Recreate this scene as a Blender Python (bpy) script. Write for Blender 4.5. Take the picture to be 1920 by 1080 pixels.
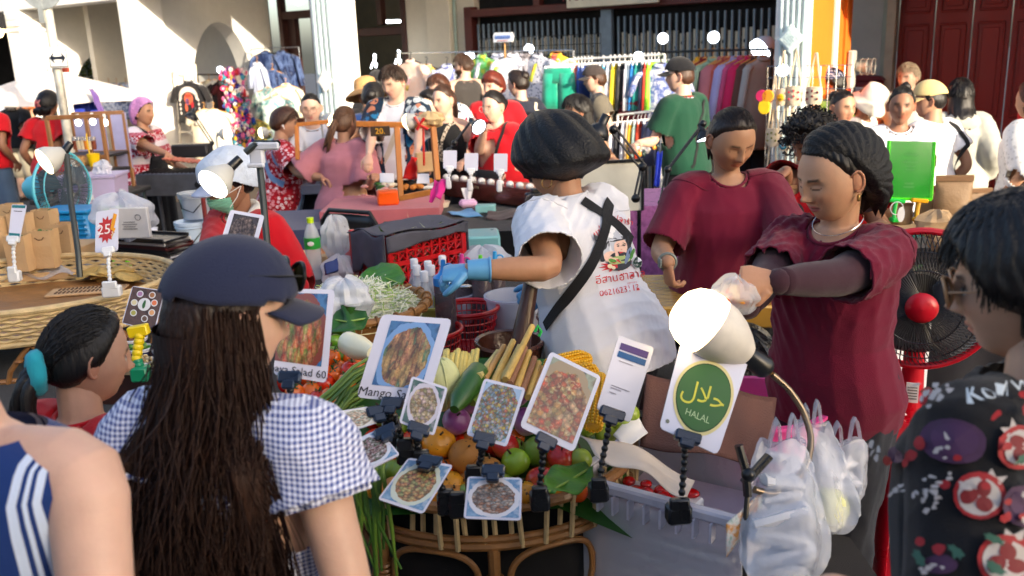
import bpy,bmesh,math,random
import numpy as np
from mathutils import Vector,Matrix,noise
from mathutils.bvhtree import BVHTree
sc=bpy.context.scene
for o in list(bpy.data.objects):bpy.data.objects.remove(o)
R=math.radians;rnd=random.Random(7);nr=np.random.RandomState(5)
# ---------------------------------------------------------------- camera
FPX,CAMH,PITCH,ROLL=1700.0,1.90,R(14.83),R(2.2)
f_=Vector((0,math.cos(PITCH),-math.sin(PITCH)));u0=Vector((0,math.sin(PITCH),math.cos(PITCH)));r0=Vector((1,0,0))
r_=r0*math.cos(ROLL)-u0*math.sin(ROLL);u_=r0*math.sin(ROLL)+u0*math.cos(ROLL)
CAM=Vector((0,0,CAMH))
cam=bpy.data.cameras.new('camera');camo=bpy.data.objects.new('camera',cam);sc.collection.objects.link(camo)
mw=Matrix((r_,u_,-f_)).transposed().to_4x4();mw.translation=CAM;camo.matrix_world=mw
cam.sensor_width=36;cam.lens=36*FPX/1920;cam.clip_end=500;cam.clip_start=0.05
cam.dof.use_dof=True;cam.dof.focus_distance=2.85;cam.dof.aperture_fstop=4.0
sc.camera=camo
# ---------------------------------------------------------------- light
SUN_EL,SUN_AZ=R(14),R(36)
w=bpy.data.worlds.new('World');sc.world=w;w.use_nodes=True
nt=w.node_tree;sky=nt.nodes.new('ShaderNodeTexSky');sky.sky_type='NISHITA';sky.sun_disc=False
sky.sun_elevation=SUN_EL;sky.sun_rotation=math.pi-SUN_AZ;sky.dust_density=3.5;sky.air_density=.75;sky.ozone_density=.6
bg=nt.nodes['Background'];bg.inputs['Strength'].default_value=0.15
nt.links.new(sky.outputs[0],bg.inputs[0])
sl=bpy.data.lights.new('sun','SUN');sl.energy=2.6;sl.angle=R(0.6);sl.color=(1,.87,.68)
so=bpy.data.objects.new('sun',sl);sc.collection.objects.link(so)
sdir=Vector((-math.sin(SUN_AZ)*math.cos(SUN_EL),math.cos(SUN_AZ)*math.cos(SUN_EL),-math.sin(SUN_EL)))
so.rotation_euler=sdir.to_track_quat('-Z','Y').to_euler();so.location=(6,-6,9)
sc.view_settings.view_transform='Standard';sc.view_settings.look='None';sc.view_settings.gamma=1
sc.view_settings.exposure=1.72;sc.view_settings.use_curve_mapping=False
sc.cycles.use_denoising=True;sc.cycles.max_bounces=7;sc.cycles.transparent_max_bounces=16
sc.cycles.sample_clamp_indirect=6;sc.cycles.caustics_reflective=False;sc.cycles.caustics_refractive=False
# ---------------------------------------------------------------- pixel rays (1920x1080 pixels of the photograph)
def ray(px,py):px,py=float(px),float(py);return(f_+r_*((px-960)/FPX)-u_*((py-540)/FPX))
def PD(px,py,d):return CAM+ray(px,py)*d
def PY(px,py,Y):v=ray(px,py);return CAM+v*(float(Y)/v.y)
def PZ(px,py,z):v=ray(px,py);return CAM+v*((float(z)-CAMH)/v.z)
def proj(p):
 q=Vector(p)-CAM;d=q.dot(f_);return 960+FPX*q.dot(r_)/d,540-FPX*q.dot(u_)/d,d
# ---------------------------------------------------------------- materials
def lin(c):
 c=[x/255 for x in c];return tuple((x/12.92 if x<=.04045 else((x+.055)/1.055)**2.4)for x in c)+(1,)
_mc={}
class NT:
 def __init__(s,name):
  s.m=bpy.data.materials.new(name);s.m.use_nodes=True;s.t=s.m.node_tree;s.b=s.t.nodes['Principled BSDF']
 def n(s,typ,ins=None,**kw):
  d=s.t.nodes.new('ShaderNode'+typ)
  for k,v in kw.items():setattr(d,k,v)
  for k,v in(ins or{}).items():
   if isinstance(v,bpy.types.NodeSocket):s.t.links.new(v,d.inputs[k])
   else:d.inputs[k].default_value=v
  return d
 def link(s,a,b):s.t.links.new(a,b)
 def set(s,**kw):
  for k,v in kw.items():
   k=k.replace('_',' ')
   if isinstance(v,bpy.types.NodeSocket):s.t.links.new(v,s.b.inputs[k])
   else:s.b.inputs[k].default_value=v
 def coord(s,scale=(1,1,1),kind='Object',rot=(0,0,0)):
  c=s.n('TexCoord');return s.n('Mapping',{'Vector':c.outputs[kind],'Scale':scale,'Rotation':rot}).outputs[0]
 def noise(s,scale,co=None,detail=3,rough=.55,out=0):
  i={'Scale':scale,'Detail':detail,'Roughness':rough}
  if co:i['Vector']=co
  return s.n('TexNoise',i).outputs[out]
 def ramp(s,fac,stops,interp='LINEAR'):
  r=s.n('ValToRGB',{'Fac':fac});e=r.color_ramp;e.interpolation=interp
  while len(e.elements)<len(stops):e.elements.new(.5)
  for el,(p,c)in zip(e.elements,stops):el.position=p;el.color=c if len(c)==4 else lin(c)
  return r.outputs[0]
 def mix(s,fac,a,b,mode='MIX'):
  d=s.n('Mix',data_type='RGBA',blend_type=mode)
  for k,v in((0,fac),(6,a),(7,b)):
   if isinstance(v,bpy.types.NodeSocket):s.link(v,d.inputs[k])
   else:d.inputs[k].default_value=v if k==0 or len(v)==4 else lin(v)
  return d.outputs[2]
 def math(s,op,a,b=0,c=0):
  d=s.n('Math',operation=op)
  for k,v in enumerate((a,b,c)):
   if isinstance(v,bpy.types.NodeSocket):s.link(v,d.inputs[k])
   else:d.inputs[k].default_value=v
  return d.outputs[0]
 def bump(s,h,strength=.3,dist=.01):
  s.set(Normal=s.n('Bump',{'Height':h,'Strength':strength,'Distance':dist}).outputs[0])
def M(name,col,rough=.6,metal=0,var=.12,vs=6,bump=0,bs=60,trans=0,alpha=1,spec=.5,sheen=0,emit=0,coat=0,stretch=(1,1,1),sub=0):
 key=(name,tuple(col),rough,metal,var,vs,bump,bs,trans,alpha,emit)
 if key in _mc:return _mc[key]
 k=NT(name);c=lin(col)if max(col)>1 or len(col)==3 and max(col)==0 else tuple(col)+(1,)
 k.set(Base_Color=c,Roughness=rough,Metallic=metal,Specular_IOR_Level=spec)
 if var or bump:co=k.coord(stretch)
 if var:
  n=k.noise(vs,co);v=k.n('MapRange',{'Value':n,'From Min':.3,'From Max':.7,'To Min':1-var,'To Max':1+var}).outputs[0]
  hs=k.n('HueSaturation',{'Color':c,'Value':v});k.set(Base_Color=hs.outputs[0])
  r2=k.n('MapRange',{'Value':n,'From Min':.3,'From Max':.7,'To Min':max(rough-.08,.02),'To Max':min(rough+.08,1)}).outputs[0];k.set(Roughness=r2)
 if bump:k.bump(k.noise(bs,co,4),bump,.01)
 if trans:k.set(Transmission_Weight=trans,IOR=1.3)
 if alpha<1:k.set(Alpha=alpha)
 if sheen:k.set(Sheen_Weight=sheen)
 if coat:k.set(Coat_Weight=coat,Coat_Roughness=.12)
 if sub:k.set(Subsurface_Weight=sub,Subsurface_Scale=.02)
 if emit:k.set(Emission_Color=c,Emission_Strength=emit)
 _mc[key]=k.m;return k.m
def cloth(name,col,var=.1,bump=.35):return M(name,col,.85,0,var,5,bump,420,sheen=.15,spec=.25)
def plastic(name,col,rough=.35,**k):return M(name,col,rough,0,.05,8,.04,40,**k)
# ---------------------------------------------------------------- mesh building
def frames(P):
 P=np.asarray(P,float);T=np.gradient(P,axis=0);T/=np.linalg.norm(T,axis=1)[:,None]+1e-12
 a=np.array([0,0,1.])if abs(T[0][2])<.9 else np.array([1.,0,0]);N=np.cross(T[0],a);N/=np.linalg.norm(N)
 out=[]
 for t in T:
  N=N-t*N.dot(t);N/=np.linalg.norm(N)+1e-12;out.append((N.copy(),np.cross(t,N)))
 return P,T,out
class G:
 def __init__(s):s.v=[];s.f=[];s.mi=[];s.n=0
 def add(s,v,f,m=0):
  v=[tuple(x)for x in v];b=s.n;s.v+=v;s.n+=len(v)
  s.f+=[tuple(b+i for i in q)for q in f];s.mi+=[m]*len(f);return s
 def box(s,c,size,m=0,rot=None,bev=0):
  x,y,z=[k/2 for k in size];c=Vector(c);rm=rot if rot is not None else Matrix.Identity(3)
  if bev<=0:
   v=[Vector((i*x,j*y,k*z))for i in(-1,1)for j in(-1,1)for k in(-1,1)]
   f=[(0,1,3,2),(4,6,7,5),(0,4,5,1),(2,3,7,6),(0,2,6,4),(1,5,7,3)]
  else:
   b=min(bev,x*.9,y*.9,z*.9);v=[];ix={}
   for i in(-1,1):
    for j in(-1,1):
     for k in(-1,1):
      for a in range(3):
       q=[i*(x-b),j*(y-b),k*(z-b)];q[a]+=(i,j,k)[a]*b;ix[i,j,k,a]=len(v);v.append(Vector(q))
   f=[]
   for a in range(3):
    o1,o2=[q for q in range(3)if q!=a]
    for sg in(-1,1):
     q=[]
     for p1,p2 in((-1,-1),(1,-1),(1,1),(-1,1)):
      t=[0,0,0];t[a]=sg;t[o1]=p1;t[o2]=p2;q.append(ix[tuple(t)+(a,)])
     f.append(tuple(q))
    for p1 in(-1,1):
     for p2 in(-1,1):
      t0=[0,0,0];t0[a]=-1;t0[o1]=p1;t0[o2]=p2;t1=list(t0);t1[a]=1
      f.append((ix[tuple(t0)+(o1,)],ix[tuple(t0)+(o2,)],ix[tuple(t1)+(o2,)],ix[tuple(t1)+(o1,)]))
   for i in(-1,1):
    for j in(-1,1):
     for k in(-1,1):f.append(tuple(ix[i,j,k,a]for a in range(3)))
  return s.add([c+rm@q for q in v],f,m)
 def tube(s,P,r,n=8,m=0,cap=True,flat=None,closed=False):
  P,T,F=frames(P);k=len(P);rr=np.broadcast_to(np.asarray(r,float),(k,))if np.ndim(r)<2 else np.asarray(r,float)
  v=[];a=[2*math.pi*i/n for i in range(n)]
  for i in range(k):
   ra,rb=(rr[i],rr[i]*(flat or 1))if np.ndim(rr)<2 else rr[i]
   N,B=F[i]
   for t in a:v.append(P[i]+N*(ra*math.cos(t))+B*(rb*math.sin(t)))
  f=[(i*n+j,i*n+(j+1)%n,(i+1)*n+(j+1)%n,(i+1)*n+j)for i in range(k-1)for j in range(n)]
  if closed:f+=[((k-1)*n+j,(k-1)*n+(j+1)%n,(j+1)%n,j)for j in range(n)]
  elif cap:f+=[tuple(range(n))[::-1],tuple((k-1)*n+j for j in range(n))]
  return s.add(v,f,m)
 def cyl(s,a,b,r0,r1=None,n=16,m=0,cap=True):
  return s.tube([a,b],[r0,r0 if r1 is None else r1],n,m,cap)
 def lathe(s,prof,n=24,m=0,c=(0,0,0),ax=None,sx=1,sy=1,wob=None,close=False,a0=0,a1=2*math.pi):
  full=abs(a1-a0-2*math.pi)<1e-6;nn=n if full else n+1
  c=Vector(c);q=Vector((0,0,1)).rotation_difference(Vector(ax)).to_matrix()if ax is not None else Matrix.Identity(3)
  v=[]
  for r,z in prof:
   for j in range(nn):
    t=a0+(a1-a0)*j/n;k=wob(t,z)if wob else 1
    v.append(c+q@Vector((r*sx*k*math.cos(t),r*sy*k*math.sin(t),z)))
  L=len(prof);f=[(i*nn+j,i*nn+(j+1)%nn,(i+1)*nn+(j+1)%nn,(i+1)*nn+j)for i in range(L-1+(1 if close else 0))for j in range(n)]if not close else[((i%L)*nn+j,(i%L)*nn+(j+1)%nn,((i+1)%L)*nn+(j+1)%nn,((i+1)%L)*nn+j)for i in range(L)for j in range(n)]
  return s.add(v,f,m)
 def ball(s,c,r,m=0,nu=16,nv=10,rot=None,bump=None):
  if not hasattr(r,'__len__'):r=(r,r,r)
  c=Vector(c);rm=rot if rot is not None else Matrix.Identity(3);v=[]
  for i in range(nv+1):
   p=math.pi*i/nv
   for j in range(nu):
    t=2*math.pi*j/nu;d=Vector((math.sin(p)*math.cos(t),math.sin(p)*math.sin(t),math.cos(p)))
    k=bump(d)if bump else 1;v.append(c+rm@Vector((d.x*r[0]*k,d.y*r[1]*k,d.z*r[2]*k)))
  f=[(i*nu+j,(i+1)*nu+j,(i+1)*nu+(j+1)%nu,i*nu+(j+1)%nu)for i in range(nv)for j in range(nu)]
  return s.add(v,f,m)
 def torus(s,c,R_,r,n=24,k=8,m=0,ax=None,sx=1,sy=1,a0=0,a1=2*math.pi):
  q=Vector((0,0,1)).rotation_difference(Vector(ax)).to_matrix()if ax is not None else Matrix.Identity(3);c=Vector(c)
  full=abs(a1-a0-2*math.pi)<1e-6
  P=[c+q@Vector((R_*sx*math.cos(a0+(a1-a0)*i/n),R_*sy*math.sin(a0+(a1-a0)*i/n),0))for i in range(n if full else n+1)]
  return s.tube(P,r,k,m,cap=not full,closed=full)
 def prism(s,poly,th,fr=None,m=0):
  fr=fr or Matrix.Identity(4);n=len(poly)
  v=[fr@Vector((x,y,0))for x,y in poly]+[fr@Vector((x,y,th))for x,y in poly]
  f=[tuple(range(n))[::-1],tuple(range(n,2*n))]+[(i,(i+1)%n,n+(i+1)%n,n+i)for i in range(n)]
  return s.add(v,f,m)
 def grid(s,fn,nu,nv,m=0,both=0):
  v=[fn(i/nu,j/nv)for j in range(nv+1)for i in range(nu+1)]
  f=[(j*(nu+1)+i,j*(nu+1)+i+1,(j+1)*(nu+1)+i+1,(j+1)*(nu+1)+i)for j in range(nv)for i in range(nu)]
  return s.add(v,f,m)
 def build(s,name,mats,parent=None,smooth=40,world=False,solid=0,loc=None):
  me=bpy.data.meshes.new(name);v=np.array(s.v,float)
  if world and parent is not None:
   mi=np.array(parent.matrix_basis.inverted());v=v@mi[:3,:3].T+mi[:3,3]
  if loc is not None and parent is None:v=v-np.array(loc)
  me.from_pydata(v.tolist(),[],s.f);mats=mats if isinstance(mats,(list,tuple))else[mats]
  for m in mats:me.materials.append(m)
  if len(mats)>1:me.polygons.foreach_set('material_index',s.mi)
  me.validate()
  if smooth:
   me.shade_smooth();me.set_sharp_from_angle(angle=R(smooth))
  o=bpy.data.objects.new(name,me);sc.collection.objects.link(o)
  if parent is not None:o.parent=parent
  elif loc is not None:o.location=loc
  if solid:
   md=o.modifiers.new('thickness','SOLIDIFY');md.thickness=solid;md.offset=0
  return o
def tag(o,label=None,cat=None,group=None,kind=None):
 for k,v in(('label',label),('category',cat),('group',group),('kind',kind)):
  if v:o[k]=v
 return o
def thing(name,label,cat,loc=(0,0,0),rz=0,group=None,rot=None):
 o=bpy.data.objects.new(name,None);o.empty_display_size=.1;sc.collection.objects.link(o)
 o.location=loc;o.rotation_euler=rot if rot is not None else(0,0,rz);return tag(o,label,cat,group)
def mbasis(o):
 return Matrix.LocRotScale(o.location,o.rotation_euler,o.scale)
def kids(o):return[c for c in bpy.data.objects if c.parent==o]
def dup(o,loc,rz=None,label=None,scale=None,mats=None):
 c=o.copy();sc.collection.objects.link(c);c.location=loc
 if rz is not None:c.rotation_euler=rz if hasattr(rz,'__len__')else(o.rotation_euler[0],o.rotation_euler[1],rz)
 if label:c['label']=label
 if scale is not None:c.scale=scale if hasattr(scale,'__len__')else(scale,)*3
 def rec(a,b):
  for ch in list(a.children):
   d=ch.copy();sc.collection.objects.link(d);d.parent=b;rec(ch,d)
 rec(o,c);return c
def text(s,size=.05,font=None,space=1,align='CENTER'):
 cu=bpy.data.curves.new('t','FONT');cu.body=s;cu.size=size;cu.align_x=align;cu.align_y='CENTER';cu.space_character=space;cu.resolution_u=2
 o=bpy.data.objects.new('t',cu);sc.collection.objects.link(o);dg=bpy.context.evaluated_depsgraph_get()
 me=bpy.data.meshes.new_from_object(o.evaluated_get(dg));v=[tuple(p.co)for p in me.vertices];f=[tuple(p.vertices)for p in me.polygons]
 bpy.data.objects.remove(o);bpy.data.curves.remove(cu);bpy.data.meshes.remove(me);return v,f
def remesh(v,f,vox,smooth=2,fac=.5):
 me=bpy.data.meshes.new('t');me.from_pydata([tuple(x)for x in v],[],f);o=bpy.data.objects.new('t',me);sc.collection.objects.link(o)
 bm=bmesh.new();bm.from_mesh(me);bmesh.ops.recalc_face_normals(bm,faces=bm.faces);bm.to_mesh(me);bm.free()
 md=o.modifiers.new('r','REMESH');md.mode='VOXEL';md.voxel_size=vox
 if smooth:s2=o.modifiers.new('s','SMOOTH');s2.iterations=smooth;s2.factor=fac
 dg=bpy.context.evaluated_depsgraph_get();m2=bpy.data.meshes.new_from_object(o.evaluated_get(dg))
 a=np.empty(len(m2.vertices)*3);m2.vertices.foreach_get('co',a);ff=[tuple(p.vertices)for p in m2.polygons]
 bpy.data.objects.remove(o);bpy.data.meshes.remove(me);bpy.data.meshes.remove(m2);return a.reshape(-1,3),ff
def normals(v,f):
 F=np.array([q[:3]for q in f]);n=np.cross(v[F[:,1]]-v[F[:,0]],v[F[:,2]]-v[F[:,0]]);N=np.zeros_like(v)
 for k in range(3):np.add.at(N,F[:,k],n)
 return N/(np.linalg.norm(N,axis=1)[:,None]+1e-12)
def smoothstep(a,b,x):t=np.clip((x-a)/(b-a+1e-12),0,1);return t*t*(3-2*t)
# ---------------------------------------------------------------- people
def skin_mat(col):
 k=NT('skin');a=k.n('VertexColor',layer_name='Col');co=k.coord()
 n=k.n('MapRange',{'Value':k.noise(18,co,4),'From Min':.3,'From Max':.7,'To Min':.92,'To Max':1.07}).outputs[0]
 c=k.mix(1,a.outputs[0],k.n('CombineColor',{0:n,1:n,2:n}).outputs[0],'MULTIPLY')
 k.set(Base_Color=c,Roughness=.5,Specular_IOR_Level=.4,Subsurface_Weight=.08,Subsurface_Scale=.01);k.bump(k.noise(160,co,3),.12,.004);return k.m
def hair_mat(col,rough=.42,spec=.35):
 k=NT('hair');co=k.coord((90,90,7));n=k.noise(1.6,co,3)
 v=k.n('MapRange',{'Value':n,'From Min':.3,'From Max':.7,'To Min':.55,'To Max':1.6}).outputs[0]
 k.set(Base_Color=k.n('HueSaturation',{'Color':lin(col),'Value':v}).outputs[0],Roughness=rough,Specular_IOR_Level=spec);k.bump(n,.6,.006);return k.m
_hm={}
def HM(c):
 if c not in _hm:_hm[c]=hair_mat(c)
 return _hm[c]
SKM=skin_mat((255,255,255))
_ico={}
def ico(sub):
 if sub not in _ico:
  bm=bmesh.new();bmesh.ops.create_icosphere(bm,subdivisions=sub,radius=1);bm.verts.ensure_lookup_table()
  _ico[sub]=(np.array([v.co[:]for v in bm.verts]),[tuple(v.index for v in p.verts)for p in bm.faces]);bm.free()
 return _ico[sub]
HL=([-.11,-.08,-.066,-.05,-.03,-.012,.0,.02,.035,.06,.11],[.096,.092,.086,.072,.044,.004,-.012,-.03,-.062,-.085,-.09])
def head_geo(sub,skin,eyes='open',lips=None,wf=1.0,jaw=.28,male=0,age=0,brow=(30,20,16)):
 u,F=ico(sub);x=u[:,0]*.076*wf;y=np.where(u[:,1]<0,-.090*np.abs(u[:,1])**.82,.104*u[:,1]);z=u[:,2]*.117
 t=np.clip(-z/.117,0,1);x=x*(1-jaw*t**1.7);y=np.where(y>0,y*(1-.5*smoothstep(.2,.9,t)),y*(1-.10*t**2))
 y=y-.008*smoothstep(.3,.8,t)*(u[:,1]<.2)
 fw=np.clip(-u[:,1],0,1)**.5;ax=np.abs(x);e=lambda cx,cz,sx,sz,X=x:np.exp(-((X-cx)/sx)**2-((z-cz)/sz)**2)
 d=.012*e(0,.006,.009,.022)+.024*e(0,-.021,.0115,.012)+.009*e(.0125,-.027,.006,.006,ax)-.0145*e(.031,.012,.017,.0125,ax)+.0095*e(.031,.009,.0115,.0078,ax)
 d+=(.004+.003*male)*e(.028,.030,.02,.007,ax)+.004*e(.044,-.018,.018,.018,ax)+.0075*e(0,-.0495,.017,.005)+.0075*e(0,-.0605,.014,.0052)-.0045*e(0,-.0553,.019,.0020)+.009*e(0,-.092,.016,.014)
 d-=.003*e(.024,-.045,.006,.012,ax)*(1+age)
 d-=(.0022*e(.031,.0035,.012,.002,ax)if eyes=='down' else 0)
 y=y-d*fw;v=np.stack([x,y,z],1);c=np.tile(np.array(skin)[None],(len(v),1));fr=u[:,1]<-.1
 def paint(m,col,k=1.0):
  m=np.clip(m,0,1)[:,None]*k*fr[:,None];c[:]=c*(1-m)+np.array(col)[None]*m
 s=np.array(skin);paint(e(.042,-.02,.02,.016,ax),s*np.array([1.08,.86,.84]),.5);paint(e(.031,.008,.02,.013,ax),s*np.array([.84,.78,.76]),.55)
 lp=np.array(lips)if lips is not None else s*np.array([.92,.50,.50])
 paint(smoothstep(1.25,.75,((x/.0235)**2+((z+.0553)/.0105)**2)),lp,.9);paint(np.exp(-((z+.0553)/.0016)**2)*smoothstep(1.2,.8,np.abs(x)/.022),s*.25,.8)
 bz=z-(.031-6*(ax-.03)**2+.06*(ax-.02));paint(smoothstep(.0056+.001*male,.0024,np.abs(bz))*smoothstep(.009,.015,ax)*smoothstep(.052,.044,ax),np.array(lin(brow)[:3]),.85)
 if eyes=='open':
  q=((ax-.031)/.0145)**2+((z-.0085)/.0058)**2;paint(smoothstep(1.1,.85,q),(.55,.5,.46));paint(smoothstep(1.15,.85,((ax-.031)/.0062)**2+((z-.0085)/.0066)**2)*smoothstep(1.1,.85,q),(.015,.01,.008))
  paint(smoothstep(.0026,.0012,np.abs(z-(.0145-22*(ax-.031)**2)))*smoothstep(.017,.014,np.abs(ax-.031)),(.02,.014,.012),.95)
 else:
  paint(smoothstep(.0024,.0010,np.abs(z-(.0035+14*(ax-.031)**2)))*smoothstep(.0175,.0145,np.abs(ax-.031)),(.02,.013,.011),.95);paint(e(.031,.0165,.015,.0022,ax),s*.42,.75)
 paint(e(.0085,-.0315,.004,.0022,ax),s*.15,.9)
 g=G();g.add(v,F);nh=len(v)
 for sg in(-1,1):
  ec=Vector((sg*.076*wf,.014,-.004));rm=Matrix.Rotation(sg*R(-22),3,'Z')@Matrix.Rotation(R(-8),3,'X')
  g.ball(ec,(.009,.0185,.031),nu=10,nv=8,rot=rm)
  P=[ec+rm@Vector((sg*.007,.017*math.cos(a),.029*math.sin(a)+.002))for a in np.linspace(-1.9,2.6,10)];g.tube(P,.004,6)
 V=np.array(g.v);C=np.vstack([c,np.tile((s*np.array([1.02,.86,.82]))[None],(len(V)-nh,1))]);return V,g.f,C,u
def head_pt(u,wf=1.0,jaw=.28):
 x=u[:,0]*.076*wf;y=np.where(u[:,1]<0,-.090*np.abs(u[:,1])**.82,.104*u[:,1]);z=u[:,2]*.117;t=np.clip(-z/.117,0,1)
 return np.stack([x*(1-jaw*t**1.7),np.where(y>0,y*(1-.5*smoothstep(.2,.9,t)),y),z],1)
def vnoise(P,s,seed=0):
 r=np.random.RandomState(seed);o=np.zeros(len(P))
 for i in range(7):
  k=r.normal(size=3);k/=np.linalg.norm(k);o+=np.sin(P@k*s*(.6+.25*i)+r.uniform(0,6.3))/(1+.3*i)
 return o/3.2
def hair_geo(sub,thick=.018,curly=0,line=HL,seed=1,bald=0,wf=1.0,cutz=None):
 u,F=ico(sub);p=head_pt(u,wf);hl=np.interp(p[:,1],*line);k=p[:,2]-hl+.005*vnoise(p,55,seed+9);m=smoothstep(-.004,.03,k)
 n=np.array(u);az=np.arctan2(u[:,0],u[:,1]);st=np.sin(az*38+4*vnoise(u,6,seed))*.0018+.004*vnoise(u,7,seed+1)
 if curly:st=curly*(vnoise(p,170,seed)+vnoise(p,260,seed+3))*.5+.004*vnoise(u,7,seed+1)
 q=p+n*((thick*(.35+.65*smoothstep(0,.05,k))*m+st*m)-.004*(1-m))[:,None];keep=k>-.004
 if cutz is not None:keep&=p[:,2]>cutz
 return q,[f for f in F if all(keep[i]for i in f)]
def strands(g,n,root,length,seed,r0=.0016,wave=.01,spread=.02,sag=None,m=0,segs=9,rsides=3):
 rr=np.random.RandomState(seed)
 for i in range(n):
  p,dr=root(rr);L=length(rr);P=[];a,b=rr.uniform(0,6.3,2);fq=rr.uniform(14,26);w=wave*rr.uniform(.4,1.3);off=rr.normal(size=3)*spread
  for j in range(segs):
   t=j/(segs-1);q=np.array(p)+np.array(dr)*L*t+off*t**1.3
   q=q+w*min(t*3,1)*np.array([math.sin(a+fq*L*t),.7*math.sin(b+fq*L*t*.9),0])
   if sag:q=sag(q,t)
   P.append(q)
  g.tube(P,[r0*(1-.75*(j/(segs-1))**2)for j in range(segs)],rsides,m,cap=False)
def limb(pts,rad,n=10,sub=3):
 pts=np.array(pts,float);rad=np.array(rad,float);k=len(pts);t=np.linspace(0,k-1,(k-1)*sub+1);P=[];Q=[]
 for x in t:
  i=min(int(x),k-2);s=x-i;p0,p1,p2,p3=pts[max(i-1,0)],pts[i],pts[i+1],pts[min(i+2,k-1)]
  P.append(p1*(1-s)+p2*s+.0*(p0+p3));ss=s*s*(3-2*s);Q.append(rad[i]*(1-ss)+rad[i+1]*ss)
 P=np.array(P)
 for _ in range(1):P[1:-1]=.25*P[:-2]+.5*P[1:-1]+.25*P[2:]
 g=G();g.tube(P,Q,n)
 g.ball(P[0],Q[0]*.98,nu=n,nv=6);g.ball(P[-1],Q[-1]*.98,nu=n,nv=6);return g
def hand_geo(W,dr,nrm,curl=.5,s=1.0,side=1,vox=.004,rad=1.0,spread=.12):
 d=Vector(dr).normalized();n=Vector(nrm);n=(n-d*n.dot(d)).normalized();x=d.cross(n)*side;W=Vector(W);g=G()
 L=.088*s;g2=G()
 for t0,wd,th in((0,.026,.019),):
  P=[W-d*.012,W+d*L*.35,W+d*L*.75,W+d*L];ps=[(.021,.018),(.032,.016),(.040,.0145),(.036,.012)]
  k=12;v=[]
  for p,(a,b)in zip(P,ps):v+=[p+x*(a*s*rad*math.cos(2*math.pi*i/k))+n*(b*s*rad*math.sin(2*math.pi*i/k))for i in range(k)]
  f=[(i*k+j,i*k+(j+1)%k,(i+1)*k+(j+1)%k,(i+1)*k+j)for i in range(3)for j in range(k)]+[tuple(range(k))[::-1],tuple(3*k+j for j in range(k))];g2.add(v,f)
 for i,(ln,of)in enumerate(((.066,-.028),(.076,-.0095),(.070,.0095),(.054,.027))):
  b=W+d*(L*.86-abs(of)*.25)+x*of*s;P=[b-d*.02*s];p=b;ang=0;r=.0088*s*rad*(1 if i<3 else.88)
  dd=(d+x*of*spread*9).normalized()
  for j,fr in enumerate((.44,.32,.24)):
   ang+=curl*(1.25,1.35,.9)[j]*(1+.05*i);q=dd*math.cos(ang)-n*math.sin(ang);P.append(p);p=p+q*ln*fr*s
  P.append(p);g2.tube(P,[r*1.1,r*1.05,r,r*.92,r*.75],8);g2.ball(P[-1],r*.75,nu=8,nv=6)
  for q in P[1:-1]:g2.ball(q,r*1.03,nu=8,nv=6)
 tb=W+d*.022*s-x*.024*s;t1=tb+(d*.65-x*.75-n*.35).normalized()*.036*s;t2=t1+(d*.9-x*.2-n*(.3+curl*.5)).normalized()*.030*s;t3=t2+(d*.9+x*.15-n*(.3+curl*.6)).normalized()*.022*s
 g2.tube([tb,t1,t2,t3],[.014*s*rad,.0115*s*rad,.010*s*rad,.008*s*rad],8);g2.ball(t3,.008*s*rad,nu=8,nv=6);g2.ball(t1,.0115*s*rad,nu=8,nv=6)
 return remesh(g2.v,g2.f,vox,1)
def ik(a,b,l1,l2,hint):
 a,b,hint=Vector(a),Vector(b),Vector(hint);d=b-a;L=min(d.length,(l1+l2)*.998);u=d.normalized();b=a+u*L
 k=(l1*l1-l2*l2+L*L)/(2*L);h=math.sqrt(max(l1*l1-k*k,0));hp=hint-u*hint.dot(u)
 if hp.length<1e-4:hp=Vector((0,1,0))
 return a+u*k+hp.normalized()*h,b
def folds(v,n,amp,seed,zs=1.0):
 r=np.random.RandomState(seed);d=np.zeros(len(v));w=vnoise(v,9,seed);w2=vnoise(v,16,seed+50)
 for i in range(9):
  k=np.array([r.normal(),r.normal(),r.normal()*.45*zs]);k/=np.linalg.norm(k);l=r.uniform(.06,.19);s=np.sin(v@k*2*math.pi/l+r.uniform(0,6)+1.5*w+.7*w2)
  d+=(.55-np.abs(s)**.55)*1.5*np.clip(vnoise(v,6,seed+20+i)+.05,0,1)
 return v+n*(d*amp*.6)[:,None]
SKT=(.44,.235,.145);SKL=(.62,.39,.29);SKD=(.30,.145,.085)
PEOPLE={}
def shash(k):return sum((i+3)*ord(c)for i,c in enumerate(k))
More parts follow.
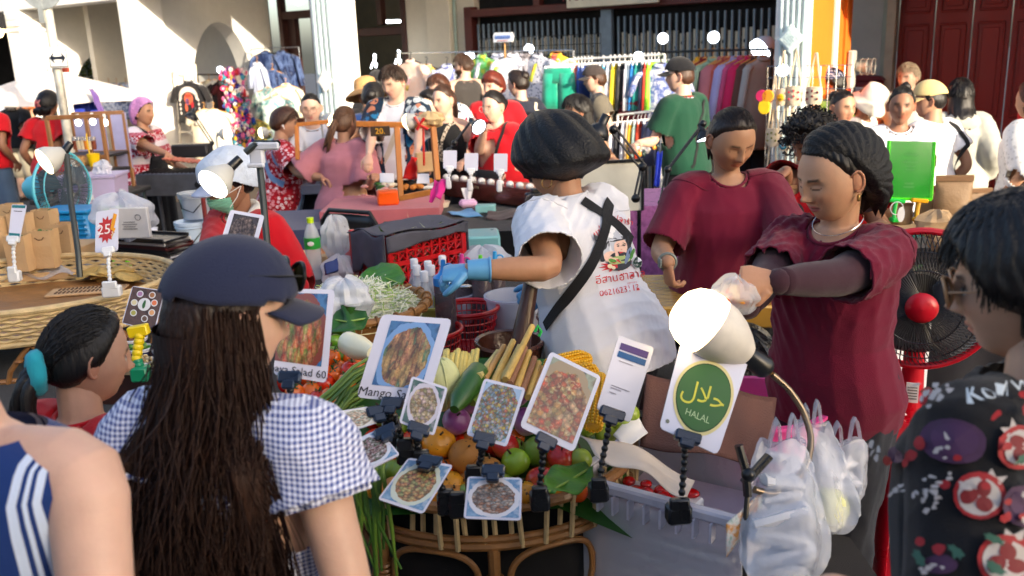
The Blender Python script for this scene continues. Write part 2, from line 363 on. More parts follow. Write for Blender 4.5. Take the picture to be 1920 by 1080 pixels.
def person(key,label,hx,hy,Y,yaw=0,hyaw=None,hp=8,hr=0,s=1.0,sex='f',fat=0,lean=4,side=0,skin=SKT,hair=('short',(22,18,17)),shirt=None,legs=('trousers',(40,42,50)),arms=None,eyes='open',wf=1.0,group='people at the street market',head=True,sub=None,hem=.1,sleeve=.62,loose=.022,neck=.078,elbow=None,curl=.35,lips=None,gloves=None,fold=.006,feet=(60,50,45),handn=None,jaw=.28,vox=None,drop=0,male=None,age=0,coat=None,hands=True,handd=None,hoff=0):
 hyaw=yaw if hyaw is None else hyaw;male=(sex=='m')if male is None else male
 C=PY(hx,hy,Y);dist=(C-CAM).length
 rz=Matrix.Rotation(R(yaw),3,'Z');Nw=C+rz@Vector((0,.034+.06*math.sin(R(hp)),-.152+drop))*s
 Lt=.50*s;Pw=Nw+rz@Vector((math.sin(R(side))*Lt,Lt*math.sin(R(lean)),-Lt*math.cos(R(lean))))
 root=thing('person',label,'person',(Pw.x,Pw.y,0),R(yaw),group);inv=Matrix.LocRotScale(root.location,root.rotation_euler,(1,1,1)).inverted()
 N=inv@Nw;P=inv@Pw;Ch=inv@(C+r_*hoff)
 Hm=(Matrix.Rotation(R(hyaw-yaw),3,'Z')@Matrix.Rotation(R(hr),3,'Y')@Matrix.Rotation(R(hp),3,'X'));Hm4=Matrix.Translation(Ch)@Hm.to_4x4()@Matrix.Scale(s,4)
 HT=lambda v:(np.asarray(v)@np.array(Hm).T)*s+np.array(Ch)
 ls=24 if dist<2.2 else 12;vox=vox or min(max(.0024*dist,.005),.016);sub=sub or(5 if dist<6.6 else 4)
 sw=(.155 if sex=='f' else.178)*s*(1+fat*.18);bw=1+fat*.8;tl=(N-P);up=tl.normalized();xr=Vector((1,0,0));xr=(xr-up*xr.dot(up)).normalized();fd=up.cross(xr)
 def ringv(t,a,b,off=0,k=16):
  c=P+tl*t+fd*(-.03*s*math.sin(math.pi*min(max(t,0),1)))*(1 if lean<25 else-1)+fd*off;return[c+xr*(a*math.copysign(abs(math.cos(q))**.85,math.cos(q)))+fd*(b*math.copysign(abs(math.sin(q))**.9,math.sin(q)))for q in[2*math.pi*i/k for i in range(k)]]
 def torso(ex,hemt,shl):
  f=sex=='f'
  T=[(hemt,.165 if f else.16,.118),(0,(.170 if f else.160)*bw,.118*bw),(.16,(.152 if f else.155)*bw,.108*(bw+fat*.6)),(.36,(.138 if f else.152)*bw,.100*(bw+fat*.6)),(.60,.150*bw+.01*male,(.112 if f else.112)*(1+fat*.7)),(.78,.160*(1+fat*.5)+.015*male,.108*(1+fat*.4)),(.90,.150+.02*male,.086),(.97,.105+.015*male,.066),(1.02,.066,.058)]
  g=G();v=[];k=16
  for t,a,b in T:
   e=ex*(1 if t<.9 else(.6 if t<1 else.25));e=e*(1.5 if t<.3 and ex>.01 else 1);v+=ringv(t,a*s+e,b*s+e)
  f2=[(i*k+j,i*k+(j+1)%k,(i+1)*k+(j+1)%k,(i+1)*k+j)for i in range(len(T)-1)for j in range(k)]+[tuple(range(k))[::-1],tuple((len(T)-1)*k+j for j in range(k))]
  g.add(v,f2);return g
 S={};arms=arms or{};hd={}
 for sg in(1,-1):
  sh=P+tl*.90+xr*(sg*sw);a=arms.get(sg);l1,l2=.285*s,.245*s
  if a is None:tg=P+Vector((sg*(.235+.1*fat)*s,-.06*s,.02*s));hint=Vector((sg*.25,1,0))
  else:
   tg=inv@(PD(*a[:3])if len(a)<4 or a[3]=='d' else(PY(*a[:3])if a[3]=='Y' else PZ(*a[:3])));hint=Vector((sg*.5,.55,-1))
  if elbow and sg in elbow:hint=inv.to_3x3()@Vector(elbow[sg])
  el,wr=ik(sh,tg,l1,l2,hint);S[sg]=(sh,el,wr)
 bt=G()
 tg_=torso(0,-.06,0);bt.add(tg_.v,tg_.f)
 nk=limb([N+up*(-.04*s),N+up*.03*s,Ch+Hm@Vector((0,.022,-.06))*s],[.058*s+.006*male,.052*s+.008*male,.052*s+.006*male],12);bt.add(nk.v,nk.f)
 for sg in(1,-1):
  sh,el,wr=S[sg];k=1+fat*.5
  a=limb([P+tl*.93+xr*sg*sw*.45,sh+up*.005,sh.lerp(el,.45),el,el.lerp(wr,.35),wr],[.05*s,.056*s*k,.044*s*k+.004*male,.038*s*k,.037*s*k+.003*male,.0255*s*k],ls);bt.add(a.v,a.f)
 kind,lc=legs;seat=P.z<.66*s
 if abs(P.z)>.2:
  kn={};
  for sg in(1,-1):
   hp_=P+Vector((sg*.085*s,0,-.02));
   if seat:k_=Vector((sg*.16,P.y-.40*s,max(P.z,.45)));a_=Vector((sg*.14,P.y-.36*s,.08))
   else:a_=Vector((sg*.095*s,.0,.07));k_=hp_.lerp(a_,.52)+Vector((0,-.03,0))
   kn[sg]=(hp_,k_,a_)
  lg=G()
  for sg in(1,-1):
   hp_,k_,a_=kn[sg];a=limb([hp_,hp_.lerp(k_,.5),k_,k_.lerp(a_,.35),a_],[.092*s*bw,.078*s*bw,.055*s,.054*s,.038*s],12)
   (bt if kind=='shorts' or kind=='skirt' else lg).add(a.v,a.f)
 bv,bf=remesh(bt.v,bt.f,vox,3);Bv=[bv];Bf=[list(map(tuple,bf))];Bc=[np.tile(np.array(skin)[None],(len(bv),1))];nb=len(bv)
 if head:
  hv,hf,hc,_=head_geo(sub,skin,eyes,lips,wf,jaw,male,age,brow=hair[1]if sum(hair[1])<260 else(60,40,30));hv=HT(hv);Bv.append(hv);Bf.append([tuple(i+nb for i in q)for q in hf]);Bc.append(hc);nb+=len(hv)
 for sg in(1,-1):
  if not hands:break
  sh,el,wr=S[sg];dr=(wr-el).normalized();dr=(dr+Vector((0,0,-.25))).normalized()if arms.get(sg)else dr
  if handd and sg in handd:dr=(inv.to_3x3()@Vector(handd[sg])).normalized()
  nn=Vector((sg*1,0,0))if not arms.get(sg)else Vector((0,-.25,1))
  if handn and sg in handn:nn=inv.to_3x3()@Vector(handn[sg])
  cu=curl[sg]if isinstance(curl,dict)else curl;gl=gloves and sg in gloves
  v,f=hand_geo(wr,dr,nn,cu,s,sg,min(max(.0013*dist,.0035),.007),1.12 if gl else 1)
  if gl:
   g=G();g.add(v,f);fa=(wr-el).normalized();P2=[wr-fa*.055,wr-fa*.02,wr+fa*.012];g.tube(P2,[.036*s,.033*s,.03*s],14);g.torus(P2[0],.036*s,.004,16,6,ax=fa);g.build('glove',gloves[sg],root,60)
  else:Bv.append(v);Bf.append([tuple(i+nb for i in q)for q in f]);Bc.append(np.tile((np.array(skin)*np.array([1,.93,.9]))[None],(len(v),1)));nb+=len(v)
 def mk(name,v,f,mat,cols=None,sm=180):
  g=G();g.add(v,f);o=g.build(name,mat,root,0);o.data.shade_smooth()
  if cols is not None:
   at=o.data.color_attributes.new('Col','FLOAT_COLOR','POINT');at.data.foreach_set('color',np.hstack([cols,np.ones((len(cols),1))]).ravel())
  return o
 body=mk('body',np.vstack(Bv),sum(Bf,[]),SKM,np.vstack(Bc))
 if abs(P.z)>.2:
  g=G()
  if kind in('trousers','shorts'):
   for sg in(1,-1):
    hp_,k_,a_=kn[sg]
    q=[hp_+Vector((0,0,.05)),hp_.lerp(k_,.5),k_]if kind=='shorts' else[hp_+Vector((0,0,.05)),hp_.lerp(k_,.5),k_,a_+Vector((0,0,-.03))]
    a=limb(q,([.115*s*bw,.105*s*bw,.10*s]if kind=='shorts' else[.112*s*bw,.095*s*bw,.075*s,.068*s]),12);g.add(a.v,a.f)
   for t in(-.12,0):pass
   v=ringv(-.14,.15*s*bw,.11*s*bw)+ringv(0,.178*s*bw,.126*s*bw)+ringv(.17,.158*s*bw,.112*s*bw);k=16
   g.add(v,[(i*k+j,i*k+(j+1)%k,(i+1)*k+(j+1)%k,(i+1)*k+j)for i in range(2)for j in range(k)]+[tuple(range(k))[::-1],tuple(2*k+j for j in range(k))])
  else:
   hz=P.z;g.lathe([(.001,.3),(.26*s,.3),(.23*s,.6*hz),(.178*s*bw,hz),(.15*s*bw,hz+.09),(.001,hz+.09)],24,sy=.8,c=(P.x,P.y,0))
  v,f=remesh(g.v,g.f,max(vox,.01),3);n=normals(v,f);v=folds(v,n,fold,shash(key)%97);mk('trousers' if kind=='trousers' else kind,v,f,lc if not isinstance(lc,tuple)else cloth('trouser cloth',lc))
  for sg in(1,-1):
   g=G();a_=kn[sg][2];g.ball(a_+Vector((0,-.06,-.03)),(.047*s,.125*s,.045),nu=12,nv=8);g.box(a_+Vector((0,-.06,-.062)),(.085*s,.25*s,.016),bev=.006);g.build('shoe',M('shoe',feet,.6),root)
 out=dict(root=root,body=body,HT=HT,Hm4=Hm4,S=S,P=P,N=N,up=up,xr=xr,fd=fd,inv=inv,ringv=ringv,s=s,mk=mk,tl=tl,dist=dist)
 if shirt is not None:
  g=torso(loose,-hem,1);ends={}
  for sg in(1,-1):
   sh,el,wr=S[sg];k=1+fat*.35
   if sleeve>0:
    tot=sleeve;pts=[P+tl*.93+xr*sg*sw*.45,sh+up*.006];rd=[.055*s+loose*.5,.062*s*k+loose*.7]
    if tot<=1:pts.append(sh.lerp(el,tot*.5));rd.append(.056*s*k+loose);pts.append(sh.lerp(el,tot));rd.append(.058*s*k+loose*1.3)
    else:pts+=[sh.lerp(el,.5),el,el.lerp(wr,.5),el.lerp(wr,tot-1)];rd+=[.054*s*k+loose*.8,.048*s*k+loose*.8,.044*s+loose*.6,.036*s+loose*.5]
    ends[sg]=(pts[-1],(pts[-1]-pts[-2]).normalized(),rd[-1]);P2=[];Q2=[]
    for i in range(len(pts)-1):
     for j in range(3):P2.append(pts[i].lerp(pts[i+1],j/3));Q2.append(rd[i]+(rd[i+1]-rd[i])*j/3)
    P2.append(pts[-1]);Q2.append(rd[-1]);P2=np.array([list(p)for p in P2]);P2[1:-1]=.25*P2[:-2]+.5*P2[1:-1]+.25*P2[2:];g.tube(P2,Q2,14)
  v,f=remesh(g.v,g.f,vox,3);n=normals(v,f);v=folds(v,n,fold,shash(key)%89+3)
  nc=np.array(N+up*.035*s);rel=v-nc;keep=np.ones(len(v),bool)
  if neck:
   fy=rel@np.array(fd);zz=rel@np.array(up);rr_=np.sqrt((rel@np.array(xr))**2+(fy+.012)**2);keep=~((rr_<neck*s)&(zz>-.055*s))
  keep&=(v-np.array(P-tl*hem))@np.array(up)>.012
  if sleeve>0:
   for sg,(e_,d_,r_e)in ends.items():q_=v-np.array(e_);t_=q_@np.array(d_);keep&=~((t_>-.009)&(t_<.06)&(np.linalg.norm(q_-t_[:,None]*np.array(d_),axis=1)<r_e*1.35))
  f=[q for q in f if all(keep[i]for i in q)]
  sh_o=mk('shirt',v,f,shirt);out['shirt']=sh_o;out['sv']=(v,f,n)
  md=sh_o.modifiers.new('cloth','SOLIDIFY');md.thickness=.004;md.offset=1
  if neck:
   rr2=rr_-neck*s;ed=(np.abs(rr2)<max(vox*1.3,.009))&(zz>-.07*s)&(zz<.08*s);an=np.arctan2(fy+.012,rel@np.array(xr));P3=[]
   for i in range(22):
    w_=ed&(np.abs((an-(-math.pi+(i+.5)*2*math.pi/22)+math.pi)%(2*math.pi)-math.pi)<.3)
    if w_.sum()>0:P3.append((v[w_]+n[w_]*.003).mean(0))
   if len(P3)>14:
    P3=np.array(P3)
    for _ in range(2):P3=.25*np.roll(P3,1,0)+.5*P3+.25*np.roll(P3,-1,0)
    g=G();g.tube(P3,[[.004*s,.010*s]]*len(P3)if False else.0065*s,7,closed=True);g.build('neckband',shirt,root,180)
  if coat is not None:
   v2=v+n*.012;fx=(v2-np.array(N))@np.array(xr);fy=(v2-np.array(N))@np.array(fd);kp=~((np.abs(fx)<coat[1])&(fy<.02));o=mk(coat[2],v2,[q for q in f if all(kp[i]for i in q)],coat[0]);md=o.modifiers.new('cloth','SOLIDIFY');md.thickness=.006
 hst,hcol=hair[0],hair[1];hm=HM(tuple(hcol));o_=hair[2]if len(hair)>2 else{}
 if head and hst!='none':
  th={'short':.020,'curly':.04,'long':.020,'pony':.012,'bun':.012,'bob':.028,'crop':.009,'under':.006}[hst];th=o_.get('thick',th)
  v,f=hair_geo(sub,th,.012 if hst=='curly' else 0,o_.get('line',HL),shash(key)%50,wf=wf,cutz=o_.get('cutz'));g=G();g.add(HT(v),f);cs=lambda p:HT([p])[0]
  if hst in('long','bob'):
   L=o_.get('len',.32 if hst=='long' else.13);W0=.082*s;k=30;rings=14;vv=[];sd=shash(key)%60;Nn=np.array(N)
   top=cs((0,.045,-.01));
   for i in range(rings):
    t=i/(rings-1);c=top+np.array([0,.03*s*smoothstep(0,.5,t),-L*s*t])
    if t>.25 and lean<30:bk=Nn+np.array(fd)*(.085*s);y2=(bk+np.array(up)*(c[2]-bk[2]))[1];c[1]=c[1]+max(0,y2-c[1])*smoothstep(.25,.5,t)
    a=W0*(1.06+.10*smoothstep(0,.4,t))*(1-.30*t**3);b=.078*s*(1-.35*smoothstep(.1,.6,t))*(1-.45*t**3)
    for j in range(k):
     q=2*math.pi*j/k;rr2=1+(.05*math.sin(j*1.9+sd)+.04*math.sin(j*3.3+sd*2))*min(1,t*4)+.02*math.sin(j+t*5);vv.append(c+np.array([a*math.cos(q)*rr2,b*math.sin(q)*rr2,(.02*math.sin(j*2.3)+.015*math.sin(j*5.1))*t]))
   g.add(vv,[(i*k+j,i*k+(j+1)%k,(i+1)*k+(j+1)%k,(i+1)*k+j)for i in range(rings-1)for j in range(k)]+[tuple((rings-1)*k+j for j in range(k))])
  if hst=='pony':
   b0=cs(o_.get('tie',(0,.115,.035)));L=o_.get('len',.28)*s;dr=np.array(Hm@Vector((0,1,0)));pts=[b0-dr*.02];
   for i in range(1,8):t=i/7;pts.append(b0+dr*(.03*math.sin(t*2.4))*s*1.6+np.array([o_.get('sway',0)*t*t,0,-L*t*.98+.02*math.sin(t*3)]))
   for kk in range(9):
    rr3=nr.normal(size=3)*.006;g.tube([p+rr3*(1+2.0*i/7)for i,p in enumerate(pts)],[.010*s,.016*s,.017*s,.016*s,.014*s,.012*s,.008*s,.003*s],8)
  if hst=='bun':
   b0=cs(o_.get('at',(0,.105,.06)));rb=o_.get('r',.042)*s;g.ball(b0,rb,nu=18,nv=12,bump=lambda d:1+.08*math.sin(9*d.x+6*d.z)+.06*math.sin(14*d.z))
  g.build('hair',hm,root,180)
 PEOPLE[key]=out;return out
# ---- things that people wear (children of the person)
def lpt(o,p):return o['HT']([p])[0]
def cap_on(o,col,brim=True,pat=None,deep=.022,back=False,name='cap',strap=True):
 u,F=ico(5);p=head_pt(u);az=np.arctan2(u[:,0],u[:,1]);line=.030+.016*np.clip(-u[:,1],0,1)-.006*np.clip(u[:,1],0,1);k=p[:,2]-line
 q=p*np.array([1.0,1.0,1.0])+u*(.020+.006*smoothstep(0,.06,p[:,2]))[:,None]+np.array([0,0,.004]);q+=u*(-.0015*np.exp(-(np.sin(az*3)/.06)**2))[:,None]
 keep=k>0
 if back:keep&=~((np.abs(p[:,0])<.032)&(u[:,1]>.3)&(p[:,2]<.062-30*(p[:,0])**2*.6))
 g=G();g.add(o['HT'](q),[f for f in F if all(keep[i]for i in f)]);m=pat or cloth('cap cloth',col)
 c=g.build(name,m,o['root'],180,solid=.004)
 g=G();g.ball(lpt(o,(0,.002,.1445)),.006,nu=8,nv=6);g.build('cap_button',m,c)
 if brim:
  def fn(u_,v_):
   a=(u_-.5)*2.5;r_in=.098;w=v_*.072*math.cos(a*.62)**.8;x=math.sin(a)*(.083+.010*v_);y=-math.cos(a)*(.094)-w*1.0;return lpt(o,(x,y,.047-.018*v_-.020*abs(math.sin(a))**2.2))
  g=G();g.grid(fn,18,6);g.build('brim',m if pat is None else cloth('cap brim',col),c,180,solid=.005)
 return c
def hat_on(o,prof,col,name='hat',wob=.03,m=None,tilt=0):
 g=G();g.lathe(prof,36,wob=lambda t,z:1+wob*math.sin(3*t+1)*max(0,.08-z)*8+.004*math.sin(11*t));v=o['HT'](np.array(g.v)@np.array(Matrix.Rotation(R(tilt),3,'X')).T)
 g2=G();g2.add(v,g.f);return g2.build(name,m or cloth('hat cloth',col),o['root'],60,solid=.004)
def glasses_on(o,col=(40,30,25),lens=None,r=.021,metal=0,up=0,name='glasses'):
 g=G();m=M('spectacle frame',col,.3,metal,0)
 for sx in(-1,1):
  c=Vector((sx*.032,-.104,.010+up));pts=[o['Hm4']@(c+Vector((r*1.12*math.cos(a),.006*abs(math.cos(a))*(1),r*math.sin(a))))for a in np.linspace(0,2*math.pi,18,endpoint=False)]
  g.tube(pts,.0016*(1+.8*(lens is not None)),6,closed=True);g.tube([o['Hm4']@Vector((sx*.055,-.100,.014+up)),o['Hm4']@Vector((sx*.080,-.06,.016+up)),o['Hm4']@Vector((sx*.082,.012,.012+up))],.0017,6)
 g.tube([o['Hm4']@Vector((x,-.108,.013+up))for x in(-.010,0,.010)],.0015,6);a=g.build(name,m,o['root'])
 if lens is not None:
  g=G()
  for sx in(-1,1):
   c=Vector((sx*.032,-.102,.010+up));g.add([o['Hm4']@(c+Vector((r*1.1*math.cos(q),0,r*.98*math.sin(q))))for q in np.linspace(0,2*math.pi,16,endpoint=False)],[tuple(range(16))])
  g.build('lens',M('lens',lens,.08,0,0),a)
 return a
def ribbon(o,pts,w,mat,name='strap',off=.006,local=True,th=.003):
 v,f,n=o['sv'];bv=BVHTree.FromPolygons([tuple(p)for p in v],f);pts=[Vector(p)for p in pts];q=[]
 for i in range(len(pts)-1):
  k=max(2,int((pts[i+1]-pts[i]).length/.02));q+=[pts[i].lerp(pts[i+1],j/k)for j in range(k)]
 q.append(pts[-1]);P=[];N_=[]
 for p in q:
  h=bv.find_nearest(p)
  if h[0]is None:continue
  nn=h[1];nn=nn if(p-h[0]).dot(nn)>-.2 else nn;P.append(h[0]+nn*off);N_.append(nn)
 for _ in range(2):N_=[N_[0]]+[(N_[i-1]+N_[i]*2+N_[i+1]).normalized()for i in range(1,len(N_)-1)]+[N_[-1]];P=[P[0]]+[(P[i-1]+P[i]*2+P[i+1])/4 for i in range(1,len(P)-1)]+[P[-1]]
 g=G();vv=[]
 for i,p in enumerate(P):
  t=(P[min(i+1,len(P)-1)]-P[max(i-1,0)]).normalized();b=t.cross(N_[i]).normalized()*w*.5
  vv+=[p-b,p-b+N_[i]*th,p+b+N_[i]*th,p+b]
 g.add(vv,[(i*4+j,i*4+(j+1)%4,i*4+4+(j+1)%4,i*4+4+j)for i in range(len(P)-1)for j in range(4)]);return g.build(name,mat,o['root'],60)
def px_on(o,px,py):
 v,f,n=o['sv'];bv=o.get('bvh')or o.setdefault('bvh',BVHTree.FromPolygons([tuple(p)for p in v],f));a=o['inv']@CAM;b=o['inv']@(CAM+ray(px,py));h=bv.ray_cast(a,(b-a).normalized())
 return h[0],h[1]
def apron_on(o,col,w=.17,z0=.62,z1=-.75,name='apron',mat=None,wl=.15):
 v,f,n=o['sv'];bv=BVHTree.FromPolygons([tuple(p)for p in v],f);P,tl,xr,fd,s=o['P'],o['tl'],o['xr'],o['fd'],o['s']
 def fn(u_,v_):
  t=z0+(z1-z0)*v_;ww=(w*.62+(w-w*.62)*min(1,v_*2.2))*s;x=(u_-.5)*2*ww;c=P+tl*max(t,-.05)+xr*x;
  if t<-.05:c=c+Vector((0,0,(t+.05)*.5*s))
  h=bv.ray_cast(c-fd*.6,fd);y0=(h[0]-(c)).dot(fd)if h[0]is not None and t>-.15 else-.15*s
  y0=min(max(y0,-.30*s),-.10*s)if t>-.15 else-.165*s-.01*math.sin(x*60);return c+fd*(y0-.012)
 g=G();g.grid(fn,12,18);m=mat or cloth('apron cloth',col);a=g.build(name,m,o['root'],180,solid=.004);return a
# ---------------------------------------------------------------- cloth patterns (dyed or printed colour only)
def pat(name,fn,bump=.3,rough=.85):
 k=NT(name);k.set(Roughness=rough,Specular_IOR_Level=.25,Sheen_Weight=.1);fn(k);co=k.coord();k.bump(k.noise(400,co,2),bump,.006);return k.m
def blobs(name,base,cols,scale,thr=.35,stretch=(1,1,1)):
 def fn(k):
  co=k.coord(stretch);v=k.n('TexVoronoi',{'Vector':co,'Scale':scale});m=k.math('LESS_THAN',v.outputs['Distance'],thr)
  sp=k.n('SeparateColor',{'Color':v.outputs['Color']});c=k.ramp(sp.outputs[0],[(i/len(cols),c)for i,c in enumerate(cols)],'CONSTANT')
  n=k.noise(scale*2.2,co,2);m2=k.math('MULTIPLY',m,k.math('GREATER_THAN',n,.42));k.set(Base_Color=k.mix(m2,base,c))
 return pat(name,fn)
def dye(name,cols,scale=7,stretch=(1,1,1),interp='LINEAR',seed=0):
 def fn(k):
  co=k.n('Mapping',{'Vector':k.coord(stretch),'Location':(seed*3.7,seed*1.3,seed*2.1)}).outputs[0];n=k.noise(scale,co,4,.6)
  k.set(Base_Color=k.ramp(n,[(.28+.44*i/(len(cols)-1),c)for i,c in enumerate(cols)],interp))
 return pat(name,fn)
def gingham(name,base,line,per,frac=.5):
 def fn(k):
  sp=k.n('SeparateXYZ',{'Vector':k.coord()});ax=k.math('LESS_THAN',k.math('FRACT',k.math('MULTIPLY',k.math('ADD',k.math('MULTIPLY',sp.outputs[0],.8),k.math('MULTIPLY',sp.outputs[1],.35)),1/per)),frac);az=k.math('LESS_THAN',k.math('FRACT',k.math('MULTIPLY',sp.outputs[2],1/per)),frac)
  k.set(Base_Color=k.mix(k.math('MULTIPLY',k.math('ADD',ax,az),.5),base,line))
 return pat(name,fn)
def bands(name,per,stops):
 def fn(k):
  co=k.coord();sp=k.n('SeparateXYZ',{'Vector':co});t=k.math('FRACT',k.math('MULTIPLY',sp.outputs[2],1/per));b=k.ramp(t,[(f,c)for f,c,d,s in stops],'CONSTANT');d=k.ramp(t,[(f,d_ or c)for f,c,d_,s in stops],'CONSTANT')
  v=k.n('TexVoronoi',{'Vector':co,'Scale':stops[0][3]});m=k.math('LESS_THAN',v.outputs['Distance'],.42);k.set(Base_Color=k.mix(m,b,d))
 return pat(name,fn)
RED,MAR=cloth('red cloth',(190,12,28)),cloth('maroon cloth',(105,8,42),var=.06)
WHITE,BLACK,NAVY,GREY=cloth('white cloth',(226,226,232),var=.04),cloth('black cloth',(24,24,27)),cloth('navy cloth',(34,38,52)),cloth('grey cloth',(96,92,86))
ELE=bands('red and white elephant print',.15,[(0,(176,12,40),(226,214,222),52),(.34,(196,110,128),(150,20,50),52),(.5,(224,214,222),None,52),(.82,(196,96,116),(222,200,208),52)])
FLO=blobs('red floral print',(170,14,34),[(226,206,214),(214,140,150),(120,6,24)],34,.5)
LET=blobs('white letter print',(222,226,230),[(20,40,70),(30,110,160),(190,40,80),(210,150,60)],26,.4,(1,1,.6))
KIM=blobs('blue leaf print',(18,42,66),[(30,110,160),(190,120,90),(16,24,40),(190,200,205)],16,.55,(1,1,.5))
BOYP=blobs('white sketch print',(226,224,224),[(60,60,70),(200,90,60),(150,160,190)],30,.33,(1.6,1,.5))
GING=gingham('blue gingham',(226,230,246),(70,84,146),.0078)
PLAID=gingham('blue plaid',(34,48,92),(206,206,214),.021,.22)
LACE=blobs('white lace',(228,226,222),[(236,236,234),(200,198,194)],40,.4)
STRI=None
BK,BR,DB=(20,17,17),(62,38,26),(34,25,21)
UP_=([-.11,-.08,-.066,-.05,-.03,-.012,.0,.02,.035,.06,.11],[.098,.094,.088,.076,.056,.024,.008,-.01,-.045,-.07,-.085])
T_='trousers'
# left background
person('e1','person in red tee and denim shorts at the far left edge',-24,188,9.5,165,legs=('shorts',cloth('denim',(70,92,122))),shirt=RED,hair=('short',BK),sex='m',skin=SKD,loose=.03)
o=person('e2','person in white tee half hidden behind the grey haired person in black',10,180,14.4,160,shirt=WHITE,sex='m',hair=('short',BK))
o=person('e3','grey haired person in black tee walking beside the man in brown',28,187,13.3,170,shirt=BLACK,hair=('bob',(120,112,104)),legs=('shorts',(170,160,140)),skin=SKL)
o=person('e4','man in brown tee with dark cross-body strap walking away',47,168,15.0,160,sex='m',shirt=cloth('brown cloth',(150,82,34)),hair=('short',BK),loose=.03)
ribbon(o,[(-.13,.2,1.38),(0,.22,1.2),(.2,.15,1.0)],.035,BLACK)
o=person('e5','woman in red tee with pinned up dark hair seen from behind',91,196,9.25,172,shirt=RED,hair=('bob',BK,dict(thick=.03,len=.08)),fat=.15,loose=.03,skin=SKD)
g=G();[g.tube([lpt(o,(x,.165,.03)),lpt(o,(x*.6,.185,0)),lpt(o,(x,.17,-.04))],.006,6)for x in(-.025,0,.025)];g.build('hair_claw',plastic('claw clip',(150,60,70)),o['root'])
o=person('ele','woman in pink hairnet and red elephant print shirt tending the grill',270,212,8.7,74,hyaw=72,hp=6,lean=6,shirt=ELE,hair=('bun',BK,dict(r=.03)),fat=.22,sleeve=.85,loose=.03,legs=(T_,(24,24,30)),arms={-1:(368,316,8.0),1:(350,318,8.9)},hem=.2)
u,F=ico(5);p=head_pt(u);hl=np.interp(p[:,1],*HL)-.004;k=p[:,2]-hl;q=p+u*(.030+.006*vnoise(p,60,4)+.012*(u[:,1]>.3))[:,None]
g=G();kp=k>0;g.add(o['HT'](q),[f for f in F if all(kp[i]for i in f)]);g.ball(lpt(o,(0,.10,-.07)),(.05,.05,.06));g.build('hairnet',M('pink hairnet',(205,140,200),.6,var=.2,vs=60,alpha=.88,bump=.6,bs=200),o['root'],180)
for pts in([(.1,.2,1.3),(.05,.1,1.42),(-.05,-.12,1.36),(-.1,-.2,1.0)],[(-.12,.2,1.0),(-.05,.2,1.25),(-.06,.05,1.42)]):ribbon(o,pts,.03,BLACK)
apron_on(o,(26,26,32),w=.2,z0=.55,z1=-1.3)
o=person('wc','woman with round glasses in a white shirt facing us behind the wooden frame',583,204,7.7,2,hyaw=4,hp=12,shirt=WHITE,hair=('bun',BK,dict(thick=.008,line=UP_)),skin=SKL,wf=1.08,sleeve=1.7,eyes='down',fat=.12,lips=(.45,.12,.12),arms={1:(622,300,7.2),-1:(560,300,7.2)});glasses_on(o,(150,110,90),r=.024)
o=person('flo','man in red floral print shirt and light blue apron with a white earbud',535,232,7.5,108,hyaw=100,hp=14,lean=8,sex='m',shirt=FLO,hair=('short',BR,dict(thick=.028)),sleeve=.9,loose=.035,fat=.15,legs=(T_,(120,96,70)),arms={-1:(604,332,7.0),1:(606,330,7.6)},hem=.2)
bl=cloth('light blue cloth',(120,152,196));ribbon(o,[(.1,.12,1.42),(.0,.25,1.25),(-.15,.15,1.05),(-.17,-.05,.9)],.05,bl);ribbon(o,[(-.12,.1,1.42),(-.2,.05,1.2),(-.16,-.1,1.02)],.045,bl);apron_on(o,(0,0,0),w=.22,z0=.3,z1=-1.2,mat=bl)
g=G();g.ball(lpt(o,(-.09,.012,-.012)),.009,nu=10,nv=8);g.tube([lpt(o,(-.092,.01,-.012)),lpt(o,(-.09,-.002,-.036))],.004,6);g.build('earbud',plastic('white plastic',(235,235,235)),o['root'])
o=person('pink','woman in dusty pink dress with brown ponytail seen from behind',648,232,7.1,158,hyaw=150,shirt=cloth('dusty pink cloth',(186,120,132)),hair=('pony',(88,62,46),dict(thick=.014,len=.24,tie=(0,.112,.02),sway=.09)),sleeve=.95,loose=.055,hem=.36,fat=.1,legs=(T_,(214,206,190)),fold=.012,arms={-1:(700,330,6.7),1:(610,335,7.0)})
vend=person('vendor','seated vendor in red with a green face mask and a plastic bag over the head',428,348,4.1,-38,hyaw=-48,hp=22,lean=14,shirt=RED,hair=('short',BK),skin=SKD,fat=.25,sleeve=1.1,loose=.035,legs=(T_,(30,30,36)),arms={1:(500,560,3.9),-1:(380,540,3.7)},eyes='down')
# middle group
o=person('straw','woman in grey top wearing a floppy straw hat',688,176,8.3,190,hyaw=215,shirt=GREY,hair=('short',BR));hat_on(o,[(.001,.155),(.05,.152),(.09,.13),(.102,.08),(.105,.045),(.15,.02),(.19,-.01),(.2,-.03)],(190,142,88),'straw_hat',.06,M('woven straw',(196,150,96),.8,var=.2,vs=40,bump=.8,bs=220),tilt=8)
o=person('clip','woman in blue top with black hair twisted up in a clip',700,184,7.9,172,hyaw=178,shirt=cloth('blue cloth',(22,52,104)),hair=('bun',BK,dict(thick=.026,at=(0,.10,.02),r=.052)),sleeve=.2,neck=.1)
o=person('dcap','person in a dark cap mostly hidden behind the straw hat',707,158,9.6,185,shirt=BLACK,hair=('short',BK),sex='m');cap_on(o,(40,40,42))
tour=person('tour','man in white tee under an open blue leaf print shirt looking down at the food',737,155,7.0,-14,hyaw=-32,hp=24,sex='m',shirt=WHITE,coat=(KIM,.085,'open_shirt'),hair=('crop',(46,32,24),dict(thick=.018,line=([-.11,-.08,-.066,-.05,-.03,-.012,.0,.02,.035,.06,.11],[.09,.088,.084,.074,.05,.012,-.0,-.02,-.045,-.06,-.065]))),skin=SKL,eyes='down',loose=.03,arms={1:(782,285,6.5),-1:(690,300,6.6)},hem=.16,sleeve=1.0)
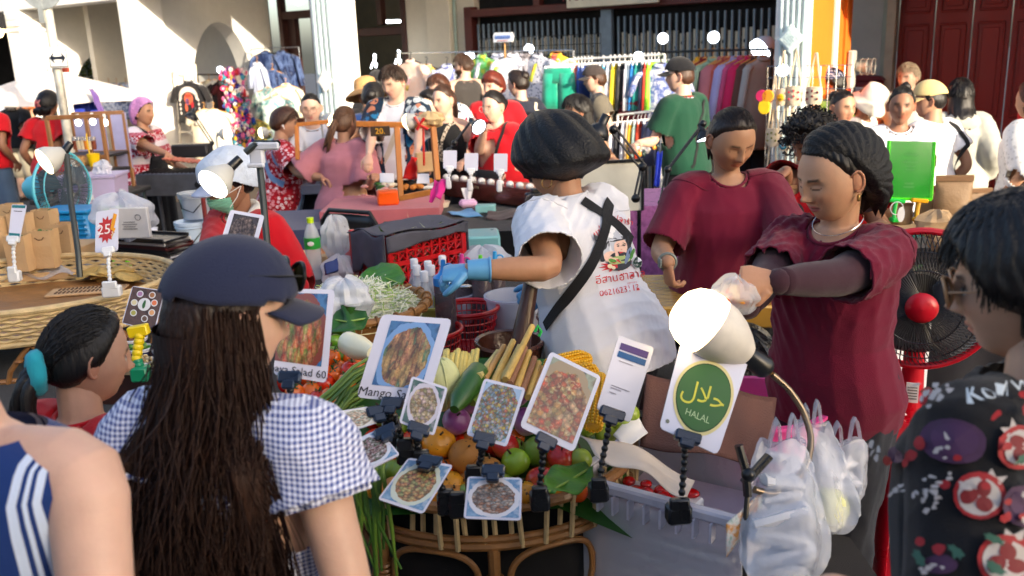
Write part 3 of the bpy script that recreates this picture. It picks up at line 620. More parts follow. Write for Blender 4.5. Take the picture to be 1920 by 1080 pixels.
ribbon(tour,[(.12,-.1,1.5),(.06,-.2,1.35),(-.06,-.22,1.15),(-.18,-.1,.98)],.04,cloth('cream strap',(205,196,180)))
o=person('let','brown haired man in white shirt printed with coloured letters',822,168,8.2,-20,hyaw=-40,hp=14,sex='m',shirt=LET,hair=('short',(70,40,26),dict(thick=.026)),loose=.03,skin=SKL,sleeve=.9);glasses_on(o,(30,24,22),(20,16,14))
o=person('sung','dark haired person in teal top and sunglasses behind the ponytail woman',806,198,8.1,-40,hyaw=-45,hp=14,shirt=cloth('teal cloth',(16,70,84)),hair=('bob',BK),skin=SKL);glasses_on(o,(24,20,18),(18,14,12))
o=person('ponyw','woman with high ponytail in black sleeveless top with leopard trim',831,189,7.5,-28,hyaw=-42,hp=10,shirt=BLACK,sleeve=0,neck=.105,loose=.012,hair=('pony',(58,38,28),dict(tie=(0,.085,.085),len=.34,thick=.010,line=UP_)),skin=SKL,arms={1:(872,300,7.2)})
LEO=blobs('leopard trim',(206,190,170),[(30,24,22),(60,40,30)],60,.5)
for sx in(-1,1):ribbon(o,[(sx*.09,-.02,1.40),(sx*.07,-.12,1.32),(sx*.02,-.2,1.18),(sx*.0,-.2,1.02)],.028,LEO,'collar_trim')
o=person('beard','bearded long haired man in charcoal tank top',868,124,10.3,205,hyaw=248,sex='m',shirt=cloth('charcoal cloth',(62,58,56)),sleeve=0,neck=.1,loose=.03,hair=('bun',(70,50,38),dict(thick=.018,at=(0,.11,.0),r=.03)),skin=SKL);glasses_on(o,(20,16,14),(12,10,10))
u,F=ico(5);p=head_pt(u);g=G();kp=(p[:,2]<-.03)&(u[:,1]<.12)&~((np.abs(p[:,0])<.025)&(np.abs(p[:,2]+.055)<.012));g.add(o['HT'](p+u*(.014+.004*vnoise(p,200,3))[:,None]),[f for f in F if all(kp[i]for i in f)]);g.build('beard',HM((56,38,28)),o['root'],180)
o=person('aub','auburn haired young man in red tee behind the woman in red polo',924,163,8.3,-15,hyaw=-38,hp=8,sex='m',shirt=RED,hair=('short',(92,36,24),dict(thick=.032,line=([-.11,-.085,-.07,-.05,-.03,-.012,.02,.035,.06,.11],[.05,.046,.042,.036,.02,-.006,-.03,-.062,-.085,-.09]))),skin=SKL)
polo=person('polo','woman with glasses in red polo and dark apron, hand at her chin',925,201,7.2,-40,hyaw=-44,hp=12,shirt=RED,hair=('bun',BK,dict(thick=.012,line=UP_,at=(0,.11,.0))),skin=SKL,sleeve=.8,loose=.028,fat=.2,arms={-1:(908,246,6.85),1:(950,320,7.1)},elbow={-1:(-.3,-.2,-1)},hem=.2)
glasses_on(polo,(190,180,170),r=.023);apron_on(polo,(40,40,46),w=.23,z0=.38,z1=-1.1);ribbon(polo,[(.1,.0,1.45),(.12,-.15,1.25),(.1,-.2,1.1)],.025,BLACK)
o=person('navy','woman in navy tee with hair in a claw clip and a cream bag strap',970,158,8.6,215,hyaw=235,hp=14,shirt=NAVY,hair=('bun',DB,dict(thick=.02,at=(0,.10,.05),r=.045)),skin=SKL);glasses_on(o,(40,40,44));ribbon(o,[(-.11,.1,1.42),(-.1,.25,1.2),(.1,.2,1.0)],.03,cloth('cream strap',(205,196,180)))
o=person('longh','woman with long black hair in white sleeveless top looking down to the left',1082,210,7.0,-52,hyaw=-82,hp=16,shirt=WHITE,sleeve=0,hair=('long',BK,dict(len=.42,thick=.022)),arms={1:(1150,300,6.8)},loose=.02,neck=.1)
o=person('capm','man in dark cap and grey tee with a backpack strap facing left',1114,150,9.0,-100,hyaw=-92,hp=8,sex='m',shirt=cloth('olive grey cloth',(104,98,86)),hair=('short',BR),skin=SKL,loose=.035,hem=.25);cap_on(o,(62,54,52));ribbon(o,[(.16,.05,1.5),(.22,-.06,1.4),(.2,-.12,1.1)],.05,NAVY)
green=person('green','man in dark green polo and black cap reaching out to the left',1274,144,6.95,222,hyaw=250,hp=4,sex='m',shirt=cloth('bottle green cloth',(14,62,44),var=.06),hair=('crop',BR),skin=SKL,sleeve=.75,loose=.03,arms={1:(1196,268,6.6),-1:(1262,238,7.3)},legs=('shorts',(26,26,28)),curl=.6,hem=.16,elbow={1:(-.2,.4,-1)})
cap_on(green,(22,22,26));ribbon(green,[(-.14,.15,1.5),(-.05,.25,1.3),(.15,.2,1.0)],.02,BLACK)
g=G();N0=green['N']
for r2,m,z in((.078,0,.0),(.083,1,-.008),(.088,2,-.016)):g.tube([N0+green['up']*(.01+z)*1+green['xr']*r2*math.cos(a)+green['fd']*(r2*.9*math.sin(a)-.01)for a in np.linspace(0,2*math.pi,20,endpoint=False)],.006,6,m,closed=True)
g.build('collar',[cloth('bottle green cloth',(14,62,44),var=.06),RED,WHITE],green['root'])
o=person('boy','boy in beige cap and white sketch print tee seen from behind',1405,160,9.0,182,s=.9,shirt=BOYP,hair=('crop',BR,dict(thick=.012)),skin=SKL,neck=.07);cap_on(o,(226,205,180),back=True)
o=person('plaid','curly haired person in blue plaid cap and green tee',1558,158,8.2,215,hyaw=245,sex='m',shirt=cloth('leaf green cloth',(104,140,62)),hair=('curly',BK,dict(cutz=-.2,thick=.03)),skin=SKT);cap_on(o,(24,26,36),pat=PLAID)
o=person('pinkt','woman in pale pink top with hair tied back facing us',1580,203,6.6,12,hyaw=20,hp=9,shirt=cloth('pale pink cloth',(216,176,190)),sleeve=.3,hair=('bun',DB,dict(thick=.008,line=UP_)),eyes='down')
o=person('bucket','woman in white bucket hat and white top bending over',1631,190,7.8,40,hyaw=30,hp=38,lean=10,shirt=LACE,hair=('bob',BR));hat_on(o,[(.001,.152),(.06,.150),(.092,.135),(.104,.06),(.108,.035),(.135,.0),(.165,-.035)],(226,222,208),'bucket_hat',.02)
o=person('old','older man with short grey hair in front of the red doors',1702,146,8.4,-30,hyaw=-52,sex='m',shirt=cloth('pale green cloth',(190,200,190)),hair=('crop',(150,132,110),dict(thick=.014)),skin=(.52,.31,.22),age=1,eyes='down')
wt=person('white','woman in white tee with black hair in a bun, mouth slightly open',1690,200,6.05,-12,hyaw=-20,hp=6,shirt=WHITE,hair=('bun',BK,dict(at=(.02,.06,.115),r=.036,thick=.012,line=UP_)),skin=SKD,age=1,loose=.03,arms={1:(1700,300,5.7),-1:(1665,320,5.8)})
o=person('tan','man in tan cap and white tee turned towards the left',1742,190,6.4,210,hyaw=246,sex='m',shirt=WHITE,hair=('crop',BK),loose=.03);cap_on(o,(214,188,130));ribbon(o,[(-.1,.1,1.36),(-.15,.2,1.2),(-.2,.1,.9)],.03,BLACK)
o=person('hood','woman with long straight black hair in pale grey hoodie',1800,180,7.0,168,shirt=cloth('pale grey fleece',(176,176,166)),sleeve=1.85,loose=.04,hair=('long',BK,dict(len=.30,thick=.022)),skin=SKL,hem=.2)
g=G();g.lathe([(.06,.03),(.1,.0),(.12,-.05),(.09,-.10),(.03,-.12)],20,c=o['N']+o['fd']*.06,sx=1.1,sy=.7,wob=lambda t,z:1+.06*math.sin(3*t));g.build('hood',cloth('pale grey fleece',(176,176,166)),o['root'],180,solid=.01)
o=person('lace','woman in white lace top and white shorts with long brown hair at the right edge',1932,190,6.15,205,shirt=LACE,sleeve=1.2,loose=.05,hair=('long',(70,36,24),dict(len=.25)),legs=('shorts',(226,222,214)),hem=.08)
o=person('redr','person in red shirt behind the woman in white lace',1952,160,7.9,200,shirt=RED,hair=('short',BK),loose=.04)
# behind the main stall
o=person('curly','person with curly black hair in bright red shirt leaning behind the maroon shirted woman',1522,268,4.25,-42,hyaw=-62,hp=30,lean=16,sex='m',shirt=RED,hair=('curly',BK,dict(thick=.042)),skin=SKD,arms={-1:(1478,312,3.75),1:(1652,420,3.9)},loose=.03,handd={-1:(-.8,-.2,-.5)})
mar2=person('mar2','heavier woman in maroon tee with tied back hair looking down',1372,265,3.58,0,hyaw=16,hp=30,lean=3,shirt=MAR,hair=('pony',DB,dict(thick=.012,line=UP_,len=.16,tie=(0,.11,.0))),skin=(.38,.20,.115),fat=.30,loose=.018,sleeve=.95,eyes='down',legs=(T_,(20,22,28)),arms={-1:(1252,492,3.35),1:(1452,440,3.28)},elbow={1:(1,.6,-1)},curl=.55,fold=.010,wf=1.1,hem=.2,handn={1:(.9,-.5,0),-1:(-1,-.3,0)},handd={1:(-.15,-.1,-1),-1:(.1,0,-1)})
mar=person('mar','woman in maroon tee and black ruched hairnet filling a plastic bag',1560,335,2.52,-50,hyaw=-70,hp=18,lean=3,shirt=MAR,hair=('bob',BK,dict(thick=.010,len=.1,line=UP_)),skin=(.50,.275,.165),fat=.12,wf=1.1,jaw=.2,loose=.017,sleeve=.9,eyes='down',sub=6,lips=(.36,.10,.10),arms={1:(1458,528,2.18),-1:(1392,590,2.28)},elbow={1:(.6,-.2,-1),-1:(-.4,.2,-1)},hem=.2,fold=.010,handn={1:(.25,-.9,.45),-1:(0,.3,1)},handd={1:(-.92,.1,.05),-1:(-.6,.2,.3)},curl={1:.72,-1:.6},vox=.006)
cen=person('cen','stall cook in white printed tee and black bonnet with crossed apron straps on the back',1040,318,3.12,218,hyaw=222,hp=38,lean=19,side=-3,shirt=WHITE,hair=('short',BK),skin=(.44,.22,.12),fat=.16,loose=.034,sleeve=.88,arms={1:(884,506,2.74),-1:(1020,552,3.12)},elbow={1:(1,-.6,-.25),-1:(.8,.6,-.9)},gloves={1:plastic('blue nitrile',(86,150,196),.45),-1:plastic('blue nitrile',(86,150,196),.45)},curl={1:.55,-1:.9},fold=.010,vox=.0065,drop=.05,hem=.26,handd={1:(-.9,.1,-.12),-1:(-.7,-.1,-.25)},handn={1:(0,-.35,1),-1:(.1,-.9,.3)},sub=5)
# in front of the stall
capw=person('capw','woman in navy cap with long dark wavy hair and blue gingham blouse, back to us',432,600,1.50,165,hyaw=128,hp=14,lean=2,shirt=GING,hair=('long',(36,22,18),dict(len=.62,thick=.012)),skin=(.58,.36,.26),sleeve=.34,loose=.03,fold=.008,neck=.08,arms={-1:(655,1250,1.25),1:(170,1400,1.35)})
girl=person('girl','small girl with black hair in a turquoise scrunchie and red top',168,672,1.86,150,hyaw=130,hp=14,s=.86,shirt=RED,sleeve=.3,hair=('pony',BK,dict(tie=(-.02,.118,-.03),len=.2,thick=.016)),skin=(.50,.28,.19))
vest=person('vest','person in navy sleeveless top with white stripes at the left edge, bare arm in front',-72,600,1.20,172,sex='m',hoff=-.085,shirt=None,hair=('bob',(70,42,26),dict(len=.10,thick=.014)),skin=(.60,.37,.28),fat=0)
fru=person('fru','person with black hair, glasses and black tee printed with fruit at the right edge',1918,535,1.34,205,hyaw=236,hp=14,lean=4,shirt=None,hair=('bob',BK,dict(thick=.034,len=.06,line=([-.11,-.085,-.07,-.05,-.03,-.01,.02,.05,.11],[.07,.062,.05,.02,-.02,-.03,-.05,-.09,-.11]))),skin=(.52,.31,.21),fat=.38,sub=6,arms={1:(1560,1120,1.15),-1:(2100,1300,1.2)})
# ---------------------------------------------------------------- details of the nearer people
def decal(o,parts,name='print',strict=True):
 g=G();mats=[]
 for j,(poly,m)in enumerate(parts):
  if m not in mats:mats.append(m)
  if isinstance(poly,tuple):v,f=poly
  else:c=np.mean(np.array(poly),0);v=[tuple(c)]+list(poly);n=len(poly);f=[(0,i+1,(i+1)%n+1)for i in range(n)]
  H_=[px_on(o,x,y)for x,y in v];good=[i for i,h in enumerate(H_)if h[0]is not None]
  if len(good)<len(v)*(1 if strict else.6):continue
  q=[];iv=o['inv'].inverted()
  for i,(x,y)in enumerate(v):
   h,nn=H_[i]
   if h is None:i2=min(good,key=lambda a:(v[a][0]-x)**2+(v[a][1]-y)**2);h=o['inv']@PD(x,y,(iv@H_[i2][0]-CAM).dot(f_));nn=H_[i2][1]
   cd=(o['inv']@CAM-h).normalized();q.append(h+(nn if nn.dot(cd)>0 else-nn)*(.0065+.0002*j))
  if strict:
   d_=[(iv@h[0]-CAM).dot(f_)for h in H_]
   if max(d_)-min(d_)>.12:continue
  g.add(q,f,mats.index(m))
 return g.build(name,mats,o['root'],0)if g.v else None
def ell(cx,cy,a,b,rot=0,n=18,jag=0):
 c,s_=math.cos(R(rot)),math.sin(R(rot));out=[]
 for i in range(n):
  t=2*math.pi*i/n;k=1+jag*(1 if i%2 else-1);x,y=a*k*math.cos(t),b*k*math.sin(t);out.append((cx+x*c-y*s_,cy+x*s_+y*c))
 return out
def txt(s,cx,cy,h,rot=0,squash=1):
 v,f=text(s,h*1.35);c,s_=math.cos(R(rot)),math.sin(R(rot));return([(cx+x*squash*c+y*s_,cy+x*squash*s_-y*c)for x,y,z in v],f)
def ink(c,rough=.7):return M('print ink',c,rough,0,.05,20)
def headshell(o,fn,line,name,mat,sub=5,parent=None):
 u,F=ico(sub);p=head_pt(u);q,keep=fn(u,p,p[:,2]-np.interp(p[:,1],*line));g=G();g.add(o['HT'](q),[f for f in F if all(keep[i]for i in f)]);return g.build(name,mat,o['root'],180,solid=.004)
SATIN=M('black bonnet cloth',(11,11,14),.5,0,.2,12,.6,120,spec=.35)
# --- stall cook: bonnet, hoop earring, crossed straps, print
def bon(u,p,k):
 az=np.arctan2(u[:,0],u[:,1]-.1);bk=smoothstep(-.5,1,u[:,1]);pl=(np.abs(np.sin(az*8+2.2*vnoise(u,3,2)))-.5)*.010*smoothstep(.0,.05,k)*smoothstep(1,.8,u[:,2])+.006*vnoise(u,9,8)
 puff=smoothstep(-.01,.05,k);q=p*1.03+u*(.012+(.040+.050*bk)*puff+pl)[:,None];q[:,2]-=.028*bk*smoothstep(.2,1,u[:,1])*puff;q[:,2]+=.028*np.exp(-((u[:,1]+.1)/.4)**2-(u[:,0]/.3)**2)*(u[:,2]>0);q+=u*(.006*vnoise(p,45,3))[:,None];return q,k>-.012
headshell(cen,bon,([-.11,-.08,-.05,-.01,.02,.05,.11],[.040,.038,.028,-.004,-.03,-.06,-.075]),'bonnet',SATIN,6)
g=G();g.torus(lpt(cen,(.083,.016,-.052)),.019,.0016,24,6,ax=(.2,.9,0));g.build('earring',M('gold',(190,150,90),.25,1,0),cen['root'])
def strap_px(o,pts,w,mat,name='strap',off=.006):
 q=[px_on(o,*p)[0]for p in pts];q=[p for p in q if p is not None];return ribbon(o,q,w,mat,name,off)if len(q)>1 else None
strap_px(cen,[(1062,362),(1074,368),(1090,378),(1104,387),(1118,396),(1134,407),(1150,420),(1165,434),(1180,452),(1190,468),(1198,482),(1203,490)],.037,BLACK,off=.009)
strap_px(cen,[(1141,345),(1139,380),(1133,420),(1120,462),(1098,510),(1068,555),(1042,592),(1028,612)],.037,BLACK,off=.012)
apron_on(cen,(22,22,25),w=.2,z0=.4,z1=-1.2)
rd,dk,skn,gry,wht=ink((206,42,52)),ink((44,48,58)),ink((240,200,180)),ink((196,200,210)),ink((238,238,240))
P_=[(txt('อีสานฮาลาล',1161,520,14.8,-9),rd),(txt('0621623112',1160,546,11,-10),rd),(txt('(ลูกปลา)',1183,531,4,-9),rd),(txt('แซ่บ',1124,434,13,-32),rd),(txt('ปลาร้า',1166,415,11,12),rd)]
P_+=[(ell(1152,498,26,10,-8,22,.28),rd),(ell(1153,462,25,29,0),dk),(ell(1150,464,23,27,8),gry),(ell(1131,470,8,22,12),dk),(ell(1135,468,5,18,12),gry),(ell(1174,462,5,18,-6),dk),(ell(1160,465,12.5,18,-4),skn),(ell(1150,440,19,13,-12),gry),(ell(1146,436,14,12,-12),wht),(ell(1155,449,21,4,-10),dk),(ell(1142,482,13,10),skn),(ell(1158,491,22,18,-6),dk),(ell(1158,488,20.5,8,-8),ink((170,190,120))),(ell(1145,489,7,3.4,14),ink((90,150,60))),(ell(1156,491,6,1.6,40),rd),(ell(1173,480,4,17,18),ink((120,140,175))),(ell(1181,476,3,10,16),ink((80,140,60))),(ell(1154.6,463,2.4,1.2,-6),dk),(ell(1165.2,461,2.4,1.2,-6),dk),(ell(1154,459.5,3.2,.7,-12),dk),(ell(1165.6,457.5,3.2,.7,6),dk),(ell(1160,475,4,1.7,-5),rd),(ell(1160.5,469,1.6,.9),ink((214,160,140))),(ell(1189,493,8.6,10.6),wht),(ell(1189,493,8,10),ink((16,60,52))),(txt('100%',1189,490,3.4,-4),wht),(txt('HALAL',1189,497,3,-4),wht),(ell(1140,500,5,4.5),ink((232,214,180))),(ell(1147,503,4,3.6),ink((232,214,180))),([(1108,440),(1124,448),(1122,456),(1112,452)],dk),([(1113,446),(1122,449),(1120,453)],wht),([(1185,437),(1199,424),(1201,428),(1188,442)],gry)]
decal(cen,P_,'shirt_print',False)
# --- maroon shirted woman: ruched hairnet, earring, necklace, arm sleeves
def ruch(u,p,k):
 bk=smoothstep(-.3,1,u[:,1]);ang=np.arctan2(u[:,2],-u[:,1]);pl=(np.abs(np.sin(ang*17+1.5*vnoise(u,4,5)))-.5)*.007+.004*vnoise(p,90,2)
 puff=smoothstep(-.005,.03,k);q=p+u*(.008+(.014+.030*bk)*puff+pl*puff)[:,None];q[:,2]-=.055*smoothstep(.15,1,u[:,1])*smoothstep(.5,-.6,u[:,2])*puff;q[:,1]+=.012*smoothstep(.2,1,u[:,1]);return q,k>-.008
headshell(mar,ruch,([-.11,-.07,-.05,-.02,.005,.03,.06,.11],[.105,.104,.098,.080,.050,-.01,-.08,-.10]),'hairnet',SATIN,6)
gold=M('gold',(190,150,90),.25,1,0)
g=G();g.box(lpt(mar,(.087,.006,-.048)),(.008,.008,.02),bev=.002);g.build('earring',gold,mar['root'])
N0=mar['N'];g=G();g.tube([N0+mar['up']*(.028-.030*math.sin(-a))+mar['xr']*.070*math.cos(a)+mar['fd']*(.068*math.sin(a)-.008)for a in np.linspace(0,2*math.pi,28,endpoint=False)],.0016,5,closed=True);g.build('necklace',M('silver',(200,200,205),.25,1,0),mar['root'])
SLV=cloth('dark brown sleeve cloth',(58,30,40))
for sg in(1,-1):
 sh,el,wr=mar['S'][sg];a=limb([sh.lerp(el,.70),el,el.lerp(wr,.4),wr.lerp(el,.02)],[.058,.050,.046,.034],16,5);v=np.array(a.v);nn=normals(v,a.f);g=G();g.add(folds(v,nn,.004,4+sg),a.f);g.build('arm_sleeve',SLV,mar['root'],180)
g=G();sh,el,wr=mar2['S'][-1];ax=(wr-el).normalized();g.torus(wr-ax*.01,.031,.007,20,6,ax=ax);g.box(wr-ax*.012+Vector((-.03,-.012,0)),(.012,.034,.036),bev=.004);g.build('watch',plastic('grey rubber',(110,120,118)),mar2['root'])
g=G();sh,el,wr=mar2['S'][1];ax=(wr-el).normalized();g.torus(wr-ax*.02,.034,.003,20,6,ax=ax);g.build('hair_tie',BLACK,mar2['root'])
g=G();g.torus(lpt(mar2,(.01,.095,.03)),.026,.012,18,8,ax=(0,1,.2));g.build('scrunchie',cloth('cream cloth',(216,200,180)),mar2['root'])
# --- woman in navy cap: cap, sunglasses on it, hair, ruffles
cap_on(capw,(34,40,66))
rr=capw['root'];LH=hair_mat((44,25,17),.55,.2);g=G();HTc=capw['HT'];fd,up,xr=np.array(capw['fd']),np.array(capw['up']),np.array(capw['xr'])
def cr(q):
 a=q.uniform(-1.7,1.7);z=q.uniform(-.05,.035);b=.088+.012*q.rand();hp=HTc([(b*math.sin(a)*.95,b*math.cos(a)*1.08,z)])[0];d=hp-HTc([(0,.01,z)])[0];d[2]=0;d=d/np.linalg.norm(d);dr=np.array([0,0,-1])+d*.12+fd*.12;return hp,dr/np.linalg.norm(dr)
Nn=np.array(capw['N'])
def sag(q,t):
 zz=(q-Nn)@up
 if zz<0:
  y=(q-Nn)@fd;need=.105+.01*math.sin(q[0]*60)
  if y<need:q=q+fd*(need-y)*min(1,-zz/.05)
 return q
strands(g,2700,cr,lambda q:q.uniform(.42,.72),3,(.0015),.017,.05,sag,segs=17,rsides=3);g.build('hair_strands',[LH],rr,180)
glasses_on(capw,(16,14,14),(60,52,20),r=.025,up=.078,name='sunglasses')
v,f,n=capw['sv']
for sg in(1,-1):
 sh,el,wr=capw['S'][sg];d=(el-sh).normalized();c0=sh-d*.01;e1=d.cross(Vector(fd)).normalized();e2=d.cross(e1)
 def fl(u_,v_):a=(u_-.5)*4.4+(math.pi/2 if e2.dot(Vector(fd))>0 else-math.pi/2)*0+math.atan2(e2.z,e1.z);r=.058+.018*v_+.008*v_*math.sin(a*9);return c0+d*(.02+.085*v_)+e1*r*math.cos(a)+e2*r*math.sin(a)
 g=G();g.grid(fl,60,8);g.build('ruffle',GING,rr,180,solid=.003)
# --- small girl: scrunchie and flower clip
c=lpt(girl,(-.02,.125,-.03));g=G();g.torus(c,.030,.016,26,10,ax=tuple(girl['HT']([(0,1,-.2)])[0]-girl['HT']([(0,0,0)])[0]));v=np.array(g.v);g.v=[tuple(x)for x in v+normals(v,g.f)*(.007*vnoise(v,150,3))[:,None]];g.build('scrunchie',cloth('turquoise cloth',(40,160,176)),girl['root'],180)
g=G();[g.ball(lpt(girl,(.084,-.02+.016*math.cos(a),.025+.016*math.sin(a))),(.007,.011,.011),i%2,10,8)for i,a in enumerate(np.linspace(0,5.2,6))];g.ball(lpt(girl,(.088,-.02,.025)),.008);g.build('hair_clip',[plastic('pink enamel',(230,150,170)),plastic('white enamel',(236,224,226))],girl['root'])
def down(o,n,seed,length,ang,r0,zr=(-.06,.06),col=BK,wave=.004,b0=.082,name='hair_strands',spread=.02,top=0):
 g=G()
 def rt(q):
  a=q.uniform(*ang);z=q.uniform(*zr);b=math.sqrt(max(1-(z/.125)**2,.05));hp=o['HT']([((b0+.012)*b*math.sin(a),(b0+.03)*b*math.cos(a),z)])[0];d=hp-o['HT']([(0,.01,0)])[0];d/=np.linalg.norm(d);t=np.array([0,0,-1.])-d*(-d[2]);t/=np.linalg.norm(t)+1e-6;return hp+d*.006,t+d*.05
 def sg(q,t):
  c=o['HT']([(0,.012,0)])[0];d=q-c;l=np.linalg.norm(d);m=.104*o['s'];return c+d/l*m if l<m else q
 strands(g,n,rt,length,seed,r0,wave,spread,sg,segs=8,rsides=4);return g.build(name,[HM(col)],o['root'],180)
0 and down(girl,260,8,lambda q:q.uniform(.05,.11),(-1.7,1.7),.0013,(-.0,.10),spread=.008)
# --- person in navy vest, at the left edge
def shirt_only(o,key,mat,sleeveless=True,off=.012,neck=.085,hem=-.1,fold=.005):
 s=o['s'];v=[];k=28;T=[(hem,.175,.14),(0,.175,.14),(.2,.168,.135),(.4,.162,.13),(.6,.166,.13),(.78,.176,.128),(.88,.190,.115),(.945,.182,.085),(.985,.125,.085),(1.01,.10,.075)]
 for t,a,b in T:v+=o['ringv'](t,a*s+off,b*s+off,k=k)
 g=G();g.add(v,[(i*k+j,i*k+(j+1)%k,(i+1)*k+(j+1)%k,(i+1)*k+j)for i in range(len(T)-1)for j in range(k)]);v=np.array([list(x)for x in g.v]);n=normals(v,g.f);n*=np.sign(np.sum(n*(v-v.mean(0)),1))[:,None];o['sv']=(v,g.f,n);return o['mk']('shirt',v,g.f,mat)
def stripes(k):
 sp=k.n('SeparateXYZ',{'Vector':k.coord()});x=k.math('ABSOLUTE',sp.outputs[0]);t=k.math('FRACT',k.math('MULTIPLY',x,1/.085));k.set(Base_Color=k.ramp(t,[(0,(18,46,104)),(.50,(186,200,224)),(.62,(18,46,104)),(.68,(186,200,224)),(.74,(18,46,104)),(.80,(186,200,224)),(.90,(18,46,104))],'CONSTANT'))
shirt_only(vest,'vest',pat('navy cloth with white stripes',stripes))
0 and down(vest,260,5,lambda q:q.uniform(.12,.24),(-2.4,2.4),.0016,(-.05,.08),(70,42,26),.008)
# --- person in fruit print tee, at the right edge
def ft(o):
 g=G();k=24;FB=cloth('black printed cloth',(17,17,22),var=.05);o['mk']
 return FB
FB=cloth('black printed cloth',(17,17,22),var=.05)
def tee(o,key,mat,loose=.03,sleeve=.95,vox=.007):
 s,P,tl,xr,up=o['s'],o['P'],o['tl'],o['xr'],o['up'];g=G();k=20;v=[];T=[(-.12,.19,.14),(0,.195,.14),(.3,.178,.13),(.6,.182,.135),(.8,.19,.13),(.92,.165,.10),(.98,.112,.078),(1.04,.07,.064)]
 for t,a,b in T:v+=o['ringv'](t,a*s+loose,b*s+loose,k=k)
 g.add(v,[(i*k+j,i*k+(j+1)%k,(i+1)*k+(j+1)%k,(i+1)*k+j)for i in range(len(T)-1)for j in range(k)]+[tuple(range(k))[::-1],tuple((len(T)-1)*k+j for j in range(k))])
 for sg in(1,-1):
  sh,el,wr=o['S'][sg];a=limb([P+tl*.93+xr*sg*.07,sh+up*.008,sh.lerp(el,.5),sh.lerp(el,sleeve)],[.075,.085,.082,.088],16,4);g.add(a.v,a.f)
 v,f=remesh(g.v,g.f,vox,4);n=normals(v,f);v=folds(v,n,.007,12);rel=v-np.array(o['N']+up*.03);kp=~((np.sqrt((rel@np.array(xr))**2+(rel@np.array(o['fd']))**2)<.08*s)&(rel@np.array(up)>-.05));f=[q for q in f if all(kp[i]for i in q)];o['sv']=(v,f,n);return o['mk']('shirt',v,f,mat)
tee(fru,'fru',FB)
fr_,wh_,gn,pu,vi=ink((150,14,22)),ink((176,168,164)),ink((44,88,70)),ink((62,26,62)),ink((112,8,16));L_=[]
def pome(cx,cy,a,rot):
 c=lambda x,y:(cx+(x*math.cos(R(rot))-y*math.sin(R(rot)))*a,cy+(x*math.sin(R(rot))+y*math.cos(R(rot)))*a)
 L_.append(([c(-.15,-1.25),c(.2,-.95),c(.55,-1.3),c(.45,-.8),c(-.2,-.75)],wh_));L_.append((ell(cx,cy,a*1.06,a,rot),fr_));L_.append((ell(*c(0,.04),a*.86,a*.80,rot),wh_))
 for t in(0,120,240):L_.append((ell(*c(.40*math.cos(R(t+30)),.05+.36*math.sin(R(t+30))),a*.36,a*.30,rot+t),vi))
for a in((1835,930,44,30),(1650,1030,48,-30),(1880,1050,48,5),(1905,840,40,-40)):pome(*a)
for cx,cy,a,b,q8 in((1682,930,34,46,25),):L_.append((ell(cx,cy,a,b,q8),fr_))
for cx,cy,a,b,q8 in((1790,832,56,40,12),(1690,860,22,17,30),(1905,950,36,40,0),(1770,1062,30,18,0)):L_.append((ell(cx,cy,a,b,q8),pu));L_.append((ell(cx+3,cy-3,a*.7,b*.7,q8),ink((66,30,68))))
for i in range(34):x,y=rnd.uniform(1590,1915),rnd.uniform(735,1075);L_.append((ell(x,y,rnd.uniform(5,10),rnd.uniform(6,11),rnd.uniform(0,90),10),fr_))
for i in range(9):x,y=rnd.uniform(1600,1915),rnd.uniform(740,1075);L_.append((ell(x,y,17,8,rnd.uniform(-60,60),14,.18),gn))
for i in range(12):
 x,y=rnd.uniform(1620,1915),rnd.uniform(740,1075)
 for j in range(7):L_.append((ell(x+rnd.gauss(0,11),y+rnd.gauss(0,9),3.6,3.6,0,8),wh_))
L_.append((txt('KOMW',1857,762,20,-14),ink((190,200,206))));decal(fru,L_,'fruit_print')
glasses_on(fru,(176,130,90),(70,60,60),r=.024);0 and down(fru,520,6,lambda q:q.uniform(.04,.09),(-1.25,1.25),.0016,(-.03,.115),BK,.003,spread=.010)
g=G();g.tube([lpt(fru,p)for p in((-.06,-.085,-.05),(-.076,-.03,-.045),(-.08,.012,-.028))],.0025,6);g.build('mask_loop',plastic('white elastic',(215,200,190)),fru['root'])
# --- seated vendor: mask, bag over the head, towel round the neck
mk_=M('green mask paper',(130,205,180),.7,0,.06,10,.3,90)
u,F=ico(6);p=head_pt(u);kp=(p[:,2]<.0-.3*np.abs(p[:,0]))&(p[:,2]>-.115)&(u[:,1]<-.28);q=p+np.array([0,-1,0])*(.010+.02*np.exp(-(p[:,0]/.03)**2-((p[:,2]+.035)/.03)**2)+.003*np.sin(p[:,2]*480))[:,None]+u*.006
g=G();g.add(vend['HT'](q),[f for f in F if all(kp[i]for i in f)]);ms=g.build('face_mask',mk_,vend['root'],180,solid=.003)
g=G();[g.tube([lpt(vend,a)for a in((s_*.062,-.062,z0),(s_*.079,-.02,z0*.6),(s_*.085,.022,-.004))],.0022,6)for s_ in(-1,1)for z0 in(-.012,-.07)];g.build('ear_loop',plastic('white elastic',(225,225,225)),ms)
def bag(u,p,k):q=p+u*(.030+.016*vnoise(p,50,2)+.02*smoothstep(.3,1,u[:,2])+.04*smoothstep(.2,1,u[:,1])*(u[:,2]>-.3))[:,None];return q,k>0
headshell(vend,bag,([-.11,-.05,0,.05,.11],[.055,.05,.02,-.03,-.05]),'plastic_bag_hat',M('milky plastic film',(196,208,226),.35,0,.1,20,.8,60,alpha=.92),6)
def brim(u_,v_):a=(u_-.5)*2.3;return lpt(vend,(math.sin(a)*(.085+.02*v_),-math.cos(a)*.094-v_*.075*math.cos(a*.6),.055-.02*v_-.02*abs(math.sin(a))**2))
g=G();g.grid(brim,16,5);g.build('visor',cloth('pale blue cloth',(176,186,210)),vend['root'],180,solid=.005)
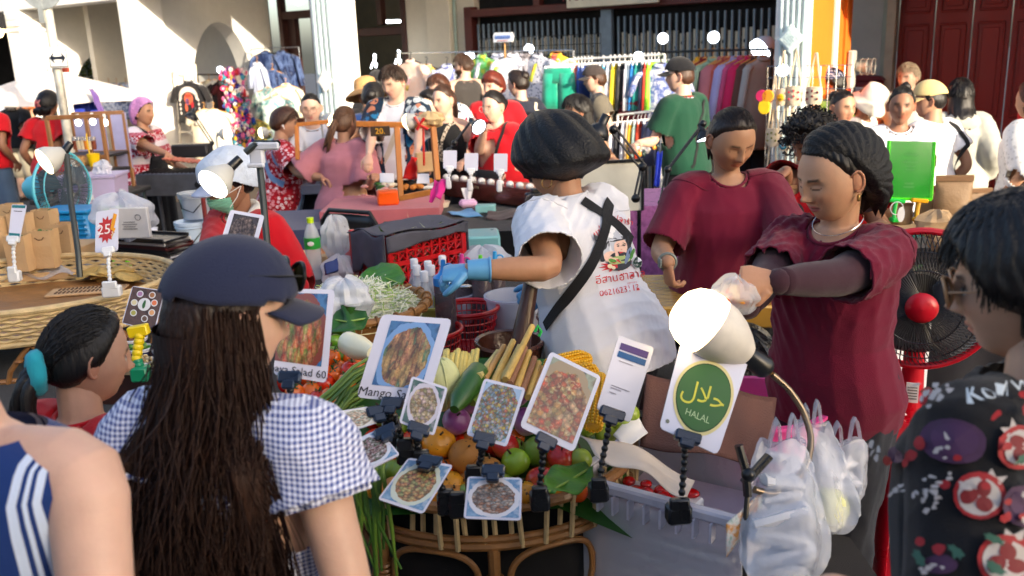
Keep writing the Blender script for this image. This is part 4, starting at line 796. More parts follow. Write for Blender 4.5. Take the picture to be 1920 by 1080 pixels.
g=G();N0=vend['N'];g.tube([N0+vend['up']*(.03-.05*max(0,-math.sin(a)))+vend['xr']*.088*math.cos(a)+vend['fd']*(.085*math.sin(a)-.005)for a in np.linspace(-1.2,math.pi+1.2,22)],[.020+.006*math.sin(i*1.3)for i in range(22)],10);[g.tube([N0+vend['xr']*x-vend['fd']*.11-vend['up']*.02,N0+vend['xr']*x*1.1-vend['fd']*.15-vend['up']*.12,N0+vend['xr']*x*1.1-vend['fd']*.16-vend['up']*.16],[.022,.032,.028],10)for x in(-.07,.04)];v=np.array(g.v);g.v=[tuple(x)for x in v+normals(v,g.f)*(.004*vnoise(v,120,5))[:,None]]
g.build('neck_towel',M('white towelling',(222,220,214),.95,0,.08,20,.8,300),vend['root'],180)
# elephants printed on the hairnet woman's shirt
EPH=[(-1,-.1),(-.9,.45),(-.95,1),(-.7,1),(-.6,.5),(.1,.5),(.15,1),(.4,1),(.45,.4),(.7,.2),(.95,.5),(1.25,.2),(1.3,-.3),(1.15,-.25),(1.05,.1),(.95,-.1),(.85,-.6),(.5,-.75),(.2,-.6),(-.4,-.7),(-.8,-.55)]
er,ew=ink((176,12,40)),ink((226,214,222));E_=[]
for x,y,s_,fl,m in((294,265,8,1,er),(255,243,6,1,ew),(268,246,5,1,ew),(262,298,9,-1,ew),(248,328,7.5,1,er),(276,329,7,1,er),(264,272,7,1,er),(243,269,5,1,er),(240,300,5,-1,ew),(284,290,6,-1,ew)):E_.append(([(x+a*s_*fl,y+b*s_)for a,b in EPH],m))
decal(PEOPLE['ele'],E_,'elephant_print')
o=PEOPLE['curly'];g=G();q=random.Random(31)
for i in range(420):
 d=Vector((q.gauss(0,1),q.gauss(0,1),q.gauss(.3,.8))).normalized()
 if d.y<-.55 and d.z<.45 or d.z<-.35:continue
 c=Vector((d.x*.085,d.y*.112,d.z*.125))*1.14;e1=d.cross(Vector((.3,.5,.8))).normalized();e2=d.cross(e1);r=q.uniform(.006,.012);P=[lpt(o,c+d*(.006*k-.01)+e1*r*math.cos(k*1.1+i)+e2*r*math.sin(k*1.1+i))for k in range(9)];g.tube(P,.0032,4,cap=False)
g.build('curls',HM(BK),o['root'],180)
def arcs(o,n,seed,fa,fb,off=.014,r0=.0013,col=BK,jit=.05,segs=9,name='hair_strands',ends=.4):
 q=np.random.RandomState(seed);g=G()
 for i in range(n):
  a,b=fa(q),fb(q);a=np.array(a)/np.linalg.norm(a);b=np.array(b)/np.linalg.norm(b);w_=math.acos(max(-1,min(1,a@b)));of=off*q.uniform(.75,1.2);j=q.normal(size=3)*jit;U=[]
  if w_<.05:continue
  for k in range(segs):t=k/(segs-1);u=(math.sin((1-t)*w_)*a+math.sin(t*w_)*b)/math.sin(w_)+j*math.sin(math.pi*t)*.6;U.append(u/np.linalg.norm(u))
  U=np.array(U);tt=np.linspace(0,1,segs);P=o['HT'](head_pt(U)+U*(of*(.35+.65*np.sin(np.pi*np.clip(tt*1.6,0,.5)))+.003*np.sin(tt*9+i))[:,None]);g.tube(P,[r0*(1-ends*abs(2*t-1)**3)for t in tt],4,cap=False)
 return g.build(name,[HM(col)],o['root'],180)
def hairline(q):a=q.uniform(-1.75,1.75);return(math.sin(a)*.9,-math.cos(a)*.62,.98-.62*(abs(a)/1.75)**1.6+q.uniform(0,.9)*.8)
for key,n,tie,off,c in(('mar2',520,(.05,1,.0),.017,DB),('girl',420,(-.15,1,-.2),.017,BK),('ponyw',200,(0,.75,.8),.012,(58,38,28)),('polo',220,(0,1,0),.014,BK),('white',200,(.1,.4,1),.013,BK),('pinkt',180,(0,1,.4),.010,DB),('wc',160,(0,1,.4),.010,BK),('pink',240,(0,1,.2),.016,(88,62,46))):
 arcs(PEOPLE[key],n,5+n,hairline,lambda q,tie=tie:np.array(tie)+q.normal(size=3)*.10,off,.0013 if key in('mar2','girl')else.0022,c)
arcs(fru,1500,9,lambda q:np.array((0,.25,1))+q.normal(size=3)*.16,lambda q:(lambda a:(math.sin(a),-math.cos(a),(.62 if abs(a)<1.15 else(.12 if abs(a)<1.55 else-.6))+q.uniform(-.25,.2)))(q.uniform(-3.14,3.14)if q.rand()>.25 else q.uniform(1.0,5.2)),.026,.0012,BK,.05,10)
for key,c,n,r in(('tour',(46,32,24),260,.002),('flo',BR,300,.002),('e5',BK,260,.0024),('aub',(92,36,24),260,.0022),('old',(150,132,110),220,.002),('beard',(70,50,38),240,.002),('longh',BK,260,.002),('hood',BK,300,.002),('let',(70,40,26),240,.002)):
 arcs(PEOPLE[key],n,3+n,lambda q:np.array((0,.3,1))+q.normal(size=3)*.22,lambda q,k=key:(lambda a:(math.sin(a),-math.cos(a),(.55-.75*smoothstep(.5,2.2,abs(a)))+q.uniform(-.1,.25)))(q.uniform(-3.14,3.14)),.020,r,c,.07,8)
for o_,m in((mar,M('maroon seam',(84,6,34),.9)),(mar2,M('maroon seam',(84,6,34),.9)),(cen,M('white seam',(196,196,204),.9))):
 v,f,n=o_['sv'];bv=BVHTree.FromPolygons([tuple(p)for p in v],f);up,xr,fd=o_['up'],o_['xr'],o_['fd']
 for sg in(1,-1):
  sh,el,wr=o_['S'][sg];d=(el-sh).normalized();c=sh-d*.0+o_['up']*.0;e1=d.cross(Vector(fd)).normalized();e2=d.cross(e1);P=[]
  for a in np.linspace(0,2*math.pi,36,endpoint=False):
   q_=e1*math.cos(a)+e2*math.sin(a);h=bv.ray_cast(c+q_*.25,-q_)
   if h[0]is not None and(h[0]-c).length<.13:P.append(h[0]+q_*.005)
  if len(P)>8:
   g=G();run=[P[0]]
   for p in P[1:]:
    if(p-run[-1]).length>.05:
     if len(run)>2:g.tube(run,.0022,5)
     run=[]
    run.append(p)
   if len(run)>2:g.tube(run,.0022,5)
   if g.v:g.build('seam',m,o_['root'],180)
# ---------------------------------------------------------------- the street and the arcaded shophouses (facade line turned 35 degrees to the view)
TH=R(35);FE=Vector((math.cos(TH),-math.sin(TH),0));FN=Vector((math.sin(TH),math.cos(TH),0));FO=PD(600,100,10.7);FO.z=0
def FP(px,py,yl):v=ray(px,py);q=CAM+v*((yl-(CAM-FO).dot(FN))/v.dot(FN))-FO;return q.dot(FE),q.z
def FX(px,py,xl):v=ray(px,py);q=CAM+v*((xl-(CAM-FO).dot(FE))/v.dot(FE))-FO;return q.dot(FN),q.z
def FW(x,y,z):return FO+FE*x+FN*y+Vector((0,0,z))
k=NT('asphalt');co=k.coord();n=k.noise(3,co,5);c=k.mix(k.noise(90,co,2),(44,45,50),(84,85,90));k.set(Base_Color=k.mix(n,c,(52,53,60)),Roughness=.85);k.bump(k.noise(220,co,3),.5,.006);ASPH=k.m
g=G();g.box((0,20,-.05),(160,160,.1));tag(g.build('street',ASPH),kind='structure')
def plaster(name,col,dirt=.12):
 k=NT(name);co=k.coord();n=k.noise(1.4,co,6,.65);n2=k.noise(14,co,4);v=k.n('MapRange',{'Value':n,'From Min':.3,'From Max':.72,'To Min':1-dirt,'To Max':1.03}).outputs[0];v2=k.n('MapRange',{'Value':n2,'To Min':.95,'To Max':1.05}).outputs[0]
 k.set(Base_Color=k.n('HueSaturation',{'Color':lin(col),'Value':k.math('MULTIPLY',v,v2)}).outputs[0],Roughness=.9);k.bump(k.noise(45,co,5),.25,.01);return k.m
PW,PC,PO,PGY=plaster('white plaster',(236,234,228)),plaster('cream plaster',(226,216,196)),plaster('orange plaster',(232,112,16),.08),plaster('grey plaster',(176,172,164),.2)
PALE=plaster('pale blue plaster',(196,214,216),.06);DKW=M('dark brown wood',(62,30,24),.55,0,.2,9,.2,30,stretch=(1,1,.1));RDW=M('red painted wood',(126,18,8),.45,0,.1,5,.12,40,stretch=(1,1,.15));DARK=M('dim interior plaster',(128,120,100),.9);BLKI=M('interior shade paint',(18,16,16),.9)  # the two interior colours are darkened to carry the shade of unlit rooms
RZ=-TH
def house(label):return thing('shophouse',label,'building',FO,RZ,'arcaded shophouses along the street')
hW=house('white plastered shophouse with round arches along its covered walkway');hC=house('cream shophouse with fluted pillars and a closed grey folding gate');hR=house('shophouse with an orange and pale blue pillar and tall red doors')
def part(h,name,bm,mat,**k):return bm.build(name,mat,h,**k)
LB,LT=2.4,2.76
g=G();g.box((-1,4.5-.05,.06),(26,9,.12),bev=.02);g.box((-1,-.12,.05),(26,.14,.1));tag(g.build('pavement',M('walkway tiles',(150,130,108),.7,0,.15,3,.2,30),None),kind='structure').location=FO;bpy.data.objects['pavement'].rotation_euler=(0,0,RZ)
def column(h,x0,x1,y1,m,z1=LT+1.2,base=True,capz=None,nm='column'):
 g=G();g.box(((x0+x1)/2,y1/2,z1/2),(x1-x0,y1,z1),bev=.012)
 g.box(((x0+x1)/2,y1/2,.22),(x1-x0+.06,y1+.06,.44),bev=.015)
 if capz:
  for z,d,t in((capz,.05,.06),(capz+.09,.10,.08),(capz+.2,.05,.1)):g.box(((x0+x1)/2,y1/2,z),(x1-x0+d,y1+d,t),bev=.01)
 return part(h,nm,g,m)
def arch_wall(h,x,y0,y1,ya,yb,zs,zt,th=.32,z1=LT+1.2,m=PW):
 n=28;A=[((ya+yb)/2-(yb-ya)/2*math.cos(math.pi*i/n),zs+(zt-zs)*math.sin(math.pi*i/n))for i in range(n+1)];g=G()
 for sx in(0,1):
  X=x-th*sx;v=[(X,y0,0),(X,y0,z1),(X,y1,z1),(X,y1,0),(X,ya,0),(X,yb,0)]+[(X,a,b)for a,b in A];B=6;o=len(g.v)
  f=[(0,4,B,1),(3,2,B+n,5)]+[(1,B+i,B+i+1)for i in range(n//2)]+[(2,B+i,B+i+1)for i in range(n//2,n)]+[(1,B+n//2,2)]
  g.add(v,f if not sx else[q[::-1]for q in f])
 w=n+7;P=[(ya,0)]+A+[(yb,0)];g.add([(x,a,b)for a,b in P]+[(x-th,a,b)for a,b in P],[(i,i+1,len(P)+i+1,len(P)+i)for i in range(len(P)-1)])
 P=[(y0,z1),(y0,0)];g.add([(x,y0,0),(x-th,y0,0),(x-th,y0,z1),(x,y0,z1)],[(0,1,2,3)]);return part(h,'arched_wall',g,m,smooth=30)
# column A, B with their cross walls
xA0,xA1,xB0,xB1,xC0,xC1,xD0,xD1=-7.0,-6.59,-3.92,-3.54,-.11,.29,5.47,5.76
column(hW,xA0,xA1,.40,PW,capz=2.46);column(hW,xB0,xB1,.46,PW)
arch_wall(hW,xA1-.06,.40,LB,.72,2.02,1.05,2.08);arch_wall(hW,xB1-.06,.46,LB,.84,2.02,1.25,2.44)
g=G();[g.box(((a+b)/2,.2,LT+.7),(b-a,.36,1.4))for a,b in((-14,xA0),(xA1,xB0),(xB1,xC0))];part(hW,'front_beam',g,PW)
g=G();g.box((-2.9-4.6,LB+.1,2),(6.7,.2,4.2));g.box((-3.95,LB+.1,2),(.35,.2,4.2));part(hW,'back_wall',g,PW)
g=G();g.box((-6,4.4,4.05),(14,9.4,.2));part(hW,'ceiling',g,PW)
# inside beyond the arches: side room wall and greenery court
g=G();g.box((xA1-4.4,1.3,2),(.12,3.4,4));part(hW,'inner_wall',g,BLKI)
g=G();g.box((xB1-3.0+.6,1.6,1.8),(.12,1.7,3.6));part(hW,'inner_wall',g,PC)
# doorway behind B-C: brown frame and dim room, then window between C and the cream wall
def frame(h,x0,x1,z0,z1,y,t=.09,d=.12,mid=None,tr=None,name='door_frame',m=DKW):
 g=G();g.box((x0+t/2,y,(z0+z1)/2),(t,d,z1-z0),bev=.008);g.box((x1-t/2,y,(z0+z1)/2),(t,d,z1-z0),bev=.008);g.box(((x0+x1)/2,y+.003,z1-t/2),(x1-x0-2*t,d-.006,t),bev=.008)
 if tr:g.box(((x0+x1)/2,y+.003,tr),(x1-x0-2*t,d-.006,t*1.3),bev=.008)
 for q in mid or():g.box((q,y+.004,(z0+(tr or z1))/2 if not tr else tr+(z1-tr)/2),(t,d-.01,(z1-tr-2*t)if tr else z1-z0-t),bev=.006)
 return part(h,name,g,m)
frame(hW,-3.33,-2.30,.12,3.6,LB+.03,tr=2.52);frame(hC,-2.28,-.70,.12,3.6,LB+.03,tr=2.20,mid=(-1.2,))
g=G();g.box((-3.2,LB+.12,1.3),(.26,.1,2.4));part(hW,'door_leaf',g,DKW)
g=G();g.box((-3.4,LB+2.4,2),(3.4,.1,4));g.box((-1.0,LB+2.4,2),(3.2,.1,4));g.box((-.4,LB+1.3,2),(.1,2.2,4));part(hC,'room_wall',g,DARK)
g=G();[g.tube([FW(0,0,0)*0+Vector(p)for p in((-1.76,LB+.6,2.36),(-1.40,LB+.9,2.36))],.02,8)];part(hC,'fluorescent_tube',g,M('lit tube',(235,245,255),.3,emit=9))
# cream wall, fluted pillars
g=G();g.box((-.1,LB+.1,2),(1.2,.2,4.2));part(hC,'back_wall',g,PC)
g=G();g.box((-.03,LB-.06,2),(.4,.12,4.2),bev=.01);part(hC,'pilaster',g,PC)
g=G();g.tube([(.20,LB-.04,.2),(.20,LB-.04,3.5)],.022,8);part(hC,'drain_pipe',g,M('pale green pipe',(170,190,180),.5))
column(hC,xC0,xC1,.36,PW);column(hR,xD0,xD1,1.24,PO)
def flutes(h,x0,x1,y,z0,z1,n,m,gm,dz,dm):
 w=(x1-x0)/(2*n+1)
 for i in range(n):
  g=G();c=x0+w*(2*i+1.5);g.box((c,y-.012,(z0+z1)/2),(w*.95,.03,z1-z0),bev=.006);part(h,'flute',g,gm)
 cx=(x0+x1)/2;g=G()
 for s_,t,d in((.115,.05,0),(.085,.062,0)):
  P=[(-s_*.95,0),(0,-s_),(s_*.95,0),(0,s_)];fr=Matrix.Translation((cx,y-.025,dz))@Matrix.Rotation(R(90),4,'X');g.prism(P,t,fr,0 if d==0 else 0)
 for a in range(-2,3):
  for b in range(-2,3):
   if abs(a)+abs(b)<4:g.box((cx+(a-b)*.0125,y-.085,dz+(a+b)*.0135),(.010,.012,.010))
 part(h,'diamond_panel',g,dm)
flutes(hC,xC0+.02,xC1-.02,0,.5,3.4,4,PW,PALE,1.60,PW)
g=G();P=[(-.09,0),(0,-.1),(.09,0),(0,.1)];g.prism(P,.03,Matrix.Translation((xC1,.17,1.62))@Matrix.Rotation(R(90),4,'Z')@Matrix.Rotation(R(90),4,'X'));part(hC,'diamond_panel',g,PW)
g=G();g.box(((xD0+xD1)/2-.004,-.012,1.9),(xD1-xD0+.01,.03,3.8),bev=.004);part(hR,'pillar_face',g,PW)
flutes(hR,xD0+.01,xD1-.015,-.026,.5,3.6,5,PW,PALE,1.885,PALE)
g=G();g.box((xD1+.012,.66,1.9),(.03,.10,3.8),bev=.005);part(hR,'white_trim',g,PW)
g=G();g.box((xD1+.01,.98,1.9),(.03,.06,3.8),bev=.005);part(hR,'orange_trim',g,PO)
# folding gate between the cream wall and the orange pillar
x0,x1=.42,5.2
g=G();g.box((.46,LB-.02,1.2),(.13,.16,2.5),bev=.01);g.box(((x0+x1)/2,LB-.025,2.36),(x1-x0,.15,.10),bev=.01);g.box((1.55,LB-.02,2.9),(.10,.12,1.0),bev=.01);g.box(((x0+x1)/2,LB-.02,3.45),(x1-x0,.12,.1));part(hC,'gate_frame',g,M('brown painted wood',(88,36,30),.5,0,.15,8,.15,40))
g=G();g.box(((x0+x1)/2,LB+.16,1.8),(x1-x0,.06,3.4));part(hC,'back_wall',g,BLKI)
SLT,BAR=M('weathered beige slat',(240,226,200),.7,0,.25,7,.2,60,stretch=(1,1,.1)),M('grey blue gate paint',(126,142,154),.5,0,.15,10)
g0=G();g0.box((0,0,.95),(.026,.03,2.5),bev=.006);bar=None;g1=G();g1.box((0,.05,1.02),(.066,.012,1.98),bev=.003);slat=None;xx=x0+.16;i=0;Lt_=G();hole=G();nb_=0
while xx<x1:
 if 2.46<xx<2.62 and nb_==0:
  g=G();g.box((2.54,LB-.01,1.2),(.15,.08,2.4),bev=.01);part(hC,'gate_post',g,BAR);nb_=1;xx=2.70
 if bar is None:bar=g0.build('gate_bar',BAR,hC);slat=g1.build('gate_slat',SLT,hC);b,s_=bar,slat
 else:
  b=bar.copy();s_=slat.copy();sc.collection.objects.link(b);sc.collection.objects.link(s_)
 b.location=(xx,LB-.02,.02);s_.location=(xx+.042,LB,.06*math.sin(i*1.7)*.4)
 for z in(1.62,1.40,.9,.6):
  if xx>1.3:
   for s2 in(-1,1):Lt_.tube([(xx-.006,LB-.045-.004*s2,z-s2*.075),(xx+.088,LB-.045-.004*s2,z+s2*.075)],.008,4)
 hole.ball((xx+.042,LB+.035,1.78+.05*(i%3)),(.013,.004,.02),nu=8,nv=5);xx+=.085;i+=1
part(hC,'gate_lattice',Lt_,M('grey gate strip',(196,194,186),.5,0,.15,10))['kind']='stuff';part(hC,'slat_hole_dot',hole,BLKI)['kind']='stuff'  # slat holes are dark dots, the shade of an opening put into their colour
# sign board over the gate
a,b=FP(1064,16,LB-.2),FP(1235,2,LB-.2);sb=thing('sign_board','cream sign board with dark red capital letters hung over the folding gate','sign',FW((a[0]+b[0])/2,LB-.2,a[1]),RZ);L=b[0]-a[0]
g=G();g.box((0,0,.22),(L,.05,.44),bev=.008);g.build('board',M('cream board',(222,214,190),.6),sb);v,f=text('HUA NAM',.235);g=G();g.add([(x*.85-.22,-.028,y+.155)for x,y,z in v],f);g.build('lettering',M('dark red paint',(116,20,28),.5),sb,0)
# right hand house: grey wall, pale trim, red panelled doors
g=G();g.box((5.45,LB+.1,2),(.62,.2,4.2));part(hR,'back_wall',g,PGY)
for x,w_,m,d in((5.79,.05,M('sage trim',(150,154,140),.6),.1),(5.86,.09,M('stone trim',(176,160,138),.7,var=.15),.16)):g=G();g.box((x,LB-d/2+.08,2),(w_,d,4.2),bev=.006);part(hR,'door_jamb',g,m)
xd=5.91
for i in range(6):
 w_=.345;g=G();g.box((xd+w_/2,LB+.06,1.9),(w_-.012,.05,3.6),bev=.004);d=part(hR,'door_leaf',g,RDW)
 for z0,z1 in((.25,.95),(1.05,1.98),(2.08,3.4)):
  g=G();cx=xd+w_/2
  for q in((cx,(z0+.012),w_-.10,.022),(cx,z1-.012,w_-.10,.022)):g.box((q[0],LB+.028,q[1]),(q[2],.022,q[3]),bev=.006)
  for q in(cx-w_/2+.055,cx+w_/2-.055):g.box((q,LB+.028,(z0+z1)/2),(.020,.0215,z1-z0-.046),bev=.006)
  g.box((cx,LB+.031,(z0+z1)/2),(w_-.19,.012,z1-z0-.12),bev=.005);g.build('door_panel',RDW,d)
 xd+=w_
g=G();g.box((xd+2,LB+.1,2),(4,.2,4.2));g.box((6.9,LB+.3,4.2),(4,.4,1.2));part(hR,'side_wall',g,PGY)
g=G();[g.box(((a_+b_)/2,.18,LT+.7),(b_-a_,.34,1.4))for a_,b_ in((xD1,12),)];part(hR,'front_beam',g,PC);g=G();g.box(((xC1+xD0)/2,.18,4.6),(xD0-xC1,.34,1.6));part(hC,'front_beam',g,PC)
g=G();g.box((8.9,1.3,LT+1.3),(6.2,2.6,.12));part(hR,'ceiling',g,PC);g=G();g.box((2.6,1.3,5.0),(6.2,2.6,.12));part(hC,'ceiling',g,PW)
g=G();g.box((-1,.6,6.6),(28,.3,2.6));part(hC,'upper_wall',g,PC)
g=G();g.box((10.6,1.5,2),(.25,2.2,4));part(hR,'unseen_party_wall',g,PW);column(hR,10.5,10.9,.4,PW)  # unseen wall added at the far end to keep the sun off the red doors
# the row across the street, behind the viewer: it keeps the near stalls in shade
hB=thing('shophouse','long cream shophouse row on the near side of the street','building',FO-FN*13.5,RZ);g=G();g.box((41,-3,4.8),(54,6,9.6),bev=.05);g.box((41,-.1,9.7),(54,.5,.3));g.box((-13,-3,1.9),(54,6,3.8),bev=.05);g.build('wall',PC,hB)
for i in range(-8,20):
 for z in((1.6,)if i<5 else(1.6,4.6,7.4)):g=G();g.box((i*3.2,.03,z),(1.1,.08,1.7),bev=.02);g.build('window_shutter',M('green shutter',(60,90,80),.6),hB)
# wall lamp, caged lamp, hanging bulb, letter box, red notice
def lamp_lantern(p,s=1):
 t=thing('wall_lantern','black iron wall lantern with a lit bulb on the left pillar','lamp',p,RZ);m=M('black iron',(28,28,32),.45,.5)
 g=G();g.lathe([(.001,.20),(.02,.19),(.03,.13),(.10,.03),(.105,.0),(.10,.0)],20);g.tube([(.0,0,.2),(.03,0,.27),(.12,0,.27),(.17,.0,.18),(.17,0,.08)],.012,8);g.box((.18,0,.1),(.03,.1,.24),bev=.01);g.build('bracket',m,t);g=G();g.lathe([(.09,0),(.085,-.06),(.05,-.13),(.001,-.15)],20);g.build('bulb',M('lit warm glass',(255,226,170),.3,emit=2.2),t);return t
lamp_lantern(FW(-7.02,-.12,FP(10,52,-.1)[1]))
t=thing('hanging_lamp','round warm lit bulb hanging at the walkway ceiling beside the fluted pillar','lamp',PD(559,0,11.2));g=G();g.ball((0,0,0),.062);g.build('bulb',M('lit warm glass',(255,226,170),.3,emit=2.2),t);g=G();g.cyl((0,0,.06),(0,0,1.1),.012);g.build('cord',BLACK,t)
t=thing('caged_lamp','wire caged floodlight and grey switch box fixed to the orange pillar','lamp',FW(xD1+.04,1.12,1.55),RZ);m=M('grey metal',(170,168,160),.4,.5)
g=G();g.box((.02,-.05,.04),(.05,.14,.34),bev=.01);g.build('switch_box',M('grey plastic',(190,186,176),.5),t);g=G();g.cyl((.05,0,.06),(.14,0,.06),.045,.055);g.build('lamp_head',m,t);g=G();[g.torus((.10+.05*i,0,.06),.075,.004,16,5,ax=(1,0,0))for i in range(3)];[g.tube([(.08,.075*math.cos(a),.06+.075*math.sin(a)),(.22,.075*math.cos(a),.06+.075*math.sin(a))],.004,5)for a in np.linspace(0,5.2,6)];g.build('wire_cage',m,t);g=G();g.tube([(.04,0,-.1),(.06,.0,-.3),(.10,.05,-.5),(.05,.05,-.7)],.008,6);g.build('cable',BLACK,t)
a=FP(1615,165,LB-.1);t=thing('letter_box','dark red wall letter box with a small white label','letter box',FW(a[0],LB-.02,a[1]),RZ);g=G();g.box((0,-.06,-.02),(.44,.13,.20),bev=.015);g.prism([(-.24,.08),(.24,.08),(.2,.115),(0,.14),(-.2,.115)],.16,Matrix.Translation((0,.02,0))@Matrix.Rotation(R(90),4,'X'));g.build('box',M('dark red metal',(110,14,22),.45,var=.1),t);g=G();g.box((.03,-.13,-.03),(.2,.006,.08));[g.box((.03,-.135,-.05+.02*i),(.15,.004,.006),1)for i in range(3)];g.build('label',[plastic('white enamel',(214,206,210)),ink((90,60,80))],t)
t=thing('hanging_tag','small red and white card hanging by the letter box','tag',PD(1591,165,8.6),RZ);g=G();g.box((0,0,0),(.07,.006,.13),rot=Matrix.Rotation(.3,3,'Y'),bev=.002);g.build('card',M('red card',(190,60,60),.5),t);g=G();g.tube([(0,0,.06),(-.03,0,.14),(.02,0,.2)],.003,5);g.build('string',WHITE,t)
# greenery in the court behind the left arch
def bush(name,label,c,r,n,seed,cols=((62,92,22),(36,62,18),(120,120,40)),ls=.09):
 q=random.Random(seed);t=thing(name,label,'plant',(c[0],c[1],0));g=G();LM=[M('leaf green',k_,.5,var=.25,vs=5)for k_ in cols]
 for i in range(n):
  d=Vector((q.gauss(0,1),q.gauss(0,1),q.gauss(0,1))).normalized()*(q.random()**.4);p=Vector((d.x*r[0],d.y*r[1],c[2]+d.z*r[2]));a=Vector((q.gauss(0,1),q.gauss(0,1),q.gauss(-.2,.6))).normalized();b=a.cross(Vector((q.random(),q.random(),q.random()))).normalized();s=ls*q.uniform(.6,1.3)
  g.add([p,p+a*s*.5+b*s*.18,p+a*s,p+a*s*.5-b*s*.18],[(0,1,2,3)],q.choice((0,0,1,1,2)))
 o=g.build('foliage',LM,t,0);o['kind']='stuff';g=G();[g.tube([(0,0,0),(q.uniform(-.1,.1),q.uniform(-.1,.1),c[2]*.5),(q.uniform(-.3,.3)*r[0],q.uniform(-.3,.3)*r[1],c[2])],[.03,.02,.012],6)for i in range(5)];g.build('stem',DKW,t);return t
p=PD(196,140,17.2);bush('potted_shrub','sunlit green and yellow shrub seen through the left arch',p,(.75,.6,.5),1500,3,((96,124,26),(46,76,18),(150,130,30)));p=PD(140,140,17.0);bush('potted_shrub','low shrub at the left foot of the arch, left of the other',p,(.5,.5,.4),900,4);p=PD(6,120,19);bush('potted_shrub','dark green shrub beyond the far left pillar',p,(.7,.7,1.2),1200,5)
# road signs on the pole
pb=PD(101,90,8.6);ps=thing('sign_pole','galvanised pole with the back of a round sign and a two way arrow plate','road sign',(pb.x,pb.y,0),R(-4));st=M('galvanised steel',(170,174,172),.4,.7,.2,14,.1,50)
zt=lambda py:PY(101,py,pb.y).z
g=G();g.cyl((0,0,0),(0,0,2.9),.042);g.build('pole',M('worn white pole',(196,194,184),.5,.3,.3,9),ps);g=G();g.cyl((0,-.05,zt(-14)+.05),(0,-.062,zt(-14)+.05),.20,n=32);g.build('round_sign',st,ps);g=G();g.box((-.035,-.055,zt(-10)),(.05,.02,.5));g.build('bracket',st,ps)
z=zt(109);t=.085;g=G();g.box((.07,-.07,z),(.195,.012,.185),0,bev=.003);g.box((.07,-.078,z),(.178,.006,.168),1,bev=.002);g.box((.07,-.082,z),(.164,.005,.154),0,bev=.002)
g.box((.07,-.086,z),(.05,.005,.026),1)
for s_ in(-1,1):g.prism([(s_*.024,.012),(s_*.05,.05),(s_*.042,.016),(s_*.042,-.016),(s_*.05,-.05),(s_*.024,-.012)][::s_]if False else[(s_*.078,0),(s_*.034,.052),(s_*.046,.016),(s_*.022,.013),(s_*.022,-.013),(s_*.046,-.016),(s_*.034,-.052)],.006,Matrix.Translation((.07,-.0835,z))@Matrix.Rotation(R(90),4,'X'),1)
g.build('arrow_plate',[M('white sign paint',(224,226,226),.4),M('navy sign paint',(22,28,42),.4)],ps);g=G();g.box((-.0,.06,z-.02),(.17,.01,.23));g.build('red_plate',M('red oxide paint',(190,84,66),.6),ps)
# market parasol
c=PD(92,137,11.5);um=thing('market_parasol','white cloth market parasol open over the far left stalls','umbrella',(c.x,c.y,0));zz=c.z
def cano(u_,v_):a=u_*2*math.pi;r=v_*1.28*(1-.035*(1-abs(math.cos(a*4))));return(r*math.cos(a),r*math.sin(a)*1.0,zz+.02-.36*v_**1.15-.02*v_*abs(math.sin(a*4)))
g=G();g.grid(cano,32,8);g.build('canopy',M('white canvas',(214,206,200),.9,var=.05,trans=0),um,0,solid=.006);g=G();g.cyl((0,0,0),(0,0,zz+.06),.022);[g.tube([(0,0,zz-.02),(1.2*math.cos(a),1.2*math.sin(a),zz-.34)],.01,6)for a in np.linspace(0,5.5,8)];g.build('pole',st,um)
# ---------------------------------------------------------------- clothes stalls in front of the walkway
STEEL,WWIRE,BWIRE=M('chrome tube',(200,202,205),.25,1,.05),M('white wire',(225,225,222),.4),M('black wire',(30,30,32),.4)
def ringmesh(g,rings,k,m=0,cap=True):
 v=[p for r in rings for p in r];n=len(rings);f=[(i*k+j,i*k+(j+1)%k,(i+1)*k+(j+1)%k,(i+1)*k+j)for i in range(n-1)for j in range(k)]
 if cap:f+=[tuple(range(k))[::-1],tuple((n-1)*k+j for j in range(k))]
 g.add(v,f,m)
def shirt_geo(w,l,d,sl,seed,collar=True):
 q=random.Random(seed);g=G();k=26;a,b,c=q.uniform(0,6),q.uniform(5,9),q.uniform(0,6);R_=[]
 for z,hw in((0,.055),(-.03,.09),(-.065,w*.44),(-.14,w*.5),(-.3,w*.48),(-.45,w*.49),(-l,w*.53)):
  t=min(1,-z/l);r=[]
  for j in range(k):
   th=2*math.pi*j/k;fo=1+.35*t*math.sin(b*th+a+2*t)+.2*t*math.sin(3*th+c);r.append((hw*math.cos(th)*(1+.03*math.sin(b*th)*t),d*math.sin(th)*fo*(.6 if z>-.05 else 1),z+.008*math.sin(4*th+a)*t))
  R_.append(r)
 ringmesh(g,R_,k)
 for s_ in(-1,1):
  e=(s_*(w*.5+sl*.34),0,-.10-sl*.94)if sl<.3 else(s_*(w*.5+sl*.16),.0,-.08-sl*.98)
  P=[Vector((s_*w*.36,0,-.075)),Vector((s_*w*.5,0,-.12)),Vector(e).lerp(Vector((s_*w*.5,0,-.12)),.45),Vector(e)];g.tube(P,[(.055,d*.7),(.07,d*.8),(.066,d*.75),(.07,d*.7)],12)
 if collar:g.torus((0,-.012,-.012),.055,.013,16,6,sx=1.1,sy=.6,ax=(0,-.55,.8))
 return g
